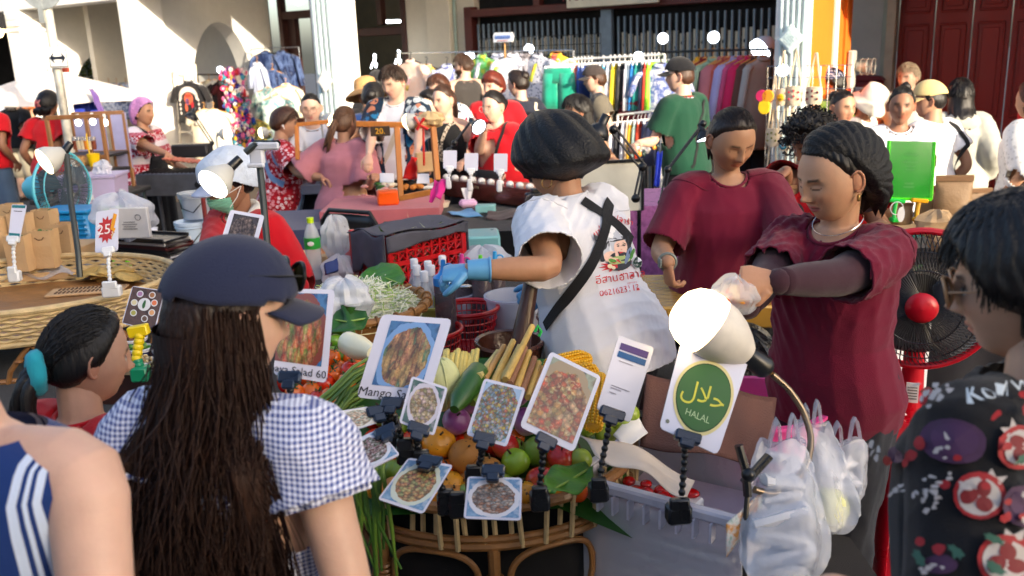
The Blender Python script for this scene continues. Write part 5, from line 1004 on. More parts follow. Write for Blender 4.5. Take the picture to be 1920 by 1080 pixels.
def shorts_geo(w,l,d,seed):
 q=random.Random(seed);g=G();k=18
 for s_ in(-1,1):
  R_=[]
  for z,hw,cx in((-.12*l,w*.25,w*.25),(-.4*l,w*.27,w*.262),(-.7*l,w*.285,w*.275),(-l,w*.30,w*.29)):t=-z/l;R_.append([(s_*cx+hw*math.cos(2*math.pi*j/k),d*math.sin(2*math.pi*j/k)*(1+.3*t*math.sin(4*2*math.pi*j/k+seed)),z)for j in range(k)])
  ringmesh(g,R_,k)
 ringmesh(g,[[(w*a*math.cos(2*math.pi*j/k),d*.8*math.sin(2*math.pi*j/k)*(1+.2*math.sin(6*2*math.pi*j/k)),z)for j in range(k)]for z,a in((0,.47),(-.06*l,.48),(-.2*l,.5),(-.36*l,.51))],k);return g
def hanger(par,w,mat,hook=True):
 g=G();g.tube([(-w*.44,0,-.06),(0,0,.01),(w*.44,0,-.06)],.008,6);
 if hook:g.tube([(0,0,.01),(0,0,.05),(.018,0,.075),(0,0,.095),(-.015,0,.085)],.004,6)
 return g.build('hanger',mat,par)
HGW,HGB,HGO=plastic('white plastic',(235,235,235)),plastic('black plastic',(22,22,24)),M('pale wood',(206,150,80),.5,var=.15)
def shirt_on(name,label,p,rz,mat,w=.46,l=.66,d=.045,sl=.2,seed=1,group=None,hg=None,cat='shirt',collar=True):
 t=thing(name,label,cat,p,rz,group);shirt_geo(w,l,d,sl,seed,collar).build('cloth',mat,t,180);hanger(t,w,hg or HGB);return t
def shorts_on(label,p,rz,mat,w=.36,l=.42,d=.045,seed=1,group='shorts hanging on the rail'):
 t=thing('hanging_shorts',label,'shorts',p,rz,group);shorts_geo(w,l,d,seed).build('cloth',mat,t,180)
 g=G();g.box((0,0,.015),(w*.9,.012,.02),bev=.004);g.tube([(0,0,.02),(0,0,.05),(.018,0,.072),(0,0,.09),(-.015,0,.08)],.004,6);[g.box((s_*w*.42,0,.0),(.025,.03,.045),bev=.006)for s_ in(-1,1)];g.build('hanger',HGW,t);return t
def rail(label,a,b,r=.014,legs=True,name='clothes_rail',mat=None):
 a,b=Vector(a),Vector(b);t=thing(name,label,'clothes rack',(a.x,a.y,0));g=G();d=b-a;g.cyl((0,0,a.z),tuple(Vector((0,0,a.z))+d),r,n=10);g.build('rail_bar',mat or STEEL,t)
 if legs:
  for q in(Vector((0,0,a.z)),Vector((0,0,a.z))+d):
   g=G();g.cyl((q.x,q.y,0),tuple(q),r*1.1,n=10);n=d.cross(Vector((0,0,1))).normalized();g.cyl(tuple(Vector((q.x,q.y,.03))-n*.28),tuple(Vector((q.x,q.y,.03))+n*.28),r,n=8);g.build('leg',mat or STEEL,t)
 return t
def W3(px,py,yl):x,z=FP(px,py,yl);return FW(x,yl,z)
RB=((230,60,120),(240,150,30),(236,220,60),(60,180,70),(40,80,200),(230,230,236))
prints=[(770,112,dye('peach tie dye',[(236,214,200),(240,200,180),(236,226,220)],4,seed=1),'pale peach tie dye tunic beside the dark window',.5,.9),(800,122,dye('rainbow swirl dye',[(230,90,150),(240,200,210),(230,190,60),(90,160,220),(236,226,230)],5,seed=2),'pink and yellow swirl dyed top next to the peach tunic',.42,.7),(838,122,dye('blue white dye',[(40,60,150),(220,224,236),(60,80,170),(230,230,238)],9,seed=3),'blue and white dyed shirt beside the bearded man',.38,.66),(858,130,blobs('black white check',(225,225,225),[(16,16,18)],22,.5),'black and white chequered shirt behind the bearded man',.34,.7),(904,103,dye('rainbow dye',[(230,60,130),(240,210,60),(70,190,90),(230,228,234),(60,90,200)],6,(1,1,.7),seed=4),'rainbow tie dye shirt, leftmost of the row on the gate',.44,.68),(934,100,dye('blue brush print',[(30,60,150),(226,226,234),(228,228,236),(50,80,170)],5,(1.5,1,.5),seed=5),'white shirt with broad blue brush print and open collar',.46,.78),(962,101,blobs('white dot cloth',(222,222,230),[(190,194,210),(160,170,200)],30,.4),'plain white collared shirt between the blue and burgundy ones',.46,.80),(985,100,dye('burgundy brush print',[(120,20,50),(226,220,226),(40,20,30),(224,220,226)],6,(1.5,1,.5),seed=6),'white shirt with burgundy brush print',.44,.72),(1009,102,blobs('grey leaf print',(216,216,226),[(120,130,160),(90,96,120)],34,.38),'white shirt with small grey blue flowers',.46,.80),(1043,100,dye('rainbow band dye',[(236,80,140),(240,130,40),(240,220,70),(60,180,80),(40,90,200),(232,232,238)],4,(1.4,1,.5),seed=7),'white shirt with rainbow brush print at the end of the row',.46,.78)]
for i,(px,py,m,lb,w_,l_)in enumerate(prints):shirt_on('hanging_shirt',lb,W3(px,py,.75+.03*(i%2)),RZ+R((-8,6,12,-5)[i%4]),m,w_,l_,.05,.2,i+1,'printed shirts hanging before the folding gate')
a,b=W3(745,100,.76),W3(1075,94,.76);rail('steel rail carrying the printed shirts in front of the folding gate',a,b,.01)
t=thing('grid_panel','black wire grid panel behind the printed shirts','rack',W3(900,90,.95),RZ);g=G();[g.tube([(0,0,-.2+.1*i),(1.6,0,-.2+.1*i)],.004,4)for i in range(4)];[g.tube([(.1*i,0,-.2),(.1*i,0,.1)],.004,4)for i in range(17)];g.build('wires',BWIRE,t)
t=thing('small_sign','small white and blue shop sign plate standing above the printed shirts','sign',W3(945,70,.7),RZ);g=G();g.prism([(-.13,-.05),(.12,-.05),(.135,0),(.12,.05),(-.11,.055),(-.135,.02)],.02,Matrix.Rotation(R(90),4,'X'));g.build('plate',M('white board',(222,228,236),.5),t);g=G();[g.tube([(-.1+.026*i,-.024,-.018),(-.092+.026*i,-.024,.022),(-.084+.026*i,-.024,-.012)],.004,4)for i in range(8)];g.tube([(-.08,-.024,-.036),(.06,-.024,-.036)],.004,4,1);g.build('lettering',[ink((40,90,170)),ink((200,90,80))],t);g=G();g.cyl((0,.01,-.4),(0,.01,-.04),.008);g.build('post',HGO,t)
# shorts rail
cols=[((94,170,220),1079),((226,224,226),1085),((236,200,30),1091),((226,120,110),1097),((40,90,190),1104),((28,60,130),1110),((222,214,206),1132),((20,20,24),1145),((60,180,214),1153),((110,140,180),1162),((238,206,16),1172),((20,20,24),1183),((228,226,232),1193),((110,130,150),1201),((20,120,196),1208),((24,150,140),1216),((24,30,66),1222),((222,60,30),1228),((150,226,40),1235)]
nm=['sky blue','white','yellow','coral','royal blue','navy','cream','black','cyan','blue speckled','bright yellow','jet black','off white','slate','azure','sea green','midnight blue','red','lime green']
wh=['next to the green satin pair','second from the green satin pair','on the left half of the rail','between the yellow and the blue','behind the man in the dark cap','just left of the dark cap','right behind the dark capped head','just right of the dark cap','between black and speckled pairs','with a splashed print','in the middle of the right half','right of the bright yellow pair','between the black and slate pairs','left of the azure pair','in front of the grey gate post','right of the azure pair','left of the red pair','near the right end of the rail','at the right end of the rail']
sd=.3
a,b=W3(1064,112,sd),W3(1246,102,sd);rail('white rail packed with coloured shorts in front of the folding gate',a,b,.012,mat=WWIRE)
for i,(c,px)in enumerate(cols):
 p=W3(px,117-.05*(px-1080),sd);shorts_on(f'{nm[i]} shorts {wh[i]}',p-Vector((0,0,.035)),RZ+R(74+rnd.uniform(-8,8)),(dye('splash print',[(110,140,190),(220,224,230),(60,90,150)],14)if i==9 else M('satin cloth',c,.5,0,.08,6,.3,200,sheen=.3)),.36,.44,.034,i+1)
shorts_on('shiny sea green satin shorts hung facing the street',W3(1047,128,.05),RZ+R(8),M('green satin',(30,160,130),.3,0,.1,6,.2,40,sheen=.4),.34,.40,.05,3)
g0_=thing('hanger_bundle','row of white plastic hangers bunched at the left end of the shorts rail','hangers',W3(1056,120,.2),RZ);g=G();[g.tube([(-.02+.02*i,-.16,-.03+.006*i),(-.02+.02*i,0,.02+.006*i),(-.02+.02*i,.12,-.03+.006*i)],.006,5)for i in range(-7,6)];g.build('hangers',HGW,g0_)['kind']='stuff'
shirt_on('hanging_shirt','white shirt with blue sketch print left of the green polo man',W3(1240,120,.2),RZ+R(10),dye('blue sketch print',[(222,224,234),(222,224,234),(60,90,170),(224,226,236)],14,seed=9),.46,.72,.05,.2,31,'printed shirts hanging before the folding gate')
low=[(1166,(228,228,234),'white'),(1177,(22,24,34),'dark navy'),(1188,(214,216,226),'pale grey'),(1196,(204,180,150),'sand'),(1202,(222,170,40),'golden yellow'),(1209,(150,176,170),'grey green'),(1217,(190,60,30),'rust red'),(1224,(24,36,70),'dark blue')]
for px,c,n_ in low:shorts_on(f'{n_} shorts on the low rail beside the man in green',W3(px,226-.1*(px-1166),.1)-Vector((0,0,.03)),RZ+R(74+rnd.uniform(-6,6)),M('satin cloth',c,.6,0,.1,6,.3,200),.34,.42,.034,px,'shorts on the low rail')
rail('low white rail carrying shorts behind the man in green',W3(1158,216,.1),W3(1240,206,.1),.012,mat=WWIRE)
t=thing('folded_clothes','stack of folded dark red clothes under the shorts rail','clothes',W3(1196,212,.25),RZ);g=G();g.box((0,0,0),(.34,.25,.14),bev=.03);g.box((.02,-.02,.10),(.30,.24,.05),bev=.02);g.build('cloth',cloth('dark red cloth',(96,22,34)),t)
# right shirts row
rs=[(1312,(222,168,30),'mustard yellow'),(1322,(120,24,30),'dark red'),(1337,(140,170,146),'sage green'),(1354,(176,104,112),'dusty rose'),(1364,(170,80,66),'terracotta'),(1380,(164,160,206),'lavender'),(1393,(186,72,116),'raspberry'),(1407,(206,24,84),'hot pink'),(1418,(92,56,46),'brown'),(1430,(170,164,158),'light grey')]
for i,(px,c,n_)in enumerate(rs):shirt_on('hanging_shirt',f'{n_} long sleeved shirt on a wooden hanger right of the man in green',W3(px,110-.03*(px-1312),.55),RZ+R(62+rnd.uniform(-8,8)),M('linen cloth',c,.85,0,.12,5,.4,260),.42,.82,.045,.5,i+40,'plain shirts hanging right of the green polo man',HGO)
rail('dark rail carrying plain coloured shirts before the orange pillar',W3(1225,98,.56),W3(1448,92,.56),.012,mat=BWIRE)
# round lit lamps on the clothes stalls
LIT=M('lit LED face',(235,245,255),.4,emit=4)
def disc_lamp(px,py,d,r,label,aim=(-.1,-1,-.1)):
 t=thing('round_lamp',label,'lamp',PD(px,py,d),0,'round LED lamps over the stalls');a=Vector(aim).normalized();g=G();g.lathe([(.001,r*.55),(r*.5,r*.5),(r*.86,r*.28),(r,0)],24,ax=a);g.build('lamp_face',LIT,t);g=G();g.lathe([(r,0),(r*.9,-r*.4),(r*.4,-r*.9),(r*.35,-r*1.3),(.001,-r*1.3)],24,ax=a);g.build('lamp_body',plastic('white plastic',(215,215,215)),t)
 g=G();b=-a*r*1.3;g.tube([b,b+Vector((0,.03,-.03)),b+Vector((0,.04,-.3))],.007,6);g.build('bracket',BWIRE,t);return t
for px,py,d,r,lb in((992,92,10.2,.055,'round lit lamp before the middle of the folding gate'),(880,106,10.6,.062,'round lit lamp by the brown gate frame, behind the bearded man'),(1243,72,9.6,.056,'round lit lamp right above the white sketch print shirt'),(1338,70,9.4,.06,'round lit lamp above the sage green shirt'),(1468,132,7.5,.05,'round lit lamp on the bag rack before the fluted pillar'),(413,131,14.6,.055,'small round lit lamp inside the arch'),(1197,106,9.5,.05,'small lit lamp half hidden behind the shorts hangers')):disc_lamp(px,py,d,r,lb)
t=thing('clip_lamp','square white lit floodlight clipped left of the fluted pillar','lamp',PD(1436,84,8.6),R(-20));g=G();g.lathe([(.001,-.11),(.10,-.11),(.105,-.02),(.09,.02),(.05,.07),(.001,.085)],24,ax=(.6,.35,.5));g.build('lamp_body',plastic('white plastic',(200,205,215)),t);g=G();g.lathe([(.001,-.125),(.085,-.122),(.098,-.112)],24,ax=(.6,.35,.5));g.lathe([(.1065,-.105),(.1065,-.045)],24,ax=(.6,.35,.5));g.build('lamp_face',LIT,t);g=G();g.tube([(.08,.04,.04),(.1,.03,-.2),(.04,.03,-.45)],.03,8);g.build('post',M('brown post',(110,86,66),.7),t)
# bag rack before the orange pillar
br=thing('bag_rack','chrome wire grid rack of crochet bags before the fluted pillar','rack',W3(1440,125,-.35),RZ);g=G();h0=FP(1440,125,-.35)[1];L=FP(1600,118,-.35)[0]-FP(1440,125,-.35)[0];[g.tube([(0,0,-.09*i),(L,0,-.09*i)],.003,4)for i in range(17)];[g.tube([(L*i/11,0,0),(L*i/11,0,-h0)],.003,4)for i in range(12)];g.build('wires',STEEL,br)
YARN=M('cream crochet yarn',(226,208,178),.95,0,.12,30,.9,170)
def bag(px,py,w,h,label,deco,L_=.42,yl=-.45,dcol=(150,30,40),up=None):
 p=W3(px,py,yl);s_=(p-CAM).dot(f_)/FPX;W_,Hh=w*s_,h*s_;t=thing('crochet_bag',label,'bag',p,RZ+R(rnd.uniform(-8,8)),'crochet bags on the wire rack');g=G();k=18;R_=[]
 for z,a in((.5,.46),(.2,.5),(-.2,.5),(-.42,.44),(-.5,.3)):R_.append([(W_*a*math.cos(2*math.pi*j/k),W_*.26*math.sin(2*math.pi*j/k),Hh*z)for j in range(k)])
 ringmesh(g,R_,k);g.build('pouch',YARN,t);dm=M('yarn motif',dcol,.9,0,.1,20);g=G()
 def dot(x,z,r,m=0,o_=0):y=-W_*.26*math.sqrt(max(0,1-(2*x/W_)**2))-.004-o_;g.lathe([(.001,.006),(r*.7,.005),(r,0)],10,m,c=(x,y,z),ax=(0,-1,0))
 if deco=='dots':[dot(x*W_,z*Hh,W_*.075)for x,z in((-.3,.2),(0,.28),(.3,.2),(-.3,-.15),(.02,0),(.3,-.15))]
 if deco=='smile':dot(0,-.02*Hh,W_*.36);dot(-.12*W_,.08*Hh,W_*.05,1,.004);dot(.12*W_,.08*Hh,W_*.05,1,.004);g.tube([(-.18*W_,-W_*.27-.006,-.06*Hh),(0,-W_*.27-.008,-.14*Hh),(.18*W_,-W_*.27-.006,-.06*Hh)],.004,5,1)
 if deco=='ring':dot(0,0,W_*.42);dot(0,0,W_*.30,1,.003);dot(0,0,W_*.2,2,.005);dot(0,0,W_*.09,3,.008)
 mats={'smile':[dm,BLACK],'ring':[M('teal yarn',(30,130,150),.9),M('sky yarn',(120,190,214),.9),M('white yarn',(230,226,220),.9),M('orange yarn',(230,130,40),.9)]}.get(deco,[dm])
 if g.v:g.build('motif',mats,t)
 g=G();[g.tube([(s2*W_*.38,y,Hh*.48),(s2*W_*.2,y,Hh*.5+L_*.5),(s2*W_*.03,y+.01,Hh*.5+L_)],.008,6)for s2 in(-1,1)for y in((-.015,.015)if up else(0,))];g.build('handle',YARN,t);return t
for q in((1466,182,20,30,'cream crochet bag with a yellow smiling face','smile',.3,(226,180,20)),(1490,180,30,36,'cream crochet bag with pink and red dots','dots',.28,(190,50,70)),(1526,180,33,34,'cream crochet bag with dark plum dots, next to the plaid cap','dots',.26,(110,30,50)),(1449,258,26,34,'flat crochet bag with olive green dots','dots',.42,(130,130,30)),(1471,272,20,22,'small crochet bag with a teal ring motif','ring',.36,(0,90,100)),(1446,335,24,30,'crochet bag with rainbow stripe at the bottom of the rack','dots',.5,(60,110,180)),(1480,333,30,32,'crochet bag with grey brown dots at the bottom of the rack','dots',.5,(90,70,66))):bag(*q[:6],q[6],dcol=q[7])
for px,py,c,lb in((1440,180,(240,150,30),'orange slice key ring hanging on the bag rack'),(1433,200,(230,190,20),'yellow tassel hanging under the orange slice'),(1428,180,(190,30,90),'magenta felt charm behind the orange slice')):t=thing('charm',lb,'charm',W3(px,py,-.5),RZ);g=G();g.lathe([(.001,.012),(.045,.012),(.05,0),(.045,-.012),(.001,-.012)],16,ax=(0,-1,0),sy=1.3 if c[0]==230 else 1);g.build('charm',M('felt',c,.8),t)
# left: hair accessory rack, tie dye shirts, t-shirt on a ladder rack, white shirts, blue cloth
t=thing('accessory_rack','tall rack crammed with colourful scrunchies and hair clips by the arch','rack',Vector((PD(448,200,13.2).x,PD(448,200,13.2).y,0)),RZ+R(20));zt_,zb_=PD(448,128,13.2).z,PD(448,290,13.2).z;g=G();[g.cyl((x,0,0),(x,0,zt_+.03),.009,n=8)for x in(-.17,.17)];[g.cyl((-.17,0,z),(.17,0,z),.006,n=6)for z in np.linspace(zb_,zt_,6)];g.build('frame',STEEL,t)
pal=[plastic('hair tie',c,.6)for c in((226,50,120),(240,190,200),(230,214,190),(200,30,50),(60,150,170),(240,180,40),(30,40,150),(235,232,228),(130,70,150),(60,50,50),(210,100,150))];g=G();q=random.Random(9)
for i in range(330):
 z=q.uniform(zb_,zt_);x=q.uniform(-.2,.2);r=q.uniform(.018,.034);m=q.randrange(11);c=(x,-.03-q.random()*.07,z)
 (g.torus(c,r,r*.42,9,5,m,ax=(q.gauss(0,.6),-1,q.gauss(0,.5)))if i%3 else g.ball(c,(r,r*.6,r*1.5),m,7,5))
g.build('hair_accessories',pal,t)['kind']='stuff'
TD=[dye('indigo tie dye',[(12,24,62),(24,44,90),(90,110,156),(14,28,70),(150,160,190)],8,(1,1,.35),seed=s_)for s_ in(11,12,13)];TE=[dye('teal tie dye',[(120,190,190),(214,226,220),(60,130,140),(226,180,160)],6,seed=s_)for s_ in(14,15,16)]
for i,(px,py,m,lb,w_,l_,sl)in enumerate(((497,97,TD[0],'indigo tie dye shirt, left one of the pair by the brown door',.46,.62,.2),(527,96,TD[1],'dark indigo tie dye shirt, right one of the pair by the brown door',.52,.72,.45),(511,131,TD[2],'pale indigo tie dye shirt hung below the pair',.4,.5,.2),(482,118,cloth('pale blue cloth',(190,198,224)),'pale blue long shirt seen from the edge beside the scrunchies',.2,.8,.3),(502,165,TE[0],'pale teal tie dye shirt under the indigo ones',.42,.5,.2),(536,158,dye('cream tie dye',[(226,222,190),(236,232,214),(216,200,120)],6),'cream tie dye shirt beside the door',.42,.5,.2),(516,180,TE[1],'mint tie dye dress with a pink centre',.46,.8,.2),(470,222,dye('leaf tie dye',[(60,110,110),(220,200,80),(40,70,80),(200,210,190)],12),'green and yellow leaf print shirt above the floral man',.44,.6,.2),(455,210,dye('royal blue print',[(16,30,120),(20,40,140),(24,50,150),(60,130,50),(200,160,40)],14),'royal blue scarf with yellow flower beside the scrunchies',.26,.34,.1))):
 shirt_on('hanging_shirt',lb,PD(px,py,13.9-.06*i),RZ+R(14+3*i),m,w_,l_,.05,sl,60+i,'tie dye clothes by the brown door',HGB if i<2 else HGO,'shirt')
rail('thin steel rail holding the tie dye clothes',PD(470,92,14),PD(560,88,13.9),.008)
t=thing('ladder_rack','white ladder shaped display rack leaning by the pillar','rack',Vector((PD(352,280,13.0).x,PD(352,280,13.0).y,0)),RZ+R(10));zt_=PD(350,128,13.0).z;g=G();[g.tube([(x-.06,0,.0),(x+.0,.10,zt_*.5),(x-.02,.2,zt_+s_)],.018,6)for x,s_ in((-.2,0),(.16,.05))];[g.tube([(-.23,.2*z/zt_,z),(.14,.2*z/zt_,z+.02)],.012,6)for z in np.linspace(.3,zt_,6)];g.build('frame',M('cream painted metal',(226,216,196),.5),t)
st_=shirt_on('hanging_shirt','black tee with a feathered portrait print on the white ladder rack',PD(354,152,12.8),RZ+R(20),cloth('black tee cloth',(34,32,34)),.46,.58,.05,.2,77,None,HGW);g=G();ms=[ink((226,214,204)),ink((196,90,60)),ink((40,80,150)),ink((170,130,90)),ink((170,30,40))]
for i in range(13):a=math.pi*i/12;g.lathe([(.001,.003),(.02,.003),(.02,0)],8,0,c=(.13*math.cos(a),-.056,-.22+.11*math.sin(a)),ax=(0,-1,0),sy=2)
[g.lathe([(.001,.004),(r,.004),(r,0)],12,m,c=(x,-.057,z),ax=(0,-1,0),sy=sy)for x,z,r,m,sy in((0,-.24,.07,1,1.2),(-.02,-.28,.03,2,1.6),(.05,-.33,.02,4,2.5),(-.05,-.36,.02,1,3),(0,-.2,.05,4,.4))];g.box((.0,-.058,-.50),(.17,.006,.04),3);[g.lathe([(.001,.003),(.013,.003),(.013,0)],8,0,c=(s_*.15,-.05,-.26-.06*i),ax=(0,-1,0),sy=1.6)for s_ in(-1,1)for i in range(4)];g.build('print',ms,st_)
for i,(px,lb)in enumerate(((204,'white shirt with blue grey print, left one under the parasol'),(219,'white shirt with blue grey print next to the blue one'),(236,'turquoise and white print shirt beside the white pillar'))):shirt_on('hanging_shirt',lb,PD(px,158,14.6),RZ+R(10),dye('blue flower print',[(214,216,226),(220,222,230),(70,90,140),(216,220,230)],18,seed=20+i)if i<2 else dye('turquoise print',[(40,120,160),(214,220,230),(30,90,140)],14),.42,.55,.05,.2,80+i,'shirts under the white parasol',HGO)
rail('rail of print shirts under the white parasol',PD(186,158,14.7),PD(250,155,14.6),.01)
def clothsheet(name,label,cat,P4,mat,amp=.03,nx=14,ny=14,seed=0,solid=.004,sag=0):
 A,B,C_,D_=[Vector(p)for p in P4];nn=(B-A).cross(D_-A).normalized()
 def fn(u,v):p=A.lerp(B,u).lerp(D_.lerp(C_,u),v);return p+nn*amp*(math.sin(u*9+seed+2*v)+.6*math.sin(u*17+seed*2+v*3)+.3*math.sin(v*11+seed))-Vector((0,0,sag*4*u*(1-u)))
 g=G();g.grid(fn,nx,ny);o=g.build(name,mat,None,180,solid=solid,loc=tuple(A));return tag(o,label,cat)
clothsheet('draped_cloth','cobalt blue cloth draped over the left stall','cloth',(PD(144,156,11.2),PD(166,154,11.6),PD(190,214,11.2),PD(145,214,10.8)),cloth('cobalt cloth',(34,60,190)),.03)
clothsheet('draped_cloth','purple cloth hanging right of the blue one','cloth',(PD(168,166,10.7),PD(178,172,10.8),PD(196,214,10.5),PD(184,214,10.3)),cloth('purple cloth',(96,60,140)),.02,seed=2)
for i,(px,py,c,lb)in enumerate(((392,150,(206,196,170),'beige dress on the rail inside the arch'),(403,150,(214,210,204),'white pleated dress inside the arch'),(416,150,(40,30,34),'black dress inside the arch'),(426,152,(90,30,36),'dark red dress at the right of the arch'),(383,205,(190,180,160),'striped linen dress on the lower rail at the arch'),(400,205,(206,200,186),'cream dress on the lower rail at the arch'))):shirt_on('hanging_dress',lb,PD(px,py,14.2 if py<200 else 12.2),RZ+R(50),M('linen cloth',c,.85,0,.12,5,.4,260),.4,1.0 if py<200 else.8,.06,.1,90+i,'dresses inside the arch',HGO,'dress',False)
rail('black clothes rail inside the arch',PD(370,140,14.4),PD(435,140,14.0),.012,mat=BWIRE)
# stalls' own tables for the goods behind
def table(label,c,size,rz,top,legm=None,th=.04,name='table'):
 t=thing(name,label,'table',(c[0],c[1],0),rz);w_,d_,h_=size;g=G();g.box((0,0,h_-th/2),(w_,d_,th),bev=.008);g.build('top',top,t)
 for sx in(-1,1):
  for sy in(-1,1):g=G();g.cyl((sx*(w_/2-.05),sy*(d_/2-.05),0),(sx*(w_/2-.05),sy*(d_/2-.05),h_-th),.018,n=8);g.build('leg',legm or STEEL,t)
 return t
WTOP=M('white laminate',(214,210,204),.5)
for(px,py,nm_,m,y)in((712,112,'rabbit shaped neon light, left one in the dark window',0,0),(757,105,'rabbit shaped neon light, right one in the dark window',0,0)):
 t=thing('neon_light',nm_,'light',PD(px-12,py+6,12.6),RZ);g=G();g.tube([(-.05,0,-.07),(-.01,0,.0),(.03,0,.02),(.05,0,.11),(.03,0,.12),(.02,0,.03),(.06,0,-.02),(.04,0,-.06)],.011,6);g.build('tube',LIT,t);g=G();g.cyl((.02,.01,-.3),(.02,.01,-.06),.006);g.build('stand',BWIRE,t)
# ---------------------------------------------------------------- the cooked salad stall in front
RAT=M('rattan cane',(150,104,58),.5,0,.25,14,.3,60,coat=.2);RATL=M('pale woven cane',(204,178,130),.6,0,.22,18,.4,80);BAM=M('bamboo strip',(150,104,56),.55,0,.25,12,.3,60)
CLOTHB=cloth('black table cloth',(14,14,17));GOLD=M('gold thread',(176,130,60),.5,.4)
def cloth_table(label,x0,x1,y0,y1,z,mat,drop=None,rz=0,name='table',seed=0,edge=None,group=None):
 cx,cy=(x0+x1)/2,(y0+y1)/2;t=thing(name,label,'table',(cx,cy,0),rz);w_,d_=x1-x0,y1-y0;g=G();g.box((0,0,z-.02),(w_-.02,d_-.02,.03));g.build('top',M('table board',(110,90,70),.7),t)
 for sx in(-1,1):
  for sy in(-1,1):g=G();g.cyl((sx*(w_/2-.06),sy*(d_/2-.06),0),(sx*(w_/2-.06),sy*(d_/2-.06),z-.03),.02,n=8);g.build('leg',STEEL,t)
 per=[(-w_/2,-d_/2),(w_/2,-d_/2),(w_/2,d_/2),(-w_/2,d_/2)];pts=[]
 for i in range(4):
  a,b=Vector(per[i]),Vector(per[(i+1)%4]);n=max(4,int((b-a).length/.06));pts+=[a.lerp(b,j/n)for j in range(n)]
 dr=drop or z-.03;k=len(pts);g=G();v=[(p.x,p.y,z)for p in pts]
 for r in range(1,7):
  t_=r/6;v+=[(p.x*(1+.03*t_)+.02*t_*math.sin(i*.9+seed)*(1 if abs(p.y)>d_/2-.01 else 0)*.4,p.y*(1+.02*t_)+.03*t_*math.sin(i*1.1+seed)*(1 if abs(abs(p.y)-d_/2)<.01 else.2),z-dr*t_)for i,p in enumerate(pts)]
 g.add(v,[(r*k+i,r*k+(i+1)%k,(r+1)*k+(i+1)%k,(r+1)*k+i)for r in range(6)for i in range(k)]+[tuple(range(k))]);o=g.build('cloth',mat,t,30);return t
cloth_table('low front table under a black cloth, carrying the rattan stand',-.80,.98,1.90,2.62,.45,CLOTHB,.43,seed=1)
cloth_table('black covered table under the mortar, bottles and red crate',-1.10,.62,2.68,4.9,.75,CLOTHB,.7,seed=2)
# rattan stand with vegetable bed
BC=(-.09,2.44);bs=thing('rattan_stand','oval rattan stand with cane loops holding the heap of fruit and vegetables','stand',(BC[0],BC[1],.45));rx,ry=.415,.375
def el(a,z,k=1):return(rx*k*math.cos(a),ry*k*math.sin(a),z)
for z,r in((.335,.016),(.225,.013),(.245,.010),(.02,.015)):g=G();g.tube([el(a,z,1+.02*(z>.3))for a in np.linspace(0,2*math.pi,60,endpoint=False)],r,8,closed=True);g.build('hoop',RAT,bs)
cane=None
for i in range(72):
 a=2*math.pi*i/72;p=el(a,0)
 if cane is None:g=G();g.cyl((0,0,.22),(0,0,.345),.0075,n=6);cane=g.build('cane',RATL,bs);c=cane
 else:c=cane.copy();sc.collection.objects.link(c)
 c.location=(p[0],p[1],0);c.rotation_euler=(R(rnd.uniform(-4,4)),R(rnd.uniform(-4,4)),0)
for i in range(8):
 a0=2*math.pi*(i+.5)/8-.35;g=G();g.tube([el(a0,0),el(a0,.22)],.016,8);g.torus(el(a0,.13),.02,.007,12,6);g.torus(el(a0,.115),.02,.007,12,6);g.torus(el(a0,.10),.02,.007,12,6);g.build('post',RAT,bs)
 g=G();am=a0+math.pi/8;P=[]
 for q in np.linspace(0,2*math.pi,34,endpoint=False):
  s_=math.sin(q);x=math.cos(q);x=math.copysign(abs(x)**.7,x);P.append(el(am+x*.345*(.86 if True else 1),.115+.09*math.copysign(abs(s_)**.8,s_),1.0))
 g.tube(P,.009,7,closed=True);g.build('loop',RAT,bs)
g=G();g.lathe([(.92,-.0),(.92,.30)],40,sx=rx,sy=ry);g.lathe([(.001,.295),(.95,.30)],40,sx=rx,sy=ry);g.build('lining',CLOTHB,bs)
LEAF=M('banana leaf',(62,118,30),.4,0,.2,6,.3,30,stretch=(1,12,1));LEAFD=M('dark leaf',(36,84,24),.4,0,.25,6,.3,30)
def heapz(x,y):return.79+.25*max(0,min(1,(y-2.12)/.5))*(1-.25*((x+.15)/.6)**2)
g=G();g.grid(lambda u,v:((u-.62)*1.0-.08-BC[0],2.10+.50*v-BC[1],heapz((u-.62)*1.0-.08,2.10+.50*v)-.45-.035-.10*max(0,u-.8)*5),20,12);g.grid(lambda u,v:((u-.62)*1.0-.08-BC[0],2.60-BC[1]+.01,.3+v*(heapz((u-.62)*1.0-.08,2.60)-.45-.335-.10*max(0,u-.8)*5)),12,3);g.build('leaf_bed',LEAFD,bs,180)
def onheap(px,py,lift=.0):
 v=ray(px,py);lo,hi=1.6,4.0
 for _ in range(40):
  m=(lo+hi)/2;p=CAM+v*m
  if p.z>heapz(p.x,p.y)+lift:lo=m
  else:hi=m
 return CAM+v*lo
def grad(name,a,b,sc_=1.2,spots=None,rough=.35,mode=2,coat=.2,sub=0):
 k=NT(name);co=k.coord();sp=k.n('SeparateXYZ',{'Vector':co});n=k.noise(14*sc_,co,4);f=k.math('ADD',k.math('MULTIPLY',sp.outputs[mode],14),k.math('MULTIPLY',n,1.0));c=k.ramp(f,[(.2,a),(.85,b)])
 if spots:c=k.mix(k.math('GREATER_THAN',k.noise(90,co,2),.66),c,spots)
 k.set(Base_Color=c,Roughness=rough,Coat_Weight=coat,Coat_Roughness=.2);k.bump(k.noise(120,co,3),.12,.004);return k.m
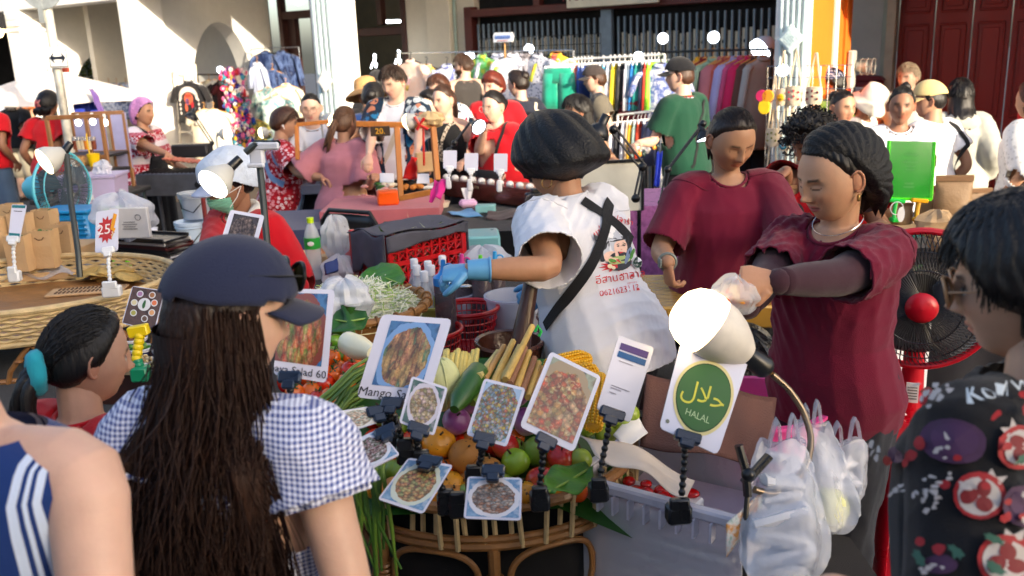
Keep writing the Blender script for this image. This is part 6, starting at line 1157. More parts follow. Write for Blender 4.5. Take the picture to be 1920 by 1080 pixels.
FM=dict(lime=grad('lime skin',(60,120,24),(120,160,40)),tom=grad('orange tomato',(214,66,14),(232,110,20),rough=.2),red=grad('red tomato',(176,18,10),(210,50,14),rough=.2),turnip=grad('purple turnip',(214,180,200),(136,66,130),1),mango=grad('ripe mango',(206,130,24),(224,150,30),spots=(90,60,20)),santol=grad('santol skin',(160,96,40),(190,124,50),spots=(100,60,30),rough=.6,coat=0),gapple=grad('green apple',(120,160,30),(150,186,50),rough=.2),rapple=grad('red apple',(214,120,60),(200,40,36),rough=.2),guava=grad('guava',(134,160,44),(160,182,70)),pear=grad('green mango',(90,128,34),(120,150,50)))
STEMM=M('stem',(70,52,30),.7)
def fruit(name,label,px,py,r,kind,group=None,sq=1.0,dent=.18,nub=None,lift=0,rot=None,p=None):
 p=p if p is not None else onheap(px,py,lift);s_=(p-CAM).dot(f_)/FPX;r=r*s_;sd=rnd.uniform(0,6)
 t=thing(name,label,name.replace('_',' '),p,0,group,rot or(rnd.uniform(-.5,.5),rnd.uniform(-.5,.5),rnd.uniform(0,6)));g=G()
 g.ball((0,0,0),(r,r,r*sq),nu=22,nv=14,bump=lambda d:(1-dent*math.exp(-((1-d.z)/.10))-dent*.6*math.exp(-((1+d.z)/.10)))*(1+.025*math.sin(3*math.atan2(d.y,d.x)+sd)+.02*math.sin(5*d.z+sd)));g.build('flesh',FM[kind],t,180)
 g=G();g.tube([(0,0,r*sq*(1-dent)-.003),(.002,.001,r*sq+.004),(.006,.002,r*sq+.010)],.0028,6)
 if nub=='calyx':[g.add([(0,0,r*sq*.92),(r*.35*math.cos(a+.3),r*.35*math.sin(a+.3),r*sq*.93),(r*.62*math.cos(a),r*.62*math.sin(a),r*sq*.90+.004),(r*.35*math.cos(a-.3),r*.35*math.sin(a-.3),r*sq*.93)],[(0,1,2,3)])for a in np.linspace(0,5,5)]
 g.build('stem',STEMM if nub!='calyx' else LEAFD,t);return t
for px,py,r in((628,640,15),(643,668,16),(622,662,14),(612,642,14),(655,625,12),(636,618,14)):fruit('lime','small green lime beside the white eggplant',px,py,r,'lime','limes on the heap',.95,.06,lift=.03)
TP=[(622,672),(664,672),(640,694),(657,697),(630,706),(585,737),(650,718),(612,722),(598,752),(552,738),(572,762),(540,715),(605,700),(580,705),(555,690),(680,660),(668,690),(536,770),(618,745),(590,678),(560,655),(600,655),(640,738),(575,640)]
for i,(px,py)in enumerate(TP):k_='red' if i%4 in(3,)or py>745 else 'tom';fruit('tomato',('red' if k_=='red' else 'orange')+' tomato in the heap behind the papaya salad card',px,py,rnd.uniform(17,21),k_,{'tom':'orange','red':'red'}[k_]+' tomatoes on the heap',1.12,.08,'calyx',lift=.025+.02*(i%3==0))
for px,py,r,lb in((856,790,27,'purple turnip in front of the cucumber, left of the tall menu card'),(882,756,22,'purple turnip tucked behind the middle menu card'),(966,738,27,'purple turnip under the cane bundle'),(988,790,28,'purple turnip between the two middle menu cards'),(945,718,22,'small purple turnip at the foot of the cane bundle')):fruit('turnip',lb,px,py,r,'turnip','purple turnips',.95,.05,lift=.05,rot=(rnd.uniform(.2,.7),.2,0))
for px,py,r,k_,sq,lb,nm_ in((822,832,33,'mango',.92,'ripe yellow mango with dark spots, left of the middle clip','mango'),(874,856,34,'santol',.95,'brown orange santol behind the middle clip','santol'),(914,884,30,'santol',.95,'brown santol just above the lowest menu card','santol'),(846,912,27,'mango',.9,'orange mango by the rim between the two low cards','mango'),(745,800,20,'pear',1,'small dark green mango behind the clips','mango'),(948,838,26,'rapple',.95,'orange red apple under the tall menu card','apple'),(966,866,28,'gapple',.92,'bright green apple in the middle of the heap','apple'),(1004,846,25,'pear',1.15,'green mango right of the green apple','mango'),(1052,858,27,'rapple',.92,'red striped apple under the crouton salad card','apple'),(1016,902,31,'rapple',.95,'rosy apple behind the front clip stem','apple'),(1088,862,22,'guava',1,'yellow green guava beside the white tub','guava'),(1060,830,20,'guava',1,'small guava above the striped apple','guava'),(985,925,24,'mango',.9,'orange mango at the rim by the green leaf','mango'),(800,880,24,'mango',.9,'orange mango above the low left card','mango'),(900,930,22,'santol',1,'brown santol at the front rim','santol'),(1045,900,22,'rapple',1,'dark red apple by the green leaf','apple'),(770,850,22,'mango',.95,'yellow mango under the small mushroom card','mango'),(720,780,22,'pear',1,'green mango under the mango salad card','mango')):fruit(nm_,lb,px,py,r,k_,None,sq,.16 if 'apple' in k_ else.05,lift=.02)
for px,py,r in((1118,790,24),(1150,778,24),(1172,800,22),(1136,812,22),(1104,800,20),(1098,768,20),(1182,776,18)):fruit('guava','green guava in the pile behind the payment card',px,py,r,'guava','guavas behind the payment card',1,.05,p=PD(px,py,2.45))
def pod(name,label,pts,rad,mat,cat,m2=None,n=12,group=None,zz=None):
 P=[Vector(p)for p in pts];t=thing(name,label,cat,P[0],0,group);g=G();q=[];r8=[]
 for i in range(len(P)-1):q+=[P[i].lerp(P[i+1],j/4)-P[0]for j in range(4)];r8+=[rad[i]+(rad[i+1]-rad[i])*j/4 for j in range(4)]
 q.append(P[-1]-P[0]);r8.append(rad[-1]);g.tube(q,r8,n);g.build('body',mat,t,60);return t
pod('cucumber','dark green cucumber standing in front of the baby corn',(PD(852,768,2.30),PD(862,748,2.34),PD(885,715,2.4),PD(898,694,2.44),PD(902,686,2.45)),(.012,.028,.034,.028,.010),grad('cucumber skin',(70,110,40),(44,88,30),2),'cucumber',n=16)
pod('cucumber','second cucumber lying behind the first',(PD(885,755,2.42),PD(915,720,2.5),PD(925,700,2.55)),(.012,.026,.012),FM['pear'],'cucumber',n=14)
pod('eggplant','long white eggplant with a green end on the limes',(PD(642,642,2.62),PD(652,643,2.6),PD(672,652,2.56),(PD(700,662,2.5))),(.014,.034,.036,.02),grad('white eggplant',(214,206,150),(230,224,190),mode=0),'eggplant',n=16)
t=thing('cabbage','half a pale cabbage behind the mango salad card','cabbage',PD(826,720,2.42));g=G();g.ball((0,0,0),(.055,.05,.075),nu=20,nv=14,bump=lambda d:1+.03*math.sin(7*d.x+5*d.z));[g.tube([(.05*math.cos(a)*math.sin(b),-.05*math.sin(b)*abs(math.sin(a))-.002,.076*math.cos(b))for b in np.linspace(.2,2.6,8)],.0022,5)for a in np.linspace(-.2,3.2,6)];g.build('leaves',M('pale cabbage',(206,208,150),.6,0,.08,12,.3,40),t,180)
qq=random.Random(21)
for i in range(46):
 px,py=qq.uniform(690,1085),qq.uniform(775,925);k_,nm_=qq.choice((('tom','tomato'),('lime','lime'),('mango','mango'),('santol','santol'),('pear','mango'),('rapple','apple'),('guava','guava'),('red','tomato')));col_=dict(tom='orange',lime='green',mango='yellow',santol='brown',pear='green',rapple='rosy',guava='pale green',red='red')[k_]
 fruit(nm_,f'{col_} {nm_} filling the gaps of the heap between the clip stands',px,py,qq.uniform(17,24),k_,f'{col_} {nm_} pieces filling the heap',1,.07,lift=-.012)
for i in range(13):
 k_=('mango','santol','pear','rapple')[i%4];fruit(('mango','santol','mango','apple')[i%4],('yellow mango','brown santol','green mango','rosy apple')[i%4]+' in the row along the front rim of the stand',712+i*27+qq.uniform(-6,6),915+14*math.sin(math.pi*i/12)+qq.uniform(-5,5),qq.uniform(20,25),k_,'fruit along the front rim',1,.07,lift=.012)
# cane bundle, baby corn, corn cobs, long beans
cm=[M('peeled cane',c,.55,0,.15,20,.2,80,stretch=(1,1,.2))for c in((206,170,92),(190,144,84),(150,104,76),(196,176,110))]
for i,(a,b)in enumerate((((998,612),(948,712)),((962,640),(925,718)),((945,650),(908,712)),((974,650),(940,716)),((984,652),(956,720)),((992,660),(968,728)),((1002,672),(978,735)),((1010,680),(990,745)),((934,660),(898,706)),((955,655),(932,720)),((1016,690),(1002,745)))):pod('cane_stick','peeled cane stick in the fanned bundle before the mortar',(PD(*a,2.62+.015*(i%3)),PD(*b,2.38+.01*(i%4))),(.0095,.0105),cm[(0,0,1,3,2,0,2,0,3,0,1)[i]],'stick',n=6,group='cane sticks before the mortar')
bcm=M('baby corn',(222,198,110),.55,0,.15,16,.5,240)
for i in range(20):x=834+(i%10)*6.6+rnd.uniform(-2,2);y=668-8*(i>=10)+rnd.uniform(-5,5);pod('baby_corn','baby corn standing in a bundle behind the cabbage',(PD(x,y,2.62+.03*(i>=10)),PD(x-6,y+48,2.55+.03*(i>=10))),(.0075,.009),bcm,'baby corn',n=7,group='baby corn bundle')
CORN=M('corn kernels',(232,176,16),.35,0,.1,40,0,1,coat=.2)
def corn(label,a,b,r):
 a,b=Vector(a),Vector(b);t=thing('corn_cob',label,'corn cob',a);ax=(b-a);L=ax.length;q=Vector((0,0,1)).rotation_difference(ax).to_matrix();g=G();g.tube([q@Vector((0,0,L*s_))for s_ in(0,.2,.6,.9,1)],[r*.75,r*.9,r*.9,r*.6,r*.25],14);g.build('cob',CORN,t);g=G();nr_=14;rows=int(L/.0085)
 for i in range(rows):
  s_=i/rows;rr8=r*(.8+.2*min(1,s_*4))*(1-.75*max(0,(s_-.7)/.3)**1.5)
  for j in range(nr_):th=2*math.pi*(j+.0)/nr_;g.ball(q@Vector((rr8*math.cos(th),rr8*math.sin(th),L*s_)),(.0052,.0052,.0046),nu=6,nv=4)
 g.build('kernels',CORN,t,180)['kind']='stuff'
corn('yellow corn cob lying behind the crouton salad card',PD(1030,690,2.55),PD(1108,672,2.62),.03);corn('second corn cob below the first one',PD(1060,712,2.5),PD(1122,694,2.52),.028);corn('corn cob standing behind the payment card',PD(1112,800,2.3),PD(1126,700,2.42),.026)
BEAN=[grad('long bean',(96,130,40),(130,150,60),3,rough=.5),grad('dark long bean',(60,100,30),(90,120,44),3,rough=.5)]
for i in range(22):
 o_=i*4.2;a=PD(700-o_*.35+rnd.uniform(-12,10),668+o_*1.3+rnd.uniform(-6,6),2.42-.002*i);m_=PD(628-o_*.1+rnd.uniform(-10,10),735+o_*.95+rnd.uniform(-6,6),2.30-.003*i);e=PD(556+o_*.5+rnd.uniform(-14,14),792+o_*.85+rnd.uniform(-6,8),2.2-.003*i)
 pod('long_bean','green yardlong bean lying across the tomatoes',(a,a.lerp(m_,.5)+Vector((0,0,.012)),m_,m_.lerp(e,.5)+Vector((0,0,.006)),e),(.004,.0052,.0055,.005,.003),BEAN[i%2],'bean',n=7,group='long beans across the heap')
for i in range(16):
 x=655+i*4+rnd.uniform(-5,5);a=PD(x+22,825+rnd.uniform(-14,14),2.14);b=PD(x+6,880,2.02);L=rnd.uniform(.12,.30);pod('long_bean','green yardlong bean hanging over the left rim of the stand',(a,b,b+Vector((rnd.uniform(-.02,.02),-.005,-L*.5)),b+Vector((rnd.uniform(-.03,.03),0,-L))),(.004,.005,.005,.003),BEAN[1-(i%3==0)],'bean',n=7,group='long beans hanging over the rim')
def leaf(label,P3,w_,mat=LEAF,name='banana_leaf'):
 P=[Vector(p)for p in P3];t=thing(name,label,'leaf',P[0]);g=G()
 def fn(u,v):i=min(int(u*(len(P)-1)),len(P)-2);s_=u*(len(P)-1)-i;c=P[i].lerp(P[i+1],s_)-P[0];d=(P[i+1]-P[i]).normalized();b=d.cross(Vector((0,-.5,.85))).normalized();ww=w_*math.sin(math.pi*min(.97,max(.06,u)))**.6;return c+b*(v-.5)*2*ww+Vector((0,0,.02*abs(v-.5)+.006*math.sin(u*14)))
 g.grid(fn,16,6);g.build('blade',mat,t,180,solid=.002);g=G();g.tube([p-P[0]+Vector((0,0,.003))for p in P],.003,6);g.build('midrib',M('midrib',(130,160,70),.5),t);return t
leaf('green leaf folded at the rim beside the rosy apple',(PD(1028,925,2.12),PD(1065,905,2.2),PD(1105,880,2.3)),.05)
# ---- menu cards on clip stands
def uvquad(name,P4,mat,parent,nx=1):
 me=bpy.data.meshes.new(name);me.from_pydata([tuple(p)for p in P4],[],[(0,1,2,3)]);uv=me.uv_layers.new(name='UV')
 for l,c in zip(uv.data,((0,1),(1,1),(1,0),(0,0))):l.uv=c
 me.materials.append(mat);o=bpy.data.objects.new(name,me);sc.collection.objects.link(o);o.parent=parent;return o
def food(name,bgc,cols,scale,ctr=(.5,.5),rad=.42,plate=(150,180,214),asp=1.4,long=1.0,seed=0):
 k=NT(name);uv=k.n('TexCoord').outputs['UV'];co=k.n('Mapping',{'Vector':uv,'Scale':(scale*1.9,scale*1.9*asp*long,1),'Location':(seed*3.1,seed*1.7,seed*.9),'Rotation':(0,0,.5)}).outputs[0]
 n1=k.n('TexNoise',{'Vector':co,'Scale':.55,'Detail':5,'Roughness':.62,'Distortion':1.2}).outputs[0];v=k.n('TexVoronoi',{'Vector':k.mix(.12,co,k.n('TexNoise',{'Vector':co,'Scale':1.2}).outputs[1],'ADD'),'Scale':.62});c=k.ramp(n1,[(.30+.40*i/(len(cols)-1),x)for i,x in enumerate(cols)]);c2=k.ramp(k.n('SeparateColor',{'Color':v.outputs['Color']}).outputs[0],[(i/len(cols),x)for i,x in enumerate(cols[::-1])],'CONSTANT');c=k.mix(.45,c,c2)
 sh=k.n('MapRange',{'Value':v.outputs['Distance'],'From Min':.1,'From Max':.75,'To Min':1.15,'To Max':.35}).outputs[0];c=k.n('HueSaturation',{'Color':c,'Value':k.math('MULTIPLY',sh,k.n('MapRange',{'Value':k.noise(scale*3,uv,5),'From Min':.3,'From Max':.7,'To Min':.6,'To Max':1.45}).outputs[0])}).outputs[0]
 d=k.n('VectorMath',{0:k.n('Mapping',{'Vector':uv,'Location':(-ctr[0]/rad,-ctr[1]/rad*1.0,0),'Scale':(1/rad,1/rad,1)}).outputs[0]},operation='LENGTH').outputs['Value'];d=k.math('ADD',d,k.math('MULTIPLY',k.noise(4,uv,3),.35));
 b=k.ramp(k.noise(3.5,uv,3),[(.3+.4*i/(len(bgc)-1),x)for i,x in enumerate(bgc)]);base=k.mix(k.math('LESS_THAN',d,1.38),b,plate);k.set(Base_Color=k.mix(k.math('LESS_THAN',d,1.16),base,c),Roughness=.25,Coat_Weight=.4,Coat_Roughness=.12);return k.m
LAM=M('laminated white card',(206,206,222),.22,0,.03,5,coat=.5);CLIPB=plastic('black clip plastic',(22,24,28),.3);CLIPD=M('blue black clip',(26,40,62),.25)
def bil(P,u,v):return(P[0]*(1-u)+P[1]*u)*(1-v)+(P[3]*(1-u)+P[2]*u)*v
def card(label,corners,ds,picm=None,inset=(.1,.08,.9,.82),clip=None,stem=None,base=None,name='menu_card',edge=LAM,texts=(),clampm=CLIPD,cw=.05,extra=None,stemm=CLIPB,basew=.045,rounded=.06):
 P=[PD(c[0],c[1],d)for c,d in zip(corners,ds)];n0=(P[1]-P[0]).cross(P[3]-P[0]);rv=ray(*corners[2]);P[2]=CAM+rv*((P[0]-CAM).dot(n0)/rv.dot(n0));o_=bil(P,.5,1);t=thing(name,label,'sign',o_);P=[p-o_ for p in P];nn=(P[1]-P[0]).cross(P[3]-P[0]).normalized();nn=nn if nn.dot(CAM-o_)>0 else-nn
 out=[]
 for(u,v)in((0,0),(1,0),(1,1),(0,1)):
  for a in(0,1,2):r=rounded;q={(0,0):((0,r),(.3*r,.3*r),(r,0)),(1,0):((1-r,0),(1-.3*r,.3*r),(1,r)),(1,1):((1,1-r),(1-.3*r,1-.3*r),(1-r,1)),(0,1):((r,1),(.3*r,1-.3*r),(0,1-r))}[u,v][a];out.append(bil(P,*q))
 g=G();n=len(out);g.add([p for p in out]+[p-nn*.004 for p in out],[tuple(range(n)),tuple(range(2*n-1,n-1,-1))]+[(i,(i+1)%n,n+(i+1)%n,n+i)for i in range(n)]);g.build('card',edge,t,30)
 if picm:a,b,c,d=inset;uvquad('picture',[bil(P,u,v)+nn*.0012 for u,v in((a,b),(c,b),(c,d),(a,d))],picm,t)
 X=(P[1]-P[0]).normalized();Yv=(P[3]-P[0]).normalized()
 for s_,u,v,h,m in texts:
  vv,f=text(s_,h*1.35);g=G();W9,H9=(P[1]-P[0]).length,(P[3]-P[0]).length;g.add([bil(P,u+x/W9,v-y/H9)+nn*.0022 for x,y,z in vv],f);g.build('lettering',m,t,0)
 if extra:extra(t,P,nn,X,Yv)
 if clip:
  c=PD(*clip)-o_;g=G();rm=Matrix((X,nn,-Yv)).transposed();g.box(c+nn*.010,(cw,.022,.026),rot=rm,bev=.004);g.box(c+nn*.013-Yv*-.016,(cw*.55,.02,.02),0,rot=rm,bev=.003);g.build('clamp',clampm,t);a=c+Yv*.02;st_=[PD(*q)-o_ for q in stem];pts=[a]+st_;g=G()
  for i in range(len(pts)-1):
   L=(pts[i+1]-pts[i]).length;k=max(2,int(L/.016))
   for j in range(k):p=pts[i].lerp(pts[i+1],(j+.5)/k);g.ball(p,.0085,nu=9,nv=6)
  g.tube(pts,.0055,7);g.build('stem',stemm,t)
  if base:b=PD(*base)-o_;g=G();g.box(b,(basew,.04,.045),rot=Matrix.Rotation(.1,3,'Z'),bev=.006);g.box(b+Vector((0,-.012,.028)),(basew*.8,.018,.03),bev=.004);g.build('base_clip',stemm,t)
 return t
IK=ink((40,40,48))
BG1,BG2=[(24,60,120),(60,110,160),(20,40,70)],[(150,180,210),(90,130,170),(196,206,220)]
card('tall laminated card with a red papaya salad photo, priced 60.-',((530,541),(628,543),(612,718),(512,702)),(2.02,2.02,1.98,1.98),food('papaya salad print',BG1,[(150,30,20),(190,80,40),(200,150,110),(120,150,60),(210,110,60)],9,(.45,.4),.5,(120,60,50),long=.35),(.0,.05,.88,.84),(545,708,1.97),[(548,750,1.97),(556,795,1.98)],(556,800,1.98),texts=[('Papaya Salad 60.-',.42,.925,.017,IK)])
card('laminated card with a Mango Salad photo, largest on the stall',((716,589),(848,598),(800,758),(668,745)),(2.14,2.14,2.08,2.08),food('mango salad print',BG1,[(190,140,70),(150,90,70),(206,170,100),(110,60,50),(70,130,90),(180,120,90)],8,(.5,.45),.46,(110,150,200),long=.32,seed=2),(.16,.07,.86,.84),(736,757,2.07),[(732,790,2.08),(735,822,2.1)],(735,830,2.1),texts=[('Mango Salad',.45,.925,.022,IK)])
card('small card with a photo of mushroom salad',((772,705),(840,727),(814,817),(748,792)),(2.06,2.06,2.02,2.02),food('mushroom salad print',[(20,60,80),(50,90,80),(160,150,170)],[(180,150,100),(206,190,160),(140,100,60),(120,130,80),(200,170,180)],8,(.5,.5),.42,(190,186,200),seed=3),(.07,.05,.93,.95),(785,806,2.02),[(782,830,2.04),(790,860,2.06)],(792,872,2.06))
card('small card with a photo of mixed vegetable salad, right of the turnip',((908,709),(986,728),(950,838),(874,815)),(2.08,2.08,2.03,2.03),food('vegetable salad print',[(120,150,190),(60,120,110),(150,170,200)],[(110,150,190),(170,190,214),(60,120,80),(170,60,50),(210,190,60),(60,50,60)],11,(.5,.45),.6,(150,176,206),seed=4),(.07,.05,.93,.95),(908,824,2.02),[(903,855,2.04),(893,890,2.08)],(890,900,2.08))
card('larger card with a photo of crouton salad in front of the corn',((1032,658),(1128,706),(1076,848),(974,800)),(2.16,2.16,2.08,2.08),food('crouton salad print',[(50,60,70),(140,150,130),(90,60,40)],[(206,170,90),(220,200,150),(170,80,30),(120,60,30),(200,60,30),(150,160,90)],8,(.45,.3),.6,(150,130,100),seed=5),(.08,.05,.93,.92),(1022,828,2.07),[(1018,860,2.08),(1010,925,2.1)],(1012,938,2.1))
def payx(t,P,nn,X,Yv):
 for(a,b,c,d),m in(((.12,.08,.9,.17),ink((76,56,120))),((.12,.19,.9,.27),ink((30,84,140)))):g=G();g.add([bil(P,u,v)+nn*.0015 for u,v in((a,b),(c,b),(c,d),(a,d))],[(0,1,2,3)]);g.build('printed_band',m,t,0)
 g=G();[g.add([bil(P,u,v)+nn*.0015 for u,v in((.2,q),(e_,q),(e_,q+.012),(.2,q+.012))],[(0,1,2,3)])for q,e_ in((.64,.72),(.67,.5),(.73,.4),(.31,.6))];g.build('printed_lines',ink((150,146,160)),t,0)
card('tall narrow payment card with purple and blue bands',((1160,629),(1227,652),(1182,792),(1118,767)),(2.24,2.24,2.18,2.18),None,(),(1146,777,2.17),[(1140,810,2.17),(1130,860,2.16),(1124,905,2.15)],(1122,922,2.15),extra=payx,cw=.062)
def halx(t,P,nn,X,Yv):
 def el_(r1,r2,m,off,nme):g=G();g.add([bil(P,.52,.52)+nn*off]+[bil(P,.52+r1*math.cos(a),.52+r2*math.sin(a))+nn*off for a in np.linspace(0,2*math.pi,40,endpoint=False)],[(0,i+1,(i+1)%40+1)for i in range(40)]);g.build(nme,m,t,0)
 gm,cm_=ink((52,96,50)),ink((206,196,140));el_(.45,.40,cm_,.0012,'ring');el_(.41,.365,ink((36,72,40)),.0018,'ring');el_(.395,.35,gm,.0024,'badge')
 ym=ink((196,196,70))
 vv,f=text('\ufedd\ufefc\ufea3',.062);g=G();W9,H9=(P[1]-P[0]).length,(P[3]-P[0]).length;g.add([bil(P,.52+x/W9,.50-y/H9)+nn*.0032 for x,y,z in vv],f);g.build('arabic_lettering',ym,t,0)
 vv,f=text('HALAL',.022);g=G();g.add([bil(P,.52+x/W9,.73-y/H9)+nn*.0032 for x,y,z in vv],f);g.build('lettering',ink((170,196,150)),t,0)
 g=G();g.add([bil(P,.10+.03*math.cos(a),.90+.022*math.sin(a))+nn*.0015 for a in np.linspace(0,2*math.pi,16,endpoint=False)],[tuple(range(16))]);g.build('stamp',ink((120,124,110)),t,0)
card('white card with a round green HALAL badge under the big lamp',((1277,640),(1404,676),(1346,853),(1236,802)),(2.16,2.16,2.06,2.06),None,(),(1287,822,2.05),[(1284,860,2.05),(1278,930,2.04)],(1272,962,2.03),extra=halx,cw=.06,basew=.055)
card('small card of seafood salad hanging low over the rim, left one',((766,858),(850,872),(793,964),(708,936)),(2.0,2.0,1.94,1.94),food('seafood salad print',BG2,[(170,90,70),(120,140,90),(190,170,110),(110,70,80),(200,120,70)],10,(.5,.5),.42,(190,200,190),seed=6),(.04,.05,.96,.95),(805,868,1.98),[(815,880,2.0),(835,930,2.04)],(838,945,2.05))
card('small card of minced meat salad hanging at the front rim, right one',((877,893),(979,896),(977,976),(869,972)),(1.98,1.98,1.93,1.93),food('minced salad print',BG2,[(190,190,180),(120,130,130),(160,100,60),(80,90,90),(206,180,160)],11,(.5,.5),.42,(206,206,214),seed=7),(.04,.05,.96,.95),(925,886,1.97),[(930,870,1.98),(935,930,2.03)],(860,950,2.04))
card('small card tilted beside the gingham sleeve, lower one',((650,832),(710,804),(750,852),(668,892)),(1.95,1.98,1.95,1.9),food('noodle salad print',BG2,[(120,60,60),(60,90,60),(200,190,190),(150,80,100)],10,(.5,.5),.42,(200,206,220),seed=8),(.04,.05,.96,.95),(722,815,1.98),[(745,800,2.02),(760,840,2.06)],(762,850,2.06))
card('pale card lying among the beans, upper one',((628,772),(690,762),(716,790),(640,815)),(2.02,2.05,2.03,2.0),food('herb salad print',[(206,206,196),(214,210,200),(190,200,190)],[(206,200,180),(196,150,120),(150,180,170),(220,214,200)],9,(.5,.5),.45,(210,210,206),seed=9),(.04,.05,.96,.95),(706,775,2.06),[(728,770,2.1),(735,800,2.12)],(735,806,2.12))
# ---- bamboo tray with shredded papaya
pc=PZ(668,578,1.02);tr=thing('bamboo_tray','round bamboo tray on a stool, full of shredded green papaya','tray',(pc.x,pc.y,.75));rT=.255
g=G();g.lathe([(.17,.19),(.21,.2),(rT-.01,.27),(rT,.29),(rT-.012,.29),(.2,.215),(.001,.205)],48);g.build('weave',BAM,tr);g=G();g.torus((0,0,.285),rT,.014,60,8);[g.torus((rT*math.cos(a),rT*math.sin(a),.285),.018,.004,10,5,ax=(-math.sin(a),math.cos(a),0))for a in np.linspace(0,6.0,22)];g.build('rim',[BAM],tr)
g=G();[g.cyl((.14*sx,.14*sy,0),(.14*sx,.14*sy,.2),.016)for sx in(-1,1)for sy in(-1,1)];g.box((0,0,.185),(.34,.34,.02));g.build('stool',DKW,tr)
g=G();q=random.Random(4)
for i in range(1500):
 a,r=q.uniform(0,6.28),.225*q.random()**.5;z=.25+.10*(1-(r/.24)**2)+q.uniform(-.01,.012);p=Vector((r*math.cos(a),r*math.sin(a),z));d=Vector((q.gauss(0,1),q.gauss(0,1),q.gauss(.1,.45))).normalized()*q.uniform(.018,.045);g.tube([p-d,p+Vector((0,0,.004)),p+d],.0017,3,q.choice((0,0,0,1,2)),cap=False)
sp_=thing('shredded_papaya','heap of shredded green papaya on the bamboo tray','food',(pc.x,pc.y,.75));g.build('shreds',[M('papaya shred',(238,238,216),.5),M('green shred',(160,190,96),.5),M('white shred',(236,236,222),.5)],sp_,0)['kind']='stuff';g=G();g.lathe([(.001,.345),(.1,.33),(.2,.27),(.235,.24)],30);g.build('mound',M('papaya heap',(222,226,190),.6,bump=.8,bs=90),sp_)
leaf('wide banana leaf lining the back of the papaya tray',(PD(675,528,3.38),PD(715,520,3.36),PD(755,535,3.28)),.07);leaf('banana leaf under the front of the shredded papaya',(PD(620,600,2.86),PD(650,605,2.82),PD(690,598,2.85)),.06,LEAFD)
FILM=M('clear plastic film',(222,228,236),.18,0,.05,20,.9,40,alpha=.42,spec=.7);FILMW=M('milky plastic film',(214,218,230),.3,0,.06,6,.9,22,alpha=.58,spec=.6)
def pbag(name,label,c,r,mat=FILM,seed=1,cat='bag',handles=False,hang=False,n=26):
 t=thing(name,label,cat,c);g=G();q=np.random.RandomState(seed);ph=q.uniform(0,6,8);
 def bp(d):a=math.atan2(d.y,d.x);return 1+.10*math.sin(3*a+ph[0]+2*d.z)+.07*math.sin(7*a+ph[1]+4*d.z)+.05*math.sin(13*a+ph[2])+.06*math.sin(9*d.z+ph[3]+a)
 g.ball((0,0,0),r,nu=n*2,nv=n,bump=bp);o=g.build('film',mat,t,25)
 if handles:
  for s_ in(-1,1):g=G();g.tube([(s_*r[0]*.55,0,r[2]*.75),(s_*r[0]*.5,.01,r[2]*1.25),(s_*r[0]*.2,0,r[2]*1.5),(s_*r[0]*.1,-.01,r[2]*1.1)],[(.022,.005)]*4,8);g.build('handle',mat,t)
 return t
pbag('plastic_bag','crumpled clear bag lying on the shredded papaya',PD(648,560,2.92),(.085,.07,.065),FILMW,3)
# ---- bottles, tubs, baskets, mortar
def bottle(label,p,h,r,liq,capc,group=None,body=FILM):
 t=thing('bottle',label,'bottle',p,0,group);pr=[(.001,0),(r*.9,0),(r,.01),(r,h*.50),(r*.92,h*.58),(r*.45,h*.80),(r*.40,h*.86)];g=G();g.lathe(pr,20);g.build('glass',body,t);g=G();g.lathe([(.001,.004),(r*.9,.004),(r*.94,h*.46),(r*.86,h*.56),(r*.7,h*.64),(.001,h*.64)],20);g.build('sauce',liq,t);g=G();g.lathe([(r*.5,h*.84),(r*.52,h),(r*.46,h+.004),(.001,h+.004)],18);g.build('cap',plastic('bottle cap',capc),t);return t
SAUCE=M('dark red sauce',(58,10,8),.15,0,.1,10,coat=.5)
for i,(px,py,Y)in enumerate(((776,487,3.95),(781,499,3.85),(795,510,3.7),(802,491,3.95),(808,499,3.82),(829,481,4.05))):p=PY(px,py,Y);bottle('clear bottle of dark red sauce with a white cap before the red crate',(p.x,p.y,.75),p.z-.75,.034,SAUCE,(232,232,236),'sauce bottles before the red crate')
def pump(label,px,py,Y,c,h=.1,r=.04):
 p=PY(px,py,Y);t=thing('squeeze_bottle',label,'bottle',(p.x,p.y,.75));zt_=p.z-.75;g=G();g.lathe([(.001,0),(r,0),(r,zt_-.07),(r*.9,zt_-.06)],18);g.build('bottle',M('smoky bottle',(96,84,90),.3,alpha=.8),t);g=G();g.lathe([(r*1.04,zt_-.075),(r*1.04,zt_-.045),(r*.5,zt_-.03),(.011,zt_-.015),(.008,zt_+.02),(.001,zt_+.022)],18);g.torus((.02,0,zt_-.012),.016,.004,14,6,ax=(0,1,0));g.build('nozzle_cap',plastic('coloured cap',c),t)
pump('squeeze bottle with a bright blue nozzle cap in the gloved hand',831,497,3.3,(30,130,210));pump('squeeze bottle with a pink nozzle cap behind the forearm',866,485,3.75,(230,60,150));pump('squeeze bottle with a dark blue nozzle cap next to the pink one',878,492,3.8,(20,90,160));pump('squeeze bottle with a lime green nozzle cap above the forearm',901,487,3.7,(100,214,50));pump('squeeze bottle with a sky blue nozzle near the white sleeve',928,480,3.75,(40,150,214))
def tub(label,px,py,z,r,h,mat,name='tub',inner=None,fill=None,cat='tub',taper=.82):
 p=PZ(px,py,z);t=thing(name,label,cat,(p.x,p.y,z-h));g=G();g.lathe([(.001,.004),(r*taper,0),(r*.99,h-.012),(r*1.05,h-.010),(r*1.05,h),(r*.97,h),(r*taper*.95,.01),(.001,.012)],30);g.build('shell',mat,t)
 if fill:g=G();g.lathe([(.001,h*.62),(r*.6,h*.61),(r*.9,h*.55)],24,wob=lambda a,z:1+.03*math.sin(7*a));g.build('contents',fill,t)
 return t
CLR=M('clear plastic',(206,212,230),.2,0,.03,8,alpha=.55,spec=.6)
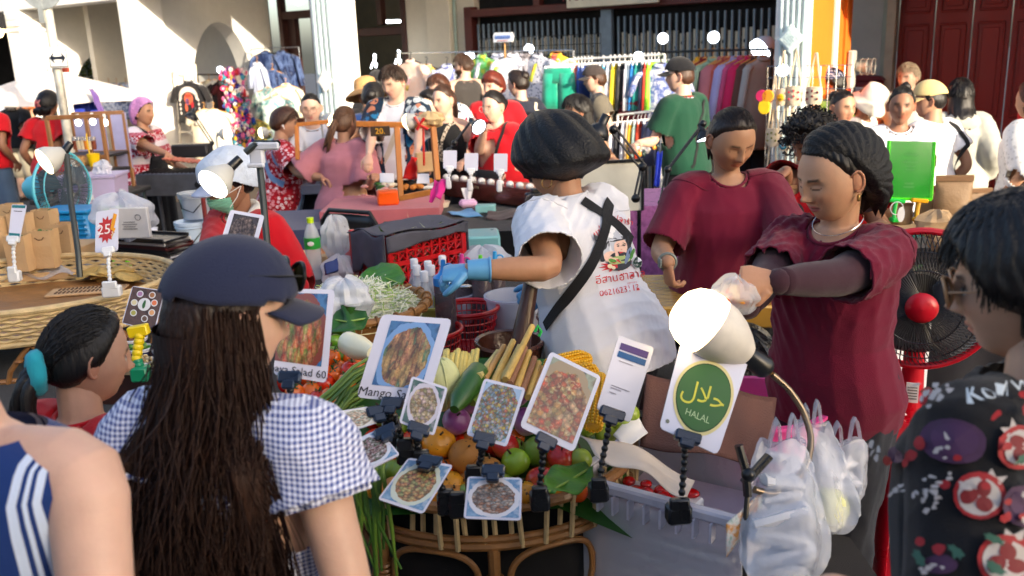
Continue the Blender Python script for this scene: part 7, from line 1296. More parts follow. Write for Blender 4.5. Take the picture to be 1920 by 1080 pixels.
tub('olive green plastic tub left of the red colander',812,566,.88,.098,.12,M('olive plastic',(170,168,80),.4,alpha=.95),fill=M('lime water',(150,150,80),.3));tub('clear round tub behind the red colander',852,549,.90,.085,.13,CLR);tub('large clear tub with grey paste right of the colander',962,552,.93,.115,.17,CLR,fill=M('grey paste',(90,86,92),.5));tub('small violet tub of dried shrimp beside the papaya tray',768,548,.86,.062,.09,M('violet clear plastic',(190,180,214),.3,alpha=.7),fill=M('dried shrimp',(190,120,80),.7,bump=1,bs=120));tub('clear tub at the front of the olive one',755,590,.86,.075,.1,CLR)
REDP=plastic('red basket plastic',(186,14,24),.35)
def colander(label,px,py,z,r,h,rows=6,n=34,name='colander',band=True):
 p=PZ(px,py,z);t=thing(name,label,'basket',(p.x,p.y,z-h));g=G();g.torus((0,0,h),r,.0085,40,8);g.torus((0,0,h-.012),r*.98,.005,40,6);g.build('rim',REDP,t);g=G()
 rad=lambda q:r*(.72+.26*q)
 for i in range(rows):q=i/(rows-1)*.92;g.tube([(rad(q)*math.cos(a),rad(q)*math.sin(a),h*q)for a in np.linspace(0,2*math.pi,40,endpoint=False)],[(.006,.002)]*40,6,closed=True)
 for j in range(n):a=2*math.pi*j/n;g.tube([(rad(q)*math.cos(a),rad(q)*math.sin(a),h*q)for q in(0,.5,.98)],[(.0065,.0022)]*3,6)
 g.build('lattice',REDP,t)['kind']='stuff';g=G();g.lathe([(.001,.002),(rad(0),.002)],30);g.build('base',REDP,t);return t
colander('red plastic colander basket in front of the clear tub',877,577,.91,.120,.16);colander('second red basket half hidden by the Mango Salad card',806,618,.90,.118,.15)
CLAY=M('glazed clay',(74,36,22),.3,0,.3,10,.4,40,coat=.4);WOODP=M('dark pestle wood',(58,28,16),.4,0,.2,14,.3,60,stretch=(1,1,.2),coat=.2)
def mortar(label,px,py,z,r,h):p=PZ(px,py,z);t=thing('mortar',label,'mortar',(p.x,p.y,z-h));g=G();g.lathe([(.001,0),(r*.55,0),(r*.6,.02),(r*.85,h*.55),(r*.97,h*.9),(r*1.03,h-.01),(r*1.0,h),(r*.9,h-.005),(r*.84,h*.8),(r*.5,h*.3),(.001,h*.25)],36);g.build('bowl',CLAY,t);g=G();g.lathe([(.001,h*.52),(r*.6,h*.5),(r*.74,h*.62)],24,wob=lambda a,z_:1+.04*math.sin(5*a));g.build('salad',M('chilli dressing',(70,30,14),.35,bump=1,bs=90,coat=.3),t);return p
mp=mortar('brown clay mortar with the pestle in it',955,636,.95,.118,.20);mortar('second clay mortar behind, half hidden by the apron',1062,588,.95,.11,.2)
t=thing('pestle','thick dark wooden pestle held upright in the mortar','pestle',PD(975,660,2.9));a=PD(975,660,2.9);g=G();g.tube([Vector((0,0,0)),PD(978,630,2.9)-a,PD(990,565,2.9)-a,PD(1000,505,2.9)-a],[.034,.033,.026,.024],14);g.build('shaft',WOODP,t)
t=thing('spoon','steel spoon under the blue glove','spoon',PD(843,530,2.9));a=PD(843,530,2.9);g=G();g.ball(PD(872,537,2.95)-a,(.024,.012,.006));g.tube([Vector((0,0,0)),PD(860,534,2.92)-a],.004,6);g.build('metal',STEEL,t)
g=G();t=thing('plastic_strip','bright green plastic tie at the mortar rim','tie',PD(1003,622,2.85));g.tube([(0,0,0),(.01,0,.02),(.02,0,0),(.012,0,-.015)],.005,6);g.build('tie',plastic('green plastic',(40,200,90)),t)
# ---- red crate with grey towel
cp=PZ(735,548,.75);ct=thing('crate','red plastic crate full of greens behind the sauce bottles','crate',(cp.x,cp.y,.75),R(41));cx,cy,chh=.46,.33,.27;g=G()
def lattice(g,o,e,L,h,rows,n):
 o,e=Vector(o),Vector(e);zs=[0,.02,h*.5-.012,h*.5+.012,h-.03,h]
 for a,b in((0,.02),(h*.5-.012,h*.5+.012),(h-.03,h)):c=o+e*L/2+Vector((0,0,(a+b)/2));g.box(c,(abs(e.x)*L+.014,abs(e.y)*L+.014,b-a),bev=.002)
 for z0,z1 in((.02,h*.5-.012),(h*.5+.012,h-.03)):
  for i in range(n+1):
   p=o+e*L*i/n;g.box(p+Vector((0,0,(z0+z1)/2)),(.010,.010,z1-z0))
  m_=(z0+z1)/2;g.box(o+e*L/2+Vector((0,0,m_)),(abs(e.x)*L+.008,abs(e.y)*L+.008,.008))
  for i in range(n):
   for zz_,zh in((z0,m_),(m_,z1)):
    a=o+e*L*i/n;b=o+e*L*(i+1)/n;g.tube([a+Vector((0,0,zz_)),b+Vector((0,0,zh))],.004,4);g.tube([b+Vector((0,0,zz_)),a+Vector((0,0,zh))],.004,4)
for o_,e,L,n in(((0,0,0),(1,0,0),cx,9),((0,0,0),(0,1,0),cy,7),((cx,0,0),(0,1,0),cy,7),((0,cy,0),(1,0,0),cx,9)):
 g=G();lattice(g,o_,e,L,chh,2,n);g.build('side_panel',REDP,ct)
g=G();g.box((cx/2,cy/2,.01),(cx,cy,.02));g.build('base',REDP,ct);[(lambda g:(g.box((a,b,chh/2),(.03,.03,chh+.012),bev=.005),g.build('corner_post',REDP,ct)))(G())for a in(0,cx)for b in(0,cy)]
lv=thing('greens','cut stalks and leaves filling the red crate','vegetables',(cp.x,cp.y,.75),R(41));g=G();q=random.Random(12)
for i in range(420):p=Vector((q.uniform(.03,cx-.03),q.uniform(.03,cy-.03),q.uniform(.03,chh+.01)));d=Vector((q.gauss(0,1),q.gauss(0,1),q.gauss(.2,.5))).normalized()*q.uniform(.03,.07);b=d.cross(Vector((q.random(),q.random(),1))).normalized()*.006;g.add([p-d,p+b,p+d,p-b],[(0,1,2,3)],q.choice((0,1,2)))
g.build('stalks',[M('leaf green',(62,92,22),.5),M('pale stalk',(190,200,150),.5),M('leaf dark',(36,66,20),.5)],lv,0)['kind']='stuff'
def tow(u,v):
 x=.02+u*(cx+.01);y=-.014+v*(cy+.10);z=chh+.012+.008*math.sin(9*u+5*v)+.014*math.sin(4*v+3*u)
 if u<.0:pass
 if u>.94:z-=(u-.94)*3.2;x=cx+.018
 if v>.76:z-=(v-.76)*(1.2 if u>.35 else 2.4);y=cy+.02+.01*math.sin(u*14)
 return(x,y,z)
TOW=M('grey towelling',(88,88,100),.95,0,.12,20,.9,320)
def drape(u,v):
 x=-.03+u*(cx+.05);yy=v*(cy+.02)-.02;z=chh+.014+.010*math.sin(7*u+4*v)+.012*math.sin(9*v+2);return(x,yy,z)
tw=thing('towel','grey towel draped over the red crate','towel',(cp.x,cp.y,.75),R(41));g=G();g.grid(drape,18,14);g.grid(lambda u,v:(-.03-.012*math.sin(u*13)*v-.006,-.02+u*(cy*.92),chh+.016-v*(.15+.07*abs(math.sin(u*4.2+.6)))+.012*math.sin(9*u+2)*(1-v)),18,10);g.grid(lambda u,v:(-.03+u*(cx+.05),-.024-.010*v*math.sin(u*11)-.004,chh+.014+.010*math.sin(7*u)*(1-v)-v*(.03+.05*(1-u)+.03*max(0,u-.85)*6)),18,6);g.grid(lambda u,v:(cx+.022+.01*math.sin(u*9)*v,-.02+u*(cy+.02),chh+.014-v*(.12+.1*(1-u))),12,8);v=remesh(*(lambda m:(m.v,m.f))(g),.009,0)if False else None;g.build('cloth',TOW,tw,180,solid=.006)
# ---- white tub with red food, paper, bag; pink basin; hanging bags; lamp
FROST=M('frosted plastic tub',(226,226,236),.3,0,.05,6,.05,30,alpha=.5,spec=.6);A_,B_,C_=PZ(1090,892,.80),PZ(1392,972,.80),PZ(1195,808,.80)
ux=(B_-A_);W_=ux.length;ux.normalize();uy=Vector((-ux.y,ux.x,0));D_=.36;ang=math.atan2(ux.y,ux.x)
bt=thing('storage_tub','frosted white storage tub right of the rattan stand with paper and red food','storage tub',(A_.x,A_.y,.45),ang);hh=.355
def wall(g,x0,y0,x1,y1,t=.004,tp=.02):g.box(((x0+x1)/2,(y0+y1)/2,hh/2),(abs(x1-x0)+t,abs(y1-y0)+t,hh))
for q in((0,0,W_,0),(0,D_,W_,D_),(0,0,0,D_),(W_,0,W_,D_)):g=G();wall(g,*q);g.build('side',FROST,bt)
g=G();[g.box(c,s_,bev=.006)for c,s_ in(((W_/2,-.012,hh-.012),(W_+.05,.03,.028)),((W_/2,D_+.012,hh-.012),(W_+.05,.03,.028)),((-.012,D_/2,hh-.0115),(.03,D_,.027)),((W_+.012,D_/2,hh-.0115),(.03,D_,.027)))];[g.box((W_*(.15+.1*i),-.02,hh-.05),(.006,.03,.05))for i in range(8)];g.build('rim',M('frosted rim',(214,214,230),.3,alpha=.92),bt);g=G();g.box((W_/2,D_/2,.004),(W_,D_,.008));g.build('base',FROST,bt)
q=G();LB_=lambda x,y,z:A_+ux*x+uy*y+Vector((0,0,z-A_.z+.0))
t=thing('stacked_bags','stack of folded clear bags inside the frosted tub','bags',LB_(W_/2,D_/2,.47));g=G();[g.box((.0+.008*math.sin(i*3),0,.012+i*.028),(W_-.05,D_-.05,.020),i%2,rot=Matrix.Rotation(ang+.05*math.sin(i),3,'Z'),bev=.006)for i in range(8)];g.build('bags',[M('folded clear film',(226,226,232),.3,bump=.6,bs=14),M('folded lilac film',(190,176,196),.4,bump=.6,bs=14)],t)
t=thing('tray_of_strawberries','tray of bright red jellied fruit in the frosted tub','food',LB_(.17,.09,.745),ang);g=G();g.box((0,0,-.02),(.22,.14,.03),1,bev=.006);q_=random.Random(3)
g.build('tray',[FROST,plastic('white plastic',(230,230,232))],t);g=G();[g.ball((q_.uniform(-.1,.1),q_.uniform(-.06,.06),q_.uniform(-.004,.012)),(q_.uniform(.016,.026),q_.uniform(.014,.02),q_.uniform(.010,.016)),nu=12,nv=8)for i in range(34)];g.build('fruit_pieces',M('red jelly fruit',(186,16,20),.2,0,.2,30,coat=.4),t,180)['kind']='stuff'
def sheet(name,label,cat,P4,mat,amp=.008,seed=0,nx=16,ny=10,solid=.0025,curl=0):
 A,B,C2,D2=[Vector(p)for p in P4];nn=(B-A).cross(D2-A).normalized()
 def fn(u,v):return A.lerp(B,u).lerp(D2.lerp(C2,u),v)+nn*(amp*(math.sin(u*8+seed)+.5*math.sin(v*9+seed*2+u*4))+curl*(u-.5)**2)-A
 t=thing(name,label,cat,A);g=G();g.grid(fn,nx,ny);g.build('sheet',mat,t,180,solid=solid);return t
sheet('paper_sheet','cream paper sheet folded over the tub, above the red fruit','paper',(PD(1088,802,2.32),PD(1305,895,2.22),PD(1290,925,2.13),PD(1140,862,2.18)),M('cream paper',(222,206,190),.8,0,.05,8),.010,1,curl=.03)
sheet('white_box','open white cardboard flap behind the cream paper','box',(PD(1188,770,2.45),PD(1215,812,2.42),PD(1172,842,2.35),PD(1150,815,2.4)),plastic('white plastic',(230,230,232)),.002,2)
BRN=M('brown fabric bag',(92,60,54),.8,0,.1,8,.4,180)
g=G();t=thing('fabric_bag','large folded brown bag standing in the frosted tub behind the HALAL card','bag',PD(1330,830,2.42));o_=PD(1330,830,2.42)
def fb(u,v):d=2.52-.16*v+.04*math.sin(u*7+2*v);P=[(1212,702),(1455,745),(1440,872),(1200,835)];px=(P[0][0]*(1-u)+P[1][0]*u)*(1-v)+(P[3][0]*(1-u)+P[2][0]*u)*v;py=(P[0][1]*(1-u)+P[1][1]*u)*(1-v)+(P[3][1]*(1-u)+P[2][1]*u)*v;return PD(px,py+4*math.sin(u*9),d)-o_
g.grid(fb,20,12);g.grid(lambda u,v:fb(u,0)*(1-v)+(fb(u,0)+Vector((0,.14,-.16)))*v,20,4);g.build('cloth',BRN,t,180,solid=.006)
PINK=plastic('pink plastic',(236,84,160),.4)
bp=PD(1420,760,2.75);t=thing('basin','bright pink plastic basin behind the brown bag','basin',(bp.x,bp.y,bp.z-.2));g=G();g.lathe([(.001,0),(.15,0),(.2,.2),(.215,.205),(.215,.215),(.193,.215),(.145,.01),(.001,.01)],36);g.build('shell',PINK,t);g=G();g.cyl((0,0,-bp.z+.2),(0,0,0),.1);g.build('stand',DKW,t)
CARR=M('thin carrier film',(226,229,238),.22,0,.05,6,.9,26,alpha=.36,spec=.9)
def hangbag(label,pts_top,bottom,w0,w1,mat,seed,thick=.05):
 a=Vector(pts_top);b=Vector(bottom);t=thing('carrier_bag',label,'bag',b);q=np.random.RandomState(seed).uniform(0,6,6);R_=[];k=52;n=22
 for i in range(n):
  s_=i/(n-1);c=a.lerp(b,s_)-b;w_=(w0+(w1-w0)*min(1,s_*1.3)**.8)*(1-.35*max(0,(s_-.8)/.2)**2);th=thick*(.3+s_*.9)*(1-.5*max(0,(s_-.85)/.15)**2);R_.append([(c.x+w_*math.cos(x)*(1+.06*math.sin(5*x+q[0]+3*s_)),c.y+th*math.sin(x)*(1+.35*math.sin(4*x+q[1]+4*s_)),c.z+.012*math.sin(3*x+q[2]))for x in np.linspace(0,2*math.pi,k,endpoint=False)])
 g=G();ringmesh(g,R_,k);v9=np.array(g.v);g.v=[tuple(x)for x in folds(v9*1.6,normals(v9,g.f),.022,seed)/1.6];g.build('film',mat,t,30)
 for s_ in(-1,1):g=G();tp=a-b;g.tube([tp+Vector((s_*w0*.5+s_*.03*math.sin(x),.012*s_,-.02+.10*math.sin(x)))if False else tp+Vector((s_*w0*(.75-.6*x/3.14),.015*s_*math.sin(x),-.02+.085*math.sin(x)))for x in np.linspace(0,3.14,7)],[(.014,.003)]*7,8);g.build('handle',mat,t)
 return t
hangbag('tall white carrier bag hanging from the tub in front',PD(1470,830,2.12),PD(1468,1075,1.98),.05,.10,CARR,4,.05);hangbag('white carrier bag of cabbage hanging behind the tall one',PD(1520,800,2.3),PD(1545,985,2.2),.04,.085,CARR,5,.06);hangbag('white carrier bag with open handles at the right',PD(1585,830,2.42),PD(1575,935,2.38),.06,.06,CARR,6,.04)
for(px,py,d,sx,sz,lb)in((1466,1010,2.03,.07,.09,'white foam packs inside the tall carrier bag'),(1470,930,2.07,.05,.06,'folded white bags inside the tall carrier bag'),(1580,890,2.42,.04,.05,'white paper pack inside the open carrier bag')):t=thing('pack',lb,'pack',PD(px,py,d));g=G();[g.box((.01*math.sin(i*2),.004*i,-sz+sz*.5*i),(sx*2,.05,sz*.42),rot=Matrix.Rotation(.25*math.sin(i*3+px),3,'Y'),bev=.01)for i in range(4)];g.build('packs',M('white foam',(216,216,220),.7),t)
t=thing('cabbage_pack','pale green cabbage inside the hanging carrier bag','cabbage',PD(1552,955,2.24));g=G();g.ball((0,0,0),(.05,.05,.055),bump=lambda d:1+.04*math.sin(8*d.x+4*d.z));g.build('leaves',M('pale cabbage',(206,208,150),.6,0,.08,12,.3,40),t)
# gooseneck lamp
BULB=M('lit warm bulb',(255,226,176),.4,emit=2.2);t=thing('gooseneck_lamp','big white lit bulb lamp on a bent gooseneck clamped to the tub','lamp',PD(1395,900,2.05));o_=PD(1395,900,2.05);bc=PD(1330,612,2.16);ax=(PD(1310,595,2.14)-PD(1440,692,2.16)).normalized();q=Vector((0,0,1)).rotation_difference(ax).to_matrix();L=lambda r,z:(r,z)
g=G();g.lathe([(.074,.0),(.077,.02),(.074,.045),(.062,.07),(.04,.088),(.001,.097)],32,c=bc-o_,ax=ax);g.build('bulb',BULB,t,180);g=G();g.lathe([(.075,.0),(.073,-.03),(.062,-.065),(.045,-.095),(.03,-.115),(.024,-.12)],32,c=bc-o_,ax=ax);g.build('bulb_base',M('dusty white plastic',(206,200,190),.5,0,.1,20),t,180);g=G();g.lathe([(.024,-.115),(.026,-.12),(.028,-.17),(.022,-.18),(.016,-.185)],24,c=bc-o_,ax=ax);g.build('socket',CLIPB,t)
gp=[PD(*p)-o_ for p in((1448,702,2.16),(1480,730,2.17),(1508,772,2.17),(1522,820,2.15),(1515,870,2.12),(1485,912,2.09),(1448,928,2.06),(1415,918,2.05))];P=[]
for i in range(len(gp)-1):P+=[gp[i].lerp(gp[i+1],j/5)for j in range(5)]
P.append(gp[-1]);P=np.array([list(p)for p in P]);
for _ in range(3):P[1:-1]=.25*P[:-2]+.5*P[1:-1]+.25*P[2:]
g=G();g.tube(P,[.0078+.0008*(i%2)for i in range(len(P))],10);g.build('gooseneck',M('bronze metal',(120,106,90),.3,.8,.1,20),t)
g=G();cl=[PD(*p)-o_ for p in((1385,835,2.04),(1398,880,2.04),(1402,930,2.04))];g.tube(cl,[(.014,.010)]*3,8);g.tube([PD(1442,855,2.06)-o_,PD(1415,885,2.05)-o_,PD(1395,905,2.04)-o_],[(.013,.009)]*3,8);g.ball(PD(1403,890,2.03)-o_,.016);g.tube([PD(1402,920,2.04)-o_,PD(1396,1000,2.03)-o_,PD(1397,1100,2.03)-o_],.006,8);g.build('clamp',CLIPB,t)
sheet('leaflet','small green and orange leaflet stuck on the tub side','leaflet',(PD(1362,982,2.02),PD(1428,922,2.06),PD(1428,955,2.06),PD(1362,1045,2.02)),dye('leaflet print',[(60,150,90),(226,226,220),(226,150,50),(230,230,226)],30),.0005,1)
# food bag in the maroon woman's hands
pbag('food_bag','clear bag of fried snacks held in both hands',PD(1383,552,2.20),(.056,.045,.045),FILM,8);t=thing('snacks','golden fried snacks inside the clear bag','food',PD(1383,560,2.20));g=G();q=random.Random(5);[g.ball((q.gauss(0,.022),q.gauss(0,.018),q.gauss(0,.009)),(q.uniform(.008,.015),.009,.007),q.randrange(2),8,6)for i in range(30)];g.build('pieces',[M('fried crust',(200,140,60),.6,var=.3,vs=40),M('red chilli piece',(170,40,20),.5)],t,180)['kind']='stuff'
# gold foiled board table behind the cook
def corner_table():pass
ft=thing('foil_table','wooden table wrapped in shiny gold film beside the cook','table',(0.80,3.62,0),R(-6));GF=M('gold film on wood',(206,158,66),.18,.25,.15,3,.25,14,coat=.8,stretch=(1,4,1));g=G();g.box((0,0,.86),(.92,.52,.09),bev=.008);g.build('top',GF,ft);[(lambda g:(g.box((sx*.40,sy*.2,.41),(.06,.06,.81),bev=.005),g.build('leg',GF,ft)))(G())for sx in(-1,1)for sy in(-1,1)]
t=thing('rubbish_bag','black rubbish bag hanging under the gold table','bag',(0.85,3.32,.5));g=G();q=np.random.RandomState(3).uniform(0,6,4);g.ball((0,0,0),(.26,.14,.32),nu=40,nv=24,bump=lambda d:1+.08*math.sin(6*math.atan2(d.y,d.x)+q[0]+3*d.z)+.05*math.sin(13*math.atan2(d.y,d.x)+5*d.z+q[1]));g.build('film',M('black plastic film',(16,16,18),.25,0,.1,10,.8,30),t,30)
# ---------------------------------------------------------------- left stall: woven tray, paper bags, cards, bowls
cloth_table('dark covered table under the woven oval tray at the left',-2.85,-1.05,2.95,4.33,.69,cloth('dark blue table cloth',(22,26,36)),.6,seed=4)
TC=(-2.13,3.84);wt_=thing('woven_tray','large oval woven cane tray on a bent rattan base at the left','tray',(TC[0],TC[1],.69));ax_,ay_=.60,.50
KP=RATL;g=G();zz0=.165
for i in range(7):z=zz0+.018+.0165*i;g.tube([(ax_*(1+.01*i)*math.cos(a),ay_*(1+.01*i)*math.sin(a),z+.004*math.sin(a*45+math.pi*(i%2)))for a in np.linspace(0,2*math.pi,180,endpoint=False)],.008,5,closed=True)
g.build('weave',KP,wt_)['kind']='stuff';g=G();[g.tube([(ax_*1.07*math.cos(a),ay_*1.07*math.sin(a),zz0+.138)for a in np.linspace(0,2*math.pi,70,endpoint=False)],.014,8,closed=True)];[g.tube([(ax_*1.0*math.cos(a),ay_*1.0*math.sin(a),zz0)for a in np.linspace(0,2*math.pi,70,endpoint=False)],.012,8,closed=True)];g.build('rim',RATL,wt_);g=G();g.lathe([(.001,zz0+.02),(1,zz0+.02)],50,sx=ax_,sy=ay_);g.build('base',BAM,wt_)
for i in range(10):
 a=2*math.pi*i/10+.1;p=Vector((ax_*.9*math.cos(a),ay_*.9*math.sin(a),0));tg=Vector((-math.sin(a),math.cos(a),0));g=G();P=[p*1.0-tg*.10,p*1.01-tg*.085+Vector((0,0,.05)),p*1.05-tg*.03+Vector((0,0,.12)),p*1.06+Vector((0,0,.15)),p*1.05+tg*.03+Vector((0,0,.12)),p*1.01+tg*.085+Vector((0,0,.05)),p+tg*.10];g.tube(P,.011,7);g.torus(p*1.03-tg*.05+Vector((0,0,.09)),.014,.006,10,5);g.build('bent_leg',RAT,wt_)
g=G();g.tube([(ax_*.92*math.cos(a),ay_*.92*math.sin(a),.008)for a in np.linspace(0,2*math.pi,50,endpoint=False)],.011,7,closed=True);g.build('foot_ring',RAT,wt_)
KRAFT=M('kraft paper',(196,162,120),.8,0,.08,8,.25,60);HERB=M('herb green',(54,96,26),.5,var=.3,vs=30)
def paperbag(label,p,w,d,h,rz,seed,herb=True):
 t=thing('paper_bag',label,'paper bag',p,rz,'kraft paper bags on the woven tray');g=G();n=8;q=random.Random(seed);o_=[(-w/2,-d/2),(w/2,-d/2),(w/2,0),(w/2-.01,0.002),(w/2,d/2),(-w/2,d/2),(-w/2+.01,0),(-w/2,-.002)];R_=[[(x*(1+.04*z/h)+q.uniform(-.002,.002),y*(1+.05*z/h)+q.uniform(-.003,.003),z)for x,y in o_]for z in(0,h*.3,h*.6,h*.85,h)];ringmesh(g,R_,8,cap=False);g.add([(x,y,.002)for x,y in o_],[tuple(range(8))]);g.build('paper',KRAFT,t,0,solid=.0015)
 g=G();g.tube([(-w*.22,-d/2-.004,h*.82),(-w*.05,-d/2-.005,h*.76),(w*.12,-d/2-.005,h*.77),(w*.22,-d/2-.004,h*.84)],.002,4);g.build('printed_smile',ink((90,60,40)),t)
 if herb:g=G();[g.ball((q.uniform(-w*.35,w*.35),q.uniform(-d*.3,d*.3),h*.86+q.uniform(0,.02)),(.012,.012,.008),nu=6,nv=4)for _ in range(14)];g.build('herbs',HERB,t)
bx=0
for px,py,z,w_,h,lb,hb in((-12,500,.95,.10,.17,'kraft paper bag in the front row, cut by the left edge',0),(45,506,.95,.105,.175,'kraft paper bag in the front row behind the QR style stand',1),(92,500,.95,.105,.185,'kraft paper bag in the front row, next to last',1),(130,488,.95,.095,.19,'kraft paper bag in the front row nearest the cyan pole',0),(-5,470,.95,.10,.18,'kraft paper bag in the second row at the left edge',0),(48,465,.95,.10,.19,'kraft paper bag in the second row with a twist of herbs',1),(94,458,.95,.10,.195,'kraft paper bag in the second row showing a green sprig',1),(30,443,.95,.10,.19,'kraft paper bag in the back row',0)):
 p=PZ(px,py,z);paperbag(lb,p,w_,.075,h,R(-6+rnd.uniform(-5,5)),px+50,hb)
g=G();p=PZ(55,470,.93);t=thing('riser','low card box lifting the kraft paper bags on the woven tray','box',(p.x,p.y,.88),R(-6));g.box((0,.0,.033),(.60,.44,.066),bev=.004);g.build('card',KRAFT,t)
p=PZ(80,520,.88);t=thing('herb_pack','flat kraft tray of dark green herbs under crinkled clear film','food pack',p,R(12));g=G();g.box((0,0,.01),(.44,.2,.02),bev=.006);g.box((0,-.1,.025),(.44,.012,.04),bev=.004);g.build('tray',KRAFT,t);g=G();q=random.Random(2);[g.ball((q.gauss(0,.085),q.gauss(0,.04),.03+abs(q.gauss(0,.022))),(.018,.014,.010),nu=7,nv=5)for _ in range(120)];g.build('herbs',M('dark herb',(26,54,30),.5,var=.4,vs=40),t)['kind']='stuff';g=G();g.grid(lambda u,v:((u-.5)*.56,(v-.5)*.28,.035+.06*math.exp(-((u-.5)/.25)**2-((v-.5)/.3)**2)+.018*math.sin(u*19+v*7)+.014*math.sin(v*23+u*5)),34,20);g.build('film',M('crinkled clear film',(214,222,236),.12,0,.05,20,1,30,alpha=.45,spec=.8),t,20)
p=PZ(165,548,.875);t=thing('cracker_tray','pale slotted board of rice crackers at the front of the woven tray','board',p,R(8));g=G();g.box((0,0,.008),(.34,.13,.010),bev=.002);BSL=M('painted slot shadow',(96,70,48),.8);g.build('board',M('pale card',(196,160,120),.8,var=.06),t);[(lambda g:(g.box((-.13+.018*i,y,.0145),(.007,.036,.004)),g.build('slot',BSL,t)))(G())for i in range(15)for y in(-.028,.03)]  # slots are raised dark strips, the shade inside them put into the colour
for i in range(9):
 p=PZ(150+i*13,512-2*(i%3)+i,.90+.02*(i%2));t=thing('cracker','pale puffed rice cracker in the pile at the right of the woven tray','cracker',p,rnd.uniform(0,6),'rice crackers on the woven tray',(rnd.uniform(-.5,.5),rnd.uniform(-.5,.5),rnd.uniform(0,6)));g=G();g.lathe([(.001,.006),(.05,.004),(.062,-.004),(.05,-.004),(.001,0)],16,wob=lambda a,z:1+.06*math.sin(3*a+i));g.build('crust',M('fried cracker',(206,170,96),.7,0,.2,30,.8,90),t)
p=PZ(205,520,.89);t=thing('crackers','folded fried rice crackers on the woven tray beside the card stand','food',p,R(20));g=G();[g.grid(lambda u,v,i=i:((u-.5)*.16+.02*i,(v-.5)*.11-.03*i,.01+.018*i+.008*math.sin(u*9+i)),8,6)for i in range(3)];g.build('crackers',M('fried cracker',(206,170,96),.7,0,.2,30,.8,90),t,60,solid=.006)
def oldqr(label,px,py,Y,w,h,mat):pass
WCL=M('white translucent clip',(224,226,230),.25,alpha=.9)
def bandx(bands):
 def fn(t,P,nn,X,Yv):
  for(a,b,c,d),m in bands:g=G();g.add([bil(P,u,v)+nn*.0015 for u,v in((a,b),(c,b),(c,d),(a,d))],[(0,1,2,3)]);g.build('printed_band',m,t,0)
 return fn
card('narrow white and teal payment card on a clear stand before the paper bags',((22,383),(50,384),(36,452),(15,450)),(3.7,3.7,3.66,3.66),None,(),(27,450,3.66),[(25,470,3.66),(28,512,3.66)],(28,518,3.66),extra=bandx([((.05,.02,.95,.10),ink((30,110,120))),((.05,.80,.95,.97),ink((30,110,120))),((.2,.18,.8,.2),ink((60,60,70)))]),clampm=WCL,stemm=WCL,cw=.05)
def burst(t,P,nn,X,Yv):
 g=G();ctr=bil(P,.48,.47);n=22;pts=[bil(P,.48+.40*(1 if i%2 else.62)*math.cos(2*math.pi*i/n),.47+.34*(1 if i%2 else.70)*math.sin(2*math.pi*i/n))for i in range(n)];g.add([ctr+nn*.0015]+[p+nn*.0015 for p in pts],[(0,i+1,(i+1)%n+1)for i in range(n)]);g.build('burst',ink((176,40,44)),t,0)
 g=G();g.add([bil(P,u,v)+nn*.0022 for u,v in((.80,.10),(.95,.14),(.82,.45),(.90,.46),(.70,.72),(.76,.50),(.66,.48))],[(0,1,2,3,4,5,6)]);g.build('flash',ink((220,150,30)),t,0)
card('white price card with a red starburst reading 25,',((180,397),(222,391),(221,470),(178,474)),(3.62,3.62,3.6,3.6),None,(),(205,470,3.58),[(203,490,3.57),(207,535,3.55)],(210,546,3.54),texts=[('25,',.45,.47,.042,ink((232,226,226)))],extra=burst,clampm=WCL,stemm=WCL,basew=.07)
# bowls tray, picture card, yellow and green clip
bw=PZ(285,655,.86);t=thing('bowl_tray','cardboard tray holding the bowls of toppings behind the girl','tray',(bw.x,bw.y,.69),R(-8));g=G();g.box((0,0,.13),(.34,.3,.012));g.box((0,-.15,.15),(.34,.008,.05));g.box((.17,0,.15),(.008,.3,.05));g.box((-.17,0,.15),(.008,.3,.05));g.build('tray',KRAFT,t);g=G();g.box((0,0,.06),(.3,.26,.12));g.build('base',DKW,t)
tops={'n':((190,150,100),(150,100,60)),'g':((60,120,40),(110,150,70)),'s':((206,190,150),(170,140,90)),'c':((206,110,60),(170,60,30)),'o':((214,200,150),(190,170,110)),'p':((110,70,50),(150,100,70))}
for px,py,k_,lb in((252,632,'p','bowl of brown peanuts at the back left of the topping tray'),(310,628,'n','bowl of pale chopped nuts at the back right of the topping tray'),(262,650,'g','bowl of chopped green herbs in the middle of the topping tray'),(308,650,'c','bowl of orange dried shrimp beside the herbs'),(265,675,'s','bowl of chopped garlic at the front of the topping tray'),(300,680,'o','bowl of toasted coconut half hidden by the navy cap woman')):
 p=PZ(px,py,.90);r=.047;b=thing('bowl',lb,'bowl',(p.x,p.y,.835));g=G();g.lathe([(.001,0),(r*.7,0),(r*.92,.045),(r,.062),(r*.95,.064),(r*.62,.01),(.001,.008)],24);g.build('shell',M('white glazed bowl',(216,216,222),.2),b);g=G();g.lathe([(r*.80,.012),(r*.965,.052)],24,sx=1.015,sy=1.015);g.build('blue_band',M('navy glaze',(24,36,90),.25),b);g=G();q=random.Random(px);[g.ball((r*.75*q.random()**.5*math.cos(a),r*.75*q.random()**.5*math.sin(a),.052+q.uniform(0,.02)),(.007,.006,.005),q.randrange(2),6,4)for a in[q.uniform(0,6.28)for _ in range(70)]];g.build('topping',[M('topping',c,.7,var=.2,vs=60)for c in tops[k_]],b)['kind']='stuff'
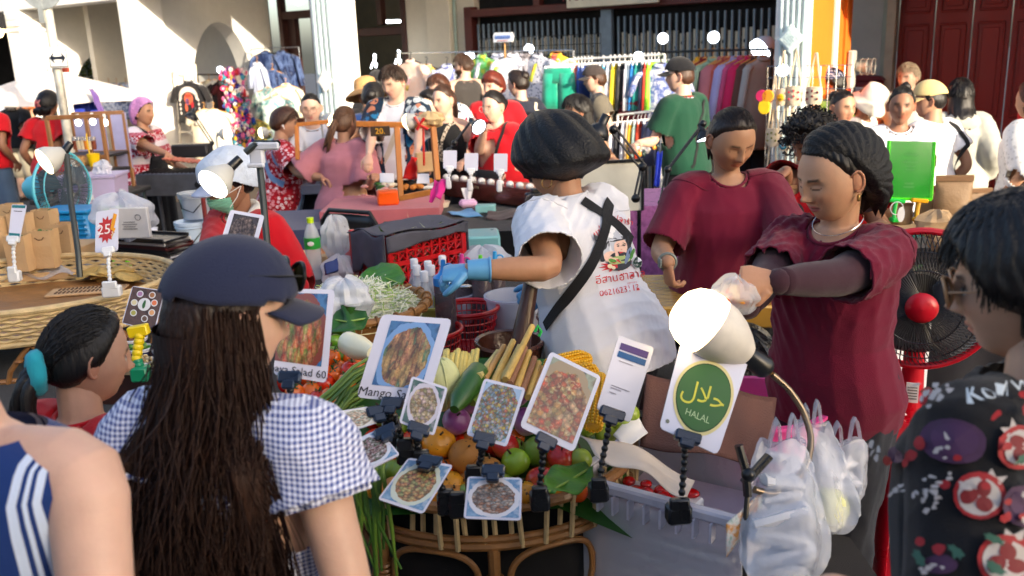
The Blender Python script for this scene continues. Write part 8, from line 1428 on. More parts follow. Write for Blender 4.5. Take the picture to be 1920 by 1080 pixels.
def plates(t,P,nn,X,Yv):
 wm=ink((206,206,210),.4)
 for u,v,r,c in((.50,.42,.19,(60,110,60)),(.30,.18,.10,(150,110,150)),(.66,.16,.10,(150,100,60)),(.78,.34,.10,(206,110,70)),(.20,.42,.10,(200,190,150)),(.78,.58,.10,(206,150,100)),(.26,.68,.10,(150,150,70)),(.62,.76,.10,(90,70,60))):
  for k_,m,off in((1,wm,.0016),(.72 if r<.15 else.0,ink(c),.0024)):
   if k_:g=G();g.add([bil(P,u,v)+nn*off]+[bil(P,u+r*k_*math.cos(a),v+r*.85*k_*math.sin(a))+nn*off for a in np.linspace(0,2*math.pi,20,endpoint=False)],[(0,i+1,(i+1)%20+1)for i in range(20)]);g.build('printed_plate',m,t,0)
 g=G();g.add([bil(P,.5+.05*math.cos(a)*(1 if math.sin(a)>0 else.8),.42+.11*math.sin(a))+nn*.0026 for a in np.linspace(0,2*math.pi,14,endpoint=False)],[tuple(range(14))]);g.build('printed_leaf',ink((40,90,46)),t,0)
card('brown card picturing eight plates of toppings round a leaf',((248,536),(310,545),(290,622),(228,606)),(3.05,3.05,3.0,3.0),food('wood board print',[(60,44,40),(84,60,50),(50,38,36)],[(70,50,44),(84,60,50)],6,(.5,.5),.01,(70,50,44)),(.03,.02,.97,.98),extra=plates)
t=thing('clip_stand','yellow and green plastic clip stand by the topping bowls','clip',PD(256,700,2.9));o_=PD(256,700,2.9);YP,GP=plastic('yellow plastic',(230,200,16)),plastic('green plastic',(16,130,90));g=G();g.box(PD(260,620,2.9)-o_,(.065,.03,.035),rot=Matrix.Rotation(-.15,3,'Y'),bev=.004);P=[PD(*p)-o_ for p in((262,630,2.9),(258,650,2.9),(256,672,2.9))];g.tube(P,.012,8);[g.ball(P[0].lerp(P[2],s_),.017,nu=10,nv=7)for s_ in np.linspace(0,1,5)];g.build('upper_part',YP,t);g=G();[g.ball(PD(258+2*i,678+7*i,2.9)-o_,.017,nu=10,nv=7)for i in range(3)];g.box(PD(264,700,2.9)-o_,(.055,.045,.05),bev=.006);g.build('lower_part',GP,t)
# stacked serving boards, paper bundle, white pouch, white box
for i in range(6):
 p=PZ(300-6*i,478-6.5*i,.80+.028*i);t=thing('serving_board',f'{("dark", "white", "black", "reddish", "white edged", "black rimmed")[i]} serving board, {("lowest", "second", "third", "fourth", "fifth", "topmost")[i]} in the pile behind the navy cap','board',p,R(-32+2*i),'serving boards piled at the left');g=G();g.box((0,0,0),(.46,.2,.012),bev=.003);g.box((0,-.1,.010),(.46,.012,.02),1,bev=.003);g.box((0,.1,.010),(.46,.012,.02),1,bev=.003);g.build('board',[M('board lacquer',((40,30,32),(190,190,196),(24,22,26),(70,24,24),(60,54,56),(26,26,30))[i],.3,0,.1,8),M('board edge',((206,206,210),(60,50,50),(30,30,34),(90,30,30),(214,214,216),(24,24,26))[i],.3)],t)
cloth_table('low table with serving boards and packs behind the woven tray',-2.2,-1.2,4.35,5.2,.74,cloth('grey cloth',(70,70,76)),.6,seed=6)
def packbox(name,label,cat,P,size,rz,mat,bump=0,parts=None):
 t=thing(name,label,cat,P,rz);g=G();g.box((0,0,size[2]/2),size,bev=min(size)*.12);g.build('body',mat,t);return t
p=PZ(240,470,.76);t=thing('napkin_bundle','bundle of white paper bags piled on the low table','paper',p,R(20));g=G();q=random.Random(8);[g.grid(lambda u,v,i=i,a=q.uniform(0,6):((u-.5)*.34+.02*math.sin(a),(v-.5)*.2+.02*math.cos(a),.01+.02*i+.012*math.sin(u*7+a)+.010*math.sin(v*9+a*2)),10,7)for i in range(6)];g.build('sheets',M('white paper',(214,214,222),.8),t,60,solid=.003)
pbag('plastic_bag','white plastic bag of packs beside the green stool',PD(228,405,4.9),(.16,.11,.12),FILMW,11);t=packbox('carton','small white carton with fine print by the buckets','box',PD(247,428,4.75)-Vector((0,0,.05)),(.20,.03,.16),R(-5),M('white card',(206,204,204),.7));g=G();[g.box((.0,-.018,.05+.012*i),(.08-.02*(i%2),.004,.003))for i in range(4)];g.torus((.05,-.018,.11),.015,.002,12,4,ax=(0,1,0));g.build('print',ink((120,120,126)),t)
# cyan fan, purple tub, stool, blue tub, display case at the far left
FANC=plastic('cyan plastic',(86,186,206));fb_=PD(92,352,6.0);t=thing('standing_fan','cyan standing fan seen from behind at the left','fan',(fb_.x,fb_.y,0),R(72));z=fb_.z;g=G();[g.torus((0,-.06-.05*i,z),.24-.03*abs(i-1)*1.2,.010 if i==1 else.004,40,6,ax=(0,1,0))for i in range(3)];g.build('guard_ring',FANC,t);g=G();[g.tube([(.03*math.cos(a),-.02,z+.03*math.sin(a)),(.17*math.cos(a),-.03,z+.17*math.sin(a)),(.24*math.cos(a),-.11,z+.24*math.sin(a)),(.15*math.cos(a),-.2,z+.15*math.sin(a)),(.03*math.cos(a),-.21,z+.03*math.sin(a))],.0026,4)for a in np.linspace(0,2*math.pi,48,endpoint=False)];g.build('guard_wire',M('grey wire',(70,76,84),.4),t)['kind']='stuff'
g=G();[g.add([(0,-.11,z),(.20*math.cos(a),-.13,z+.20*math.sin(a)),(.22*math.cos(a+.5),-.11,z+.22*math.sin(a+.5)),(.16*math.cos(a+1.1),-.09,z+.16*math.sin(a+1.1))],[(0,1,2,3)])for a in(0,2.1,4.2)];g.build('blades',M('smoky blade',(70,90,104),.3,alpha=.85),t,0,solid=.004);g=G();g.lathe([(.001,0),(.06,.01),(.085,.05),(.08,.16),(.05,.2),(.001,.2)],24,c=(0,-.02,z-.01),ax=(0,1,.05));g.build('motor',FANC,t);g=G();g.cyl((0,.06,.04),(0,.06,z-.06),.025);g.lathe([(.001,.05),(.16,.04),(.19,.0)],30);g.build('stand',FANC,t);g=G();g.lathe([(.001,.004),(.03,.003)],6,c=(.082,.07,z-.02),ax=(1,0,0));g.build('sticker',ink((236,170,60)),t)
p=PZ(180,385,.62);t=thing('storage_tub','lilac translucent storage tub on a green stool by the hairnet woman','storage tub',PD(180,383,6.4),R(4));g=G();R_=[[(x*k_,y*k_,z)for x,y in((-.2,-.14),(.2,-.14),(.2,.14),(-.2,.14))]for z,k_ in((0,.92),(.19,1.0),(.2,1.06),(.215,1.06))];ringmesh(g,R_,4);g.build('shell',M('lilac translucent plastic',(190,176,214),.35,0,.1,5,alpha=.9),t,20);g=G();g.box((.02,-.142,.07),(.05,.004,.035));g.build('label',WHITE,t)
p2=PD(165,392,6.35);t=thing('stool','lime green plastic stool under the lilac tub','stool',(p2.x,p2.y,0));zt2=PD(180,383,6.4).z-.012;GL=plastic('lime plastic',(110,220,20));g=G();g.box((.03,.02,zt2-.02),(.3,.28,.04),bev=.015);g.build('seat',GL,t);[(lambda g:(g.tube([(.03+sx*.12,.02+sy*.11,zt2-.03),(.03+sx*.15,.02+sy*.14,0)],[(.04,.014)]*2,8),g.build('leg',GL,t)))(G())for sx in(-1,1)for sy in(-1,1)]
p=PD(140,430,5.6);t=thing('storage_tub','bright blue ridged plastic tub behind the paper bags','storage tub',(p.x,p.y,p.z-.12),R(-5));g=G();g.box((0,0,.12),(.3,.22,.24),bev=.02);[g.box((0,-.112,.02+.03*i),(.3,.012,.012),bev=.003)for i in range(7)];g.box((0,0,.245),(.33,.25,.02),bev=.006);g.build('shell',plastic('sky blue plastic',(20,130,190)),t);g=G();g.box((0,0,-(p.z-.12)/2),(.3,.22,(p.z-.12)-.004));g.build('base',DKW,t)
dc=PD(174,300,7.6);t=thing('display_case','glazed wooden display case with lit bulbs behind the hairnet woman','display case',(dc.x,dc.y,0),R(-3));zt_,zb_=PD(180,214,7.6).z,PD(180,322,7.6).z;w_=.45;CW=M('case wood',(140,96,56),.5,var=.2,vs=10);g=G();[g.box((x,y,zt_/2),(.03,.03,zt_),bev=.004)for x in(-w_/2,0.1,w_/2)for y in(-.2,.2)];[g.box((0,y,z),(w_,.028,.035),bev=.004)for y in(-.2,.2)for z in(zt_,zb_,zb_+.14)];g.build('frame',CW,t);g=G();g.box((-.08,.19,(zt_+zb_)/2+.06),(w_*.62,.006,zt_-zb_-.16));g.box((.18,.19,(zt_+zb_)/2),(w_*.3,.006,zt_-zb_));g.build('back_panel',M('lilac panel',(150,150,190),.4),t);g=G();g.box((0,0,zb_),(w_,.4,.03));g.box((0,0,zb_+.14),(w_,.4,.02));g.build('shelf',M('dark shelf',(40,38,40),.5),t)
for i,(px,py)in enumerate(((147,230),(174,228),(197,230))):l_=thing('bulb_lamp',f'small lit bulb hanging in the display case, {("left", "middle", "right")[i]} one','lamp',PD(px,py,7.45),0,'bulbs in the display case');g=G();g.ball((0,0,0),(.024,.024,.028),nu=14,nv=10);g.build('bulb',M('lit white bulb',(255,248,236),.3,emit=4),l_);g=G();g.cyl((0,0,.025),(0,0,.07),.012);g.build('socket',HGW,l_)
q=random.Random(6)
for i in range(12):p=PD(140+i%6*7,262+4*(i//6),7.35-.08*(i//6));b=thing('sauce_cup','small wrapped jar in the cluster on the display case shelf','jar',p-Vector((0,0,.06)),0,'jars on the display case shelf');g=G();g.cyl((0,0,0),(0,0,.07),.017,.019,10);g.build('jar',M('jar',q.choice(((206,120,40),(190,40,30),(206,190,160),(120,60,40))),.3),b);g=G();g.cyl((0,0,.07),(0,0,.085),.02,n=10);g.build('lid',M('foil lid',(214,214,220),.2,.8),b)
p=PD(176,300,7.2);t=thing('cup','yellow plastic cup with a straw below the display case','cup',p-Vector((0,0,.05)));g=G();g.lathe([(.001,0),(.035,0),(.05,.10),(.047,.1),(.033,.006),(.001,.006)],20);g.build('cup',plastic('yellow plastic',(230,190,16)),t);g=G();g.tube([(-.02,0,.03),(-.03,0,.16),(-.028,0,.26)],.005,6);g.build('straw',plastic('yellow plastic',(230,190,16)),t)
for i,px in enumerate((148,157,166)):p=PD(px,302,7.25);t=thing('bun',f'brown bread bun below the display case, {("left", "middle", "right")[i]} one','bun',p,0,'buns below the display case');g=G();g.ball((0,0,0),(.03,.03,.04));g.build('crust',M('brown crust',(190,140,80),.7),t)
pbag('plastic_bag','white knotted plastic bag on the lilac tub',PD(192,318,6.3),(.06,.05,.06),FILMW,13);table('table under the display case and cups',(dc.x,dc.y-.1),(.7,.7,zb_-.16),R(-3),M('dark table',(44,44,46),.5))
# grill, black box, buckets
gp_=PD(350,330,8.2);t=thing('grill','long steel charcoal grill in front of the hairnet woman','grill',(gp_.x,gp_.y,0),R(-8));z=PD(350,320,8.2).z;GM=M('brushed steel',(120,124,136),.35,.8,.15,10);g=G();g.box((0,0,z-.10),(.80,.34,.20),bev=.006);g.build('trough',GM,t);g=G();[g.box((-.36+.04*i,0,z+.006),(.008,.34,.008))for i in range(19)];g.build('grate',M('black iron',(28,28,32),.45,.5),t)['kind']='stuff';[(lambda g:(g.cyl((sx*.34,sy*.12,0),(sx*.36,sy*.12,z-.2),.016),g.build('leg',GM,t)))(G())for sx in(-1,1)for sy in(-1,1)];g=G();[g.cyl((.2+.07*i,-.175,z-.1),(.2+.07*i,-.21,z-.1),.03)for i in range(2)];g.build('knob',CLIPB,t)
q=random.Random(7)
for i in range(9):p=PD(318+i*9,297+1.0*i,8.15);m_=thing('meat_skewer','pink meat strip laid on the charcoal grill','meat',p,R(60+q.uniform(-15,15)),'meat strips on the grill');g=G();g.box((0,0,0),(.14,.035,.018),bev=.006);g.build('meat',M('raw meat',(190,110,90),.4,var=.3,vs=30),m_)
t=packbox('metal_box','dark grey metal box standing behind the grill','box',PD(362,294,8.5),(.36,.14,.12),R(-8),M('dark metal',(52,50,54),.4,.4))
for px,py,d,r,h,c,lb in((369,408,6.0,.10,.17,(150,158,170),'grey plastic bucket stacked on the white blue bucket'),(366,470,5.95,.105,.2,(184,204,226),'pale blue bucket with a black handle beside the vendor')):
 p=PD(px,py,d);t=thing('bucket',lb,'bucket',p);g=G();g.lathe([(.001,0),(r*.82,0),(r,h),(r*1.06,h),(r*1.06,h-.02),(r*1.0,h-.022)],28);g.torus((0,0,h*.82),r*.985,.006,28,6);g.lathe([(.001,h*.9),(r*.98,h*.9)],28);g.build('shell',plastic('bucket plastic',c),t);g=G();g.tube([(-r,-.01,h*.85),(-r*.6,-r*.85,h*.45),(r*.2,-r*1.1,h*.3),(r*.9,-.04,h*.8)],.004,6);g.build('handle',CLIPB,t)
p=PD(366,470,5.95);packbox('crate','dark crate carrying the two stacked buckets','crate',(p.x,p.y,0),(.3,.3,p.z-.004),0,DKW);t=thing('pole','dark red pole standing right of the buckets','pole',(PD(384,400,5.8).x,PD(384,400,5.8).y,0));g=G();g.cyl((0,0,0),(0,0,PD(384,360,5.8).z),.014);g.build('shaft',M('dark red paint',(110,26,26),.5),t)
# ---- lamps on arms
def conelamp(label,face,back,neck,d,rf,face_dir,mat,facem,name='clip_lamp',arm=None,pole=None,body=None):
 o_=PD(*face,d);a=(PD(*back,d+.06)-o_);L=a.length;ax=a.normalized();fd_=Vector(face_dir).normalized()if face_dir else-ax;t=thing(name,label,'lamp',o_);g=G();g.lathe([(.001,-.016),(rf*.6,-.012),(rf*.97,0)],28,ax=ax);g.build('bulb',facem,t,180);g=G();g.lathe([(rf*.985,-.004),(rf*1.02,.004),(rf*.92,L*.35),(rf*.62,L*.72),(rf*.42,L),(rf*.3,L*1.02),(.001,L*1.02)],28,ax=ax);g.build('shade',mat,t,60)
 g=G();n_=PD(*neck,d+.08)-o_;g.tube([ax*L*.98,ax*L*1.1,n_],[rf*.34,rf*.3,rf*.26],14);g.build('socket',CLIPB,t)
 if arm:g=G();P=[PD(*p)-o_ for p in arm];s_=Vector((.010,0,.010));g.tube([p+s_ for p in P],.006,6);g.tube([p-s_ for p in P],.006,6);[g.ball(p,.018,nu=10,nv=7)for p in P];g.build('arm',CLIPB,t)
 if pole:g=G();g.tube([PD(*p)-o_ for p in pole],.014,8);g.build('post',M('dark steel',(70,74,72),.4,.6),t)
 return t
WSH=M('dusty white enamel',(196,196,190),.45,var=.08)
conelamp('white cone lamp with a big lit bulb on a post at the left',(84,303),(118,285),(133,268),4.4,.068,None,WSH,BULB,pole=((125,290,4.45),(133,380,4.4),(146,470,4.3),(150,520,4.3)))
conelamp('white dome lamp shining over the seated vendor',(400,345),(428,318),(450,297),3.5,.066,None,WSH,M('lit white face',(255,250,240),.4,emit=5),pole=((460,286,3.6),(478,272,3.6),(520,269,3.6),(480,268,3.65),(486,300,3.65),(494,380,3.6),(502,470,3.55)))
t=thing('phone_holder','white plastic phone holder bracket on the lamp post','holder',PD(482,288,3.62),R(-10));g=G();g.box((0,0,0),(.06,.03,.09),bev=.008);g.box((.05,-.01,.03),(.10,.02,.03),bev=.006);g.box((.0,-.02,-.045),(.07,.02,.016),bev=.004);g.build('bracket',M('pale grey plastic',(190,194,206),.4),t)
def deskarm(label,head,aim,rs,d,arm,mat,lit=True):
 o_=PD(*head,d);t=thing('desk_lamp',label,'lamp',o_);ax=Vector(aim).normalized();g=G();g.lathe([(rs,0),(rs*1.02,.004),(rs*.95,rs*.4),(rs*.7,rs*.8),(rs*.4,rs*1.05),(rs*.36,rs*1.1),(rs*.36,rs*1.9),(.001,rs*1.95)],28,ax=ax);g.build('shade',mat,t,60,solid=.002)
 g=G();g.lathe([(.001,-.004),(rs*.92,.006)],28,ax=ax);g.build('bulb',LIT if lit else HGW,t)
 g=G();P=[PD(*p)-o_ for p in arm];e=Vector((.010,0,.008));g.tube([p+e for p in P],.0055,6);g.tube([p-e for p in P],.0055,6);[g.ball(p,.02,nu=10,nv=7)for p in P];g.build('arm',CLIPB,t);return t
deskarm('black desk lamp with its lit face towards us, before the red polo woman',(899,239),(-.35,.5,.25),.05,5.6,((884,226,5.7),(852,268,5.7),(842,282,5.7)),CLIPB);deskarm('black desk lamp seen from above beside the stall cook',(1118,255),(.35,.1,.65),.052,3.9,((1150,243,3.95),(1205,313,3.95),(1192,372,3.95)),CLIPB,False);deskarm('black desk lamp before the green polo man',(1322,262),(-.2,.3,.8),.045,4.6,((1318,232,4.6),(1252,318,4.6),(1240,380,4.6)),CLIPB)
deskarm('black desk lamp clipped by the ladder rack',(358,222),(.25,.3,.6),.055,8.3,((368,222,8.3),(398,268,8.3),(394,292,8.3)),CLIPB,False)
def eggl(label,px,py,d,r,aim,extra=None):
 o_=PD(px,py,d);t=thing('bulb_lamp',label,'lamp',o_);ax=Vector(aim).normalized();g=G();g.lathe([(.001,-r*.75),(r*.6,-r*.6),(r*.92,-r*.25),(r,0)],26,ax=ax);g.build('bulb',BULB,t,180);g=G();g.lathe([(r,0),(r*1.0,r*.2),(r*.8,r*.75),(r*.45,r*1.05),(r*.3,r*1.1),(r*.3,r*1.6),(.001,r*1.62)],26,ax=ax);g.build('shade',WSH,t,60);g=G();g.tube([ax*r*1.55,ax*r*1.8+Vector((0,0,-.05)),ax*r*1.6+Vector((0,0,-.28))],.008,6);g.build('stem',extra or WSH,t);return t
eggl('round lit bulb lamp on a white stem over the grill',425,251,7.6,.055,(-1,.2,0));eggl('round lit lamp behind the neck of the floral shirted man',492,249,7.9,.05,(1,.2,.1));eggl('lit lamp between the woman in white and the ponytail',622,225,7.3,.06,(-.8,.3,.35));eggl('egg shaped lit lamp clamped on the wooden frame with a red clamp',766,228,5.6,.052,(.9,-.2,.1),plastic('red clamp',(210,20,24)))
# ---- middle stalls: wooden frame, food table, black table, chest
HON=M('honey wood',(176,108,44),.5,0,.2,8,.15,50,stretch=(1,1,.15));Y1=5.6
def frame_px(name,label,cat,segs,w_,mat,d):
 o_=PD(*segs[0][0],d);t=thing(name,label,cat,o_)
 for a,b,nm_ in segs:g=G();A,B=PD(*a,d)-o_,PD(*b,d)-o_;e=(B-A);q=Vector((0,0,1)).rotation_difference(e).to_matrix();g.box((A+B)/2,(w_,w_,e.length),rot=q,bev=.004);g.build(nm_,mat,t)
 return t
frame_px('display_stand','honey coloured wooden frame standing on the food table','frame',[((668,232),(812,236),'beam'),((744,238),(752,372),'post'),((812,238),(820,338),'post'),((748,372),(808,360),'rail')],.035,HON,Y1)
frame_px('display_stand','thin wooden frame before the woman in white','frame',[((556,234),(616,228),'beam'),((556,236),(558,300),'post'),((618,236),(622,262),'post')],.03,HON,6.9)
t=thing('price_sign','brown price plate with yellow 20. hanging on the wooden frame','sign',PD(713,246,5.55));g=G();g.box((0,0,0),(.12,.01,.06),bev=.003);g.build('plate',M('dark brown plate',(60,44,30),.5),t);v,f=text('20.',.05);g=G();g.add([(x,-.007,y)for x,y,z in v],f);g.build('lettering',ink((230,170,30)),t,0)
pbag('plush','cream fluffy bundle tied on the frame post',PD(808,224,5.6),(.085,.05,.045),M('cream fleece',(220,190,140),.95,bump=1,bs=120),15,'bundle');t=thing('clamp','red spring clamp on the wooden frame beam','clamp',PD(787,234,5.55));g=G();g.tube([(-.03,0,.05),(0,0,0),(-.02,0,-.03)],.01,6);g.tube([(.03,0,.04),(0,0,0),(.05,0,-.03)],.01,6);g.build('jaws',plastic('red clamp',(210,20,24)),t)
zt3=.86;a=PZ(745,372,zt3);cloth_table('food table with a pink front below the wooden frame',-1.30,-.48,6.15,6.75,zt3,cloth('dusty rose cloth',(190,104,112)),.6,seed=9)
def flatpx(name,label,cat,px,py,z,size,rz,mat,bev=.006,part_='body'):p=PZ(px,py,z);t=thing(name,label,cat,p,R(rz));g=G();g.box((0,0,size[2]/2),size,bev=bev);g.build(part_,mat,t);return t
flatpx('food_tray','white tray of fried food on the food table','tray',775,352,zt3+.005,(.50,.24,.02),8,plastic('white plastic',(230,230,232)));
for i in range(10):p=PZ(752+rnd.uniform(0,55),344+rnd.uniform(-6,8),zt3+.04);t=thing('nugget','golden brown fried piece on the white tray','food',p,rnd.uniform(0,6),'fried pieces on the white tray');g=G();g.ball((0,0,0),(.032,.024,.02),bump=lambda d:1+.1*math.sin(9*d.x+7*d.y));g.build('crust',M('fried crust',(190,120,50),.6,var=.3,vs=40),t)
flatpx('food_tub','orange plastic tub in front of the pink dress woman','tub',728,383,zt3,(.15,.12,.10),10,plastic('orange plastic',(240,90,10)),.012);p=PZ(718,352,zt3+.1);t=thing('salad_greens','leafy greens and noodles heaped in the orange tub','food',p);g=G();q=random.Random(4);[g.ball((q.gauss(0,.04),q.gauss(0,.03),q.uniform(-.01,.03)),(.03,.022,.012),q.randrange(3),8,5)for i in range(26)];g.build('leaves',[HERB,M('pale noodles',(226,214,186),.6),M('pink slices',(214,150,140),.5)],t,180)['kind']='stuff'
sheet('red_bag','bright red cloth bag held in the hand of the man in blue','bag',(PD(772,294,5.9),PD(782,296,5.85),PD(786,336,5.9),PD(752,336,5.95)),M('red fabric',(214,20,18),.6),.014,3);t=packbox('kraft_box','open kraft card box held behind the food table','box',PD(800,322,6.0),(.14,.05,.13),R(20),KRAFT);sheet('paper_card','blank white card on the food table beside the kraft box','card',(PD(783,326,5.7),PD(804,326,5.7),PD(806,344,5.65),PD(781,344,5.65)),WHITE,.001,1);sheet('paper_card','blank white card at the left of the food table','card',(PD(712,325,5.85),PD(738,325,5.85),PD(739,342,5.8),PD(712,342,5.8)),WHITE,.001,2)
p=PZ(612,355,.80);flatpx('tub','lime green plastic tub before the floral shirted man','tub',617,370,.80,(.10,.1,.13),0,plastic('lime plastic',(150,170,20)),.01);cloth_table('blue topped table before the floral shirted man',-1.75,-1.15,5.9,6.7,.79,cloth('slate blue cloth',(60,66,96)),.3,seed=11);flatpx('box','clear box of herbs before the floral shirted man','box',590,362,.80,(.2,.14,.08),5,CLR)
cloth_table('long black covered table with tissue, bowl and chest',-.86,.42,5.65,6.75,.78,cloth('black table cloth',(14,14,17)),.7,seed=3)
p=PZ(828,388,.785);t=thing('bowl','cream paper bowl with a dark spoon on the black table','bowl',p);g=G();g.lathe([(.001,0),(.05,0),(.066,.04),(.062,.04),(.046,.006),(.001,.006)],26);g.build('shell',M('cream paper',(222,210,190),.7),t);g=G();g.tube([(.0,0,.02),(-.01,.01,.06),(-.015,.01,.10)],.005,6);g.build('spoon',CLIPB,t)
p=PZ(878,388,.785);t=thing('tissue_pack','pink striped tissue pack with a white tissue pulled up','tissue pack',p,R(8));g=G();g.box((0,0,.028),(.13,.09,.056),bev=.02);g.build('pack',bands('pink stripes',.012,[(0,(206,150,200),None,1),(.5,(226,200,222),None,1)]),t);g=G();g.grid(lambda u,v:((u-.5)*(.04+.05*v),.012*math.sin(u*8),.05+.09*v),8,6);g.build('tissue',WHITE,t,180,solid=.002)
flatpx('box','pale teal plastic box next to the tissue pack','box',911,398,.785,(.14,.09,.055),-4,plastic('teal plastic',(130,184,184)),.006);flatpx('phone','dark phone lying on the black table','phone',800,388,.785,(.09,.05,.008),12,CLIPB,.003);sheet('folded_cloth','light blue cloth lying flat on the black table','cloth',(PZ(838,398,.79),PZ(885,392,.79),PZ(905,406,.79),PZ(850,405,.79)),cloth('sky cloth',(100,160,206)),.006,4);sheet('folded_bag','brown folded bag at the front of the black table','bag',(PZ(915,398,.80),PZ(975,390,.80),PZ(985,408,.79),PZ(910,412,.79)),cloth('brown cloth',(70,54,54)),.008,5)
CH=M('red brown chest wood',(74,28,18),.25,0,.3,6,.1,40,stretch=(.15,1,1),coat=.5);a,b=PZ(822,366,.80),PZ(1010,392,.80);cd=b-a;t=thing('wooden_chest','dark red brown wooden chest of white buns on the black table','chest',(a+b)/2,math.atan2(cd.y,cd.x));W2=cd.length;g=G();g.box((0,.12,.065),(W2,.24,.13),bev=.006);g.build('body',CH,t);g=G();g.box((-.1,-.004,.10),(.06,.008,.02),bev=.003);g.build('latch',M('brass',(150,140,110),.3,.9),t);rzc=math.atan2(cd.y,cd.x)
for i in range(11):p=(a+b)/2+Vector((math.cos(rzc),math.sin(rzc),0))*(-W2/2+.04+i*(W2-.08)/10)+Vector((-math.sin(rzc),math.cos(rzc),0))*.06+Vector((0,0,.14));e=thing('bun','white steamed bun in the row along the chest','bun',p,0,'white buns on the chest');g=G();g.ball((0,0,0),(.030,.034,.024),nu=14,nv=9);g.build('dough',M('white dough',(226,224,220),.6),e,180)
for i,(px,y0,y1)in enumerate(((843,282,316),(883,287,320),(938,288,322))):card(f'blank white card on a clear clip stand, {("left", "middle", "right")[i]} one on the chest',((px-12,y0),(px+14,y0),(px+13,y1),(px-12,y1)),(5.0,5.0,5.0,5.0),None,(),(px,y1,4.98),[(px,y1+10,4.98),(px-2,y1+22,4.98)],(px-2,y1+30,4.97),clampm=WCL,stemm=WCL,cw=.045,basew=.03)
t=thing('camera','small black and silver camera lying on the chest','camera',PD(998,372,4.7),R(20));g=G();g.box((.02,0,0),(.11,.05,.065),bev=.008);g.box((.02,0,.04),(.05,.04,.02),bev=.005);g.build('body',CLIPB,t);g=G();g.lathe([(.001,.03),(.024,.03),(.03,.035),(.031,.06),(.022,.06),(.02,.045),(.001,.045)],24,c=(-.01,0,0),ax=(-.3,-1,0));g.build('lens',M('lens metal',(120,120,126),.25,.8),t)
sheet('pink_scarf','magenta cloth hanging at the left end of the chest','cloth',(PD(815,338,5.0),PD(838,336,4.98),PD(826,372,4.9),PD(804,378,4.9)),cloth('magenta cloth',(206,40,130)),.012,6)
# white board, goods table, purple box behind the cook
p=PD(1135,350,5.2);t=thing('white_board','white board with a thin black frame behind the cook','board',(p.x,p.y,0),R(6));zt_,zb_=PD(1135,302,5.2).z,PD(1135,400,5.2).z;g=G();g.box((.0,0,(zt_+zb_)/2),(.42,.02,zt_-zb_),bev=.003);g.build('panel',M('cream white board',(206,204,190),.5),t);g=G();g.box((0,-.003,zt_),(.44,.03,.016));g.box((.215,-.003,(zt_+zb_)/2),(.016,.03,zt_-zb_));g.box((-.215,-.003,(zt_+zb_)/2),(.016,.03,zt_-zb_));g.build('frame',CLIPB,t);[(lambda g:(g.cyl((sx*.2,.01,0),(sx*.2,.01,zb_),.012),g.build('leg',CLIPB,t)))(G())for sx in(-1,1)]
cloth_table('purple covered table of small white goods behind the desk lamp',.66,1.30,5.5,6.2,.93,dye('purple print cloth',[(110,60,110),(150,90,150),(80,40,90)],14),.8,seed=12);q=random.Random(14)
for i in range(26):p=PZ(1180+q.uniform(0,62),282+q.uniform(-14,12),.95);t=thing('small_toy','small white and orange figurine heaped on the purple table','toy',p,q.uniform(0,6),'white and orange figurines on the purple table');g=G();g.ball((0,0,.02),(.025,.02,.022),nu=10,nv=7);g.ball((.02,0,.04),(.014,.014,.014),nu=9,nv=6);g.build('body',M('painted figurine',q.choice(((226,222,216),(226,222,216),(226,150,50),(40,60,56))),.4),t)
sheet('blue_cloth','royal blue cloth hanging beside the purple table','cloth',(PD(1232,285,5.6),PD(1242,285,5.6),PD(1236,350,5.5),PD(1226,350,5.5)),cloth('cobalt cloth',(34,60,190)),.01,3)
# folding chair, brown bags, water bottle, bread
CHR=M('black chair metal',(20,20,22),.35);p=PD(655,430,5.3);t=thing('folding_chair','black folding chair behind the red crate','chair',(p.x,p.y,0),R(150));z=PD(655,395,5.3).z;g=G();P=[(-.2,.02,z-.36),(-.2,.0,z-.06),(-.15,-.01,z),(.15,-.01,z),(.2,0,z-.06),(.2,.02,z-.36)];g.tube(P,.013,8);g.build('frame',CHR,t);g=G();g.grid(lambda u,v:((u-.5)*.37,-.02*math.sin(math.pi*u),z-.02-.2*v),8,4);g.build('backrest',CHR,t,180,solid=.012);g=G();g.box((0,-.2,.44),(.4,.4,.03),bev=.01);g.build('seat',CHR,t);[(lambda g:(g.tube([(sx*.2,.02,z-.34),(sx*.2,sy*.38-.2,0)],.012,8),g.build('leg',CHR,t)))(G())for sx in(-1,1)for sy in(-1,1)]
pb_=PZ(592,522,.755);t=thing('water_bottle','tall clear water bottle with a green label and lime cap','bottle',pb_);h=.33;r=.042;g=G();g.lathe([(.001,0),(r*.9,0),(r,.012)]+[(r*(1-.04*(i%2)),.02+.016*i)for i in range(9)]+[(r,.18),(r,.22),(r*.8,.26),(r*.42,.295),(r*.36,.305)],28);g.build('shell',M('clear bottle',(220,228,238),.1,0,.02,8,alpha=.38,spec=.8),t);g=G();g.lathe([(r*1.01,.165),(r*1.01,.225)],28);g.build('label',M('green label',(40,160,60),.4),t);g=G();g.ball((0,-r*1.0,.196),(.018,.003,.012));g.build('label_badge',ink((226,226,226)),t);g=G();g.lathe([(r*.42,.30),(r*.44,.328),(.001,.33)],22);g.build('cap',plastic('lime cap',(180,220,20)),t)
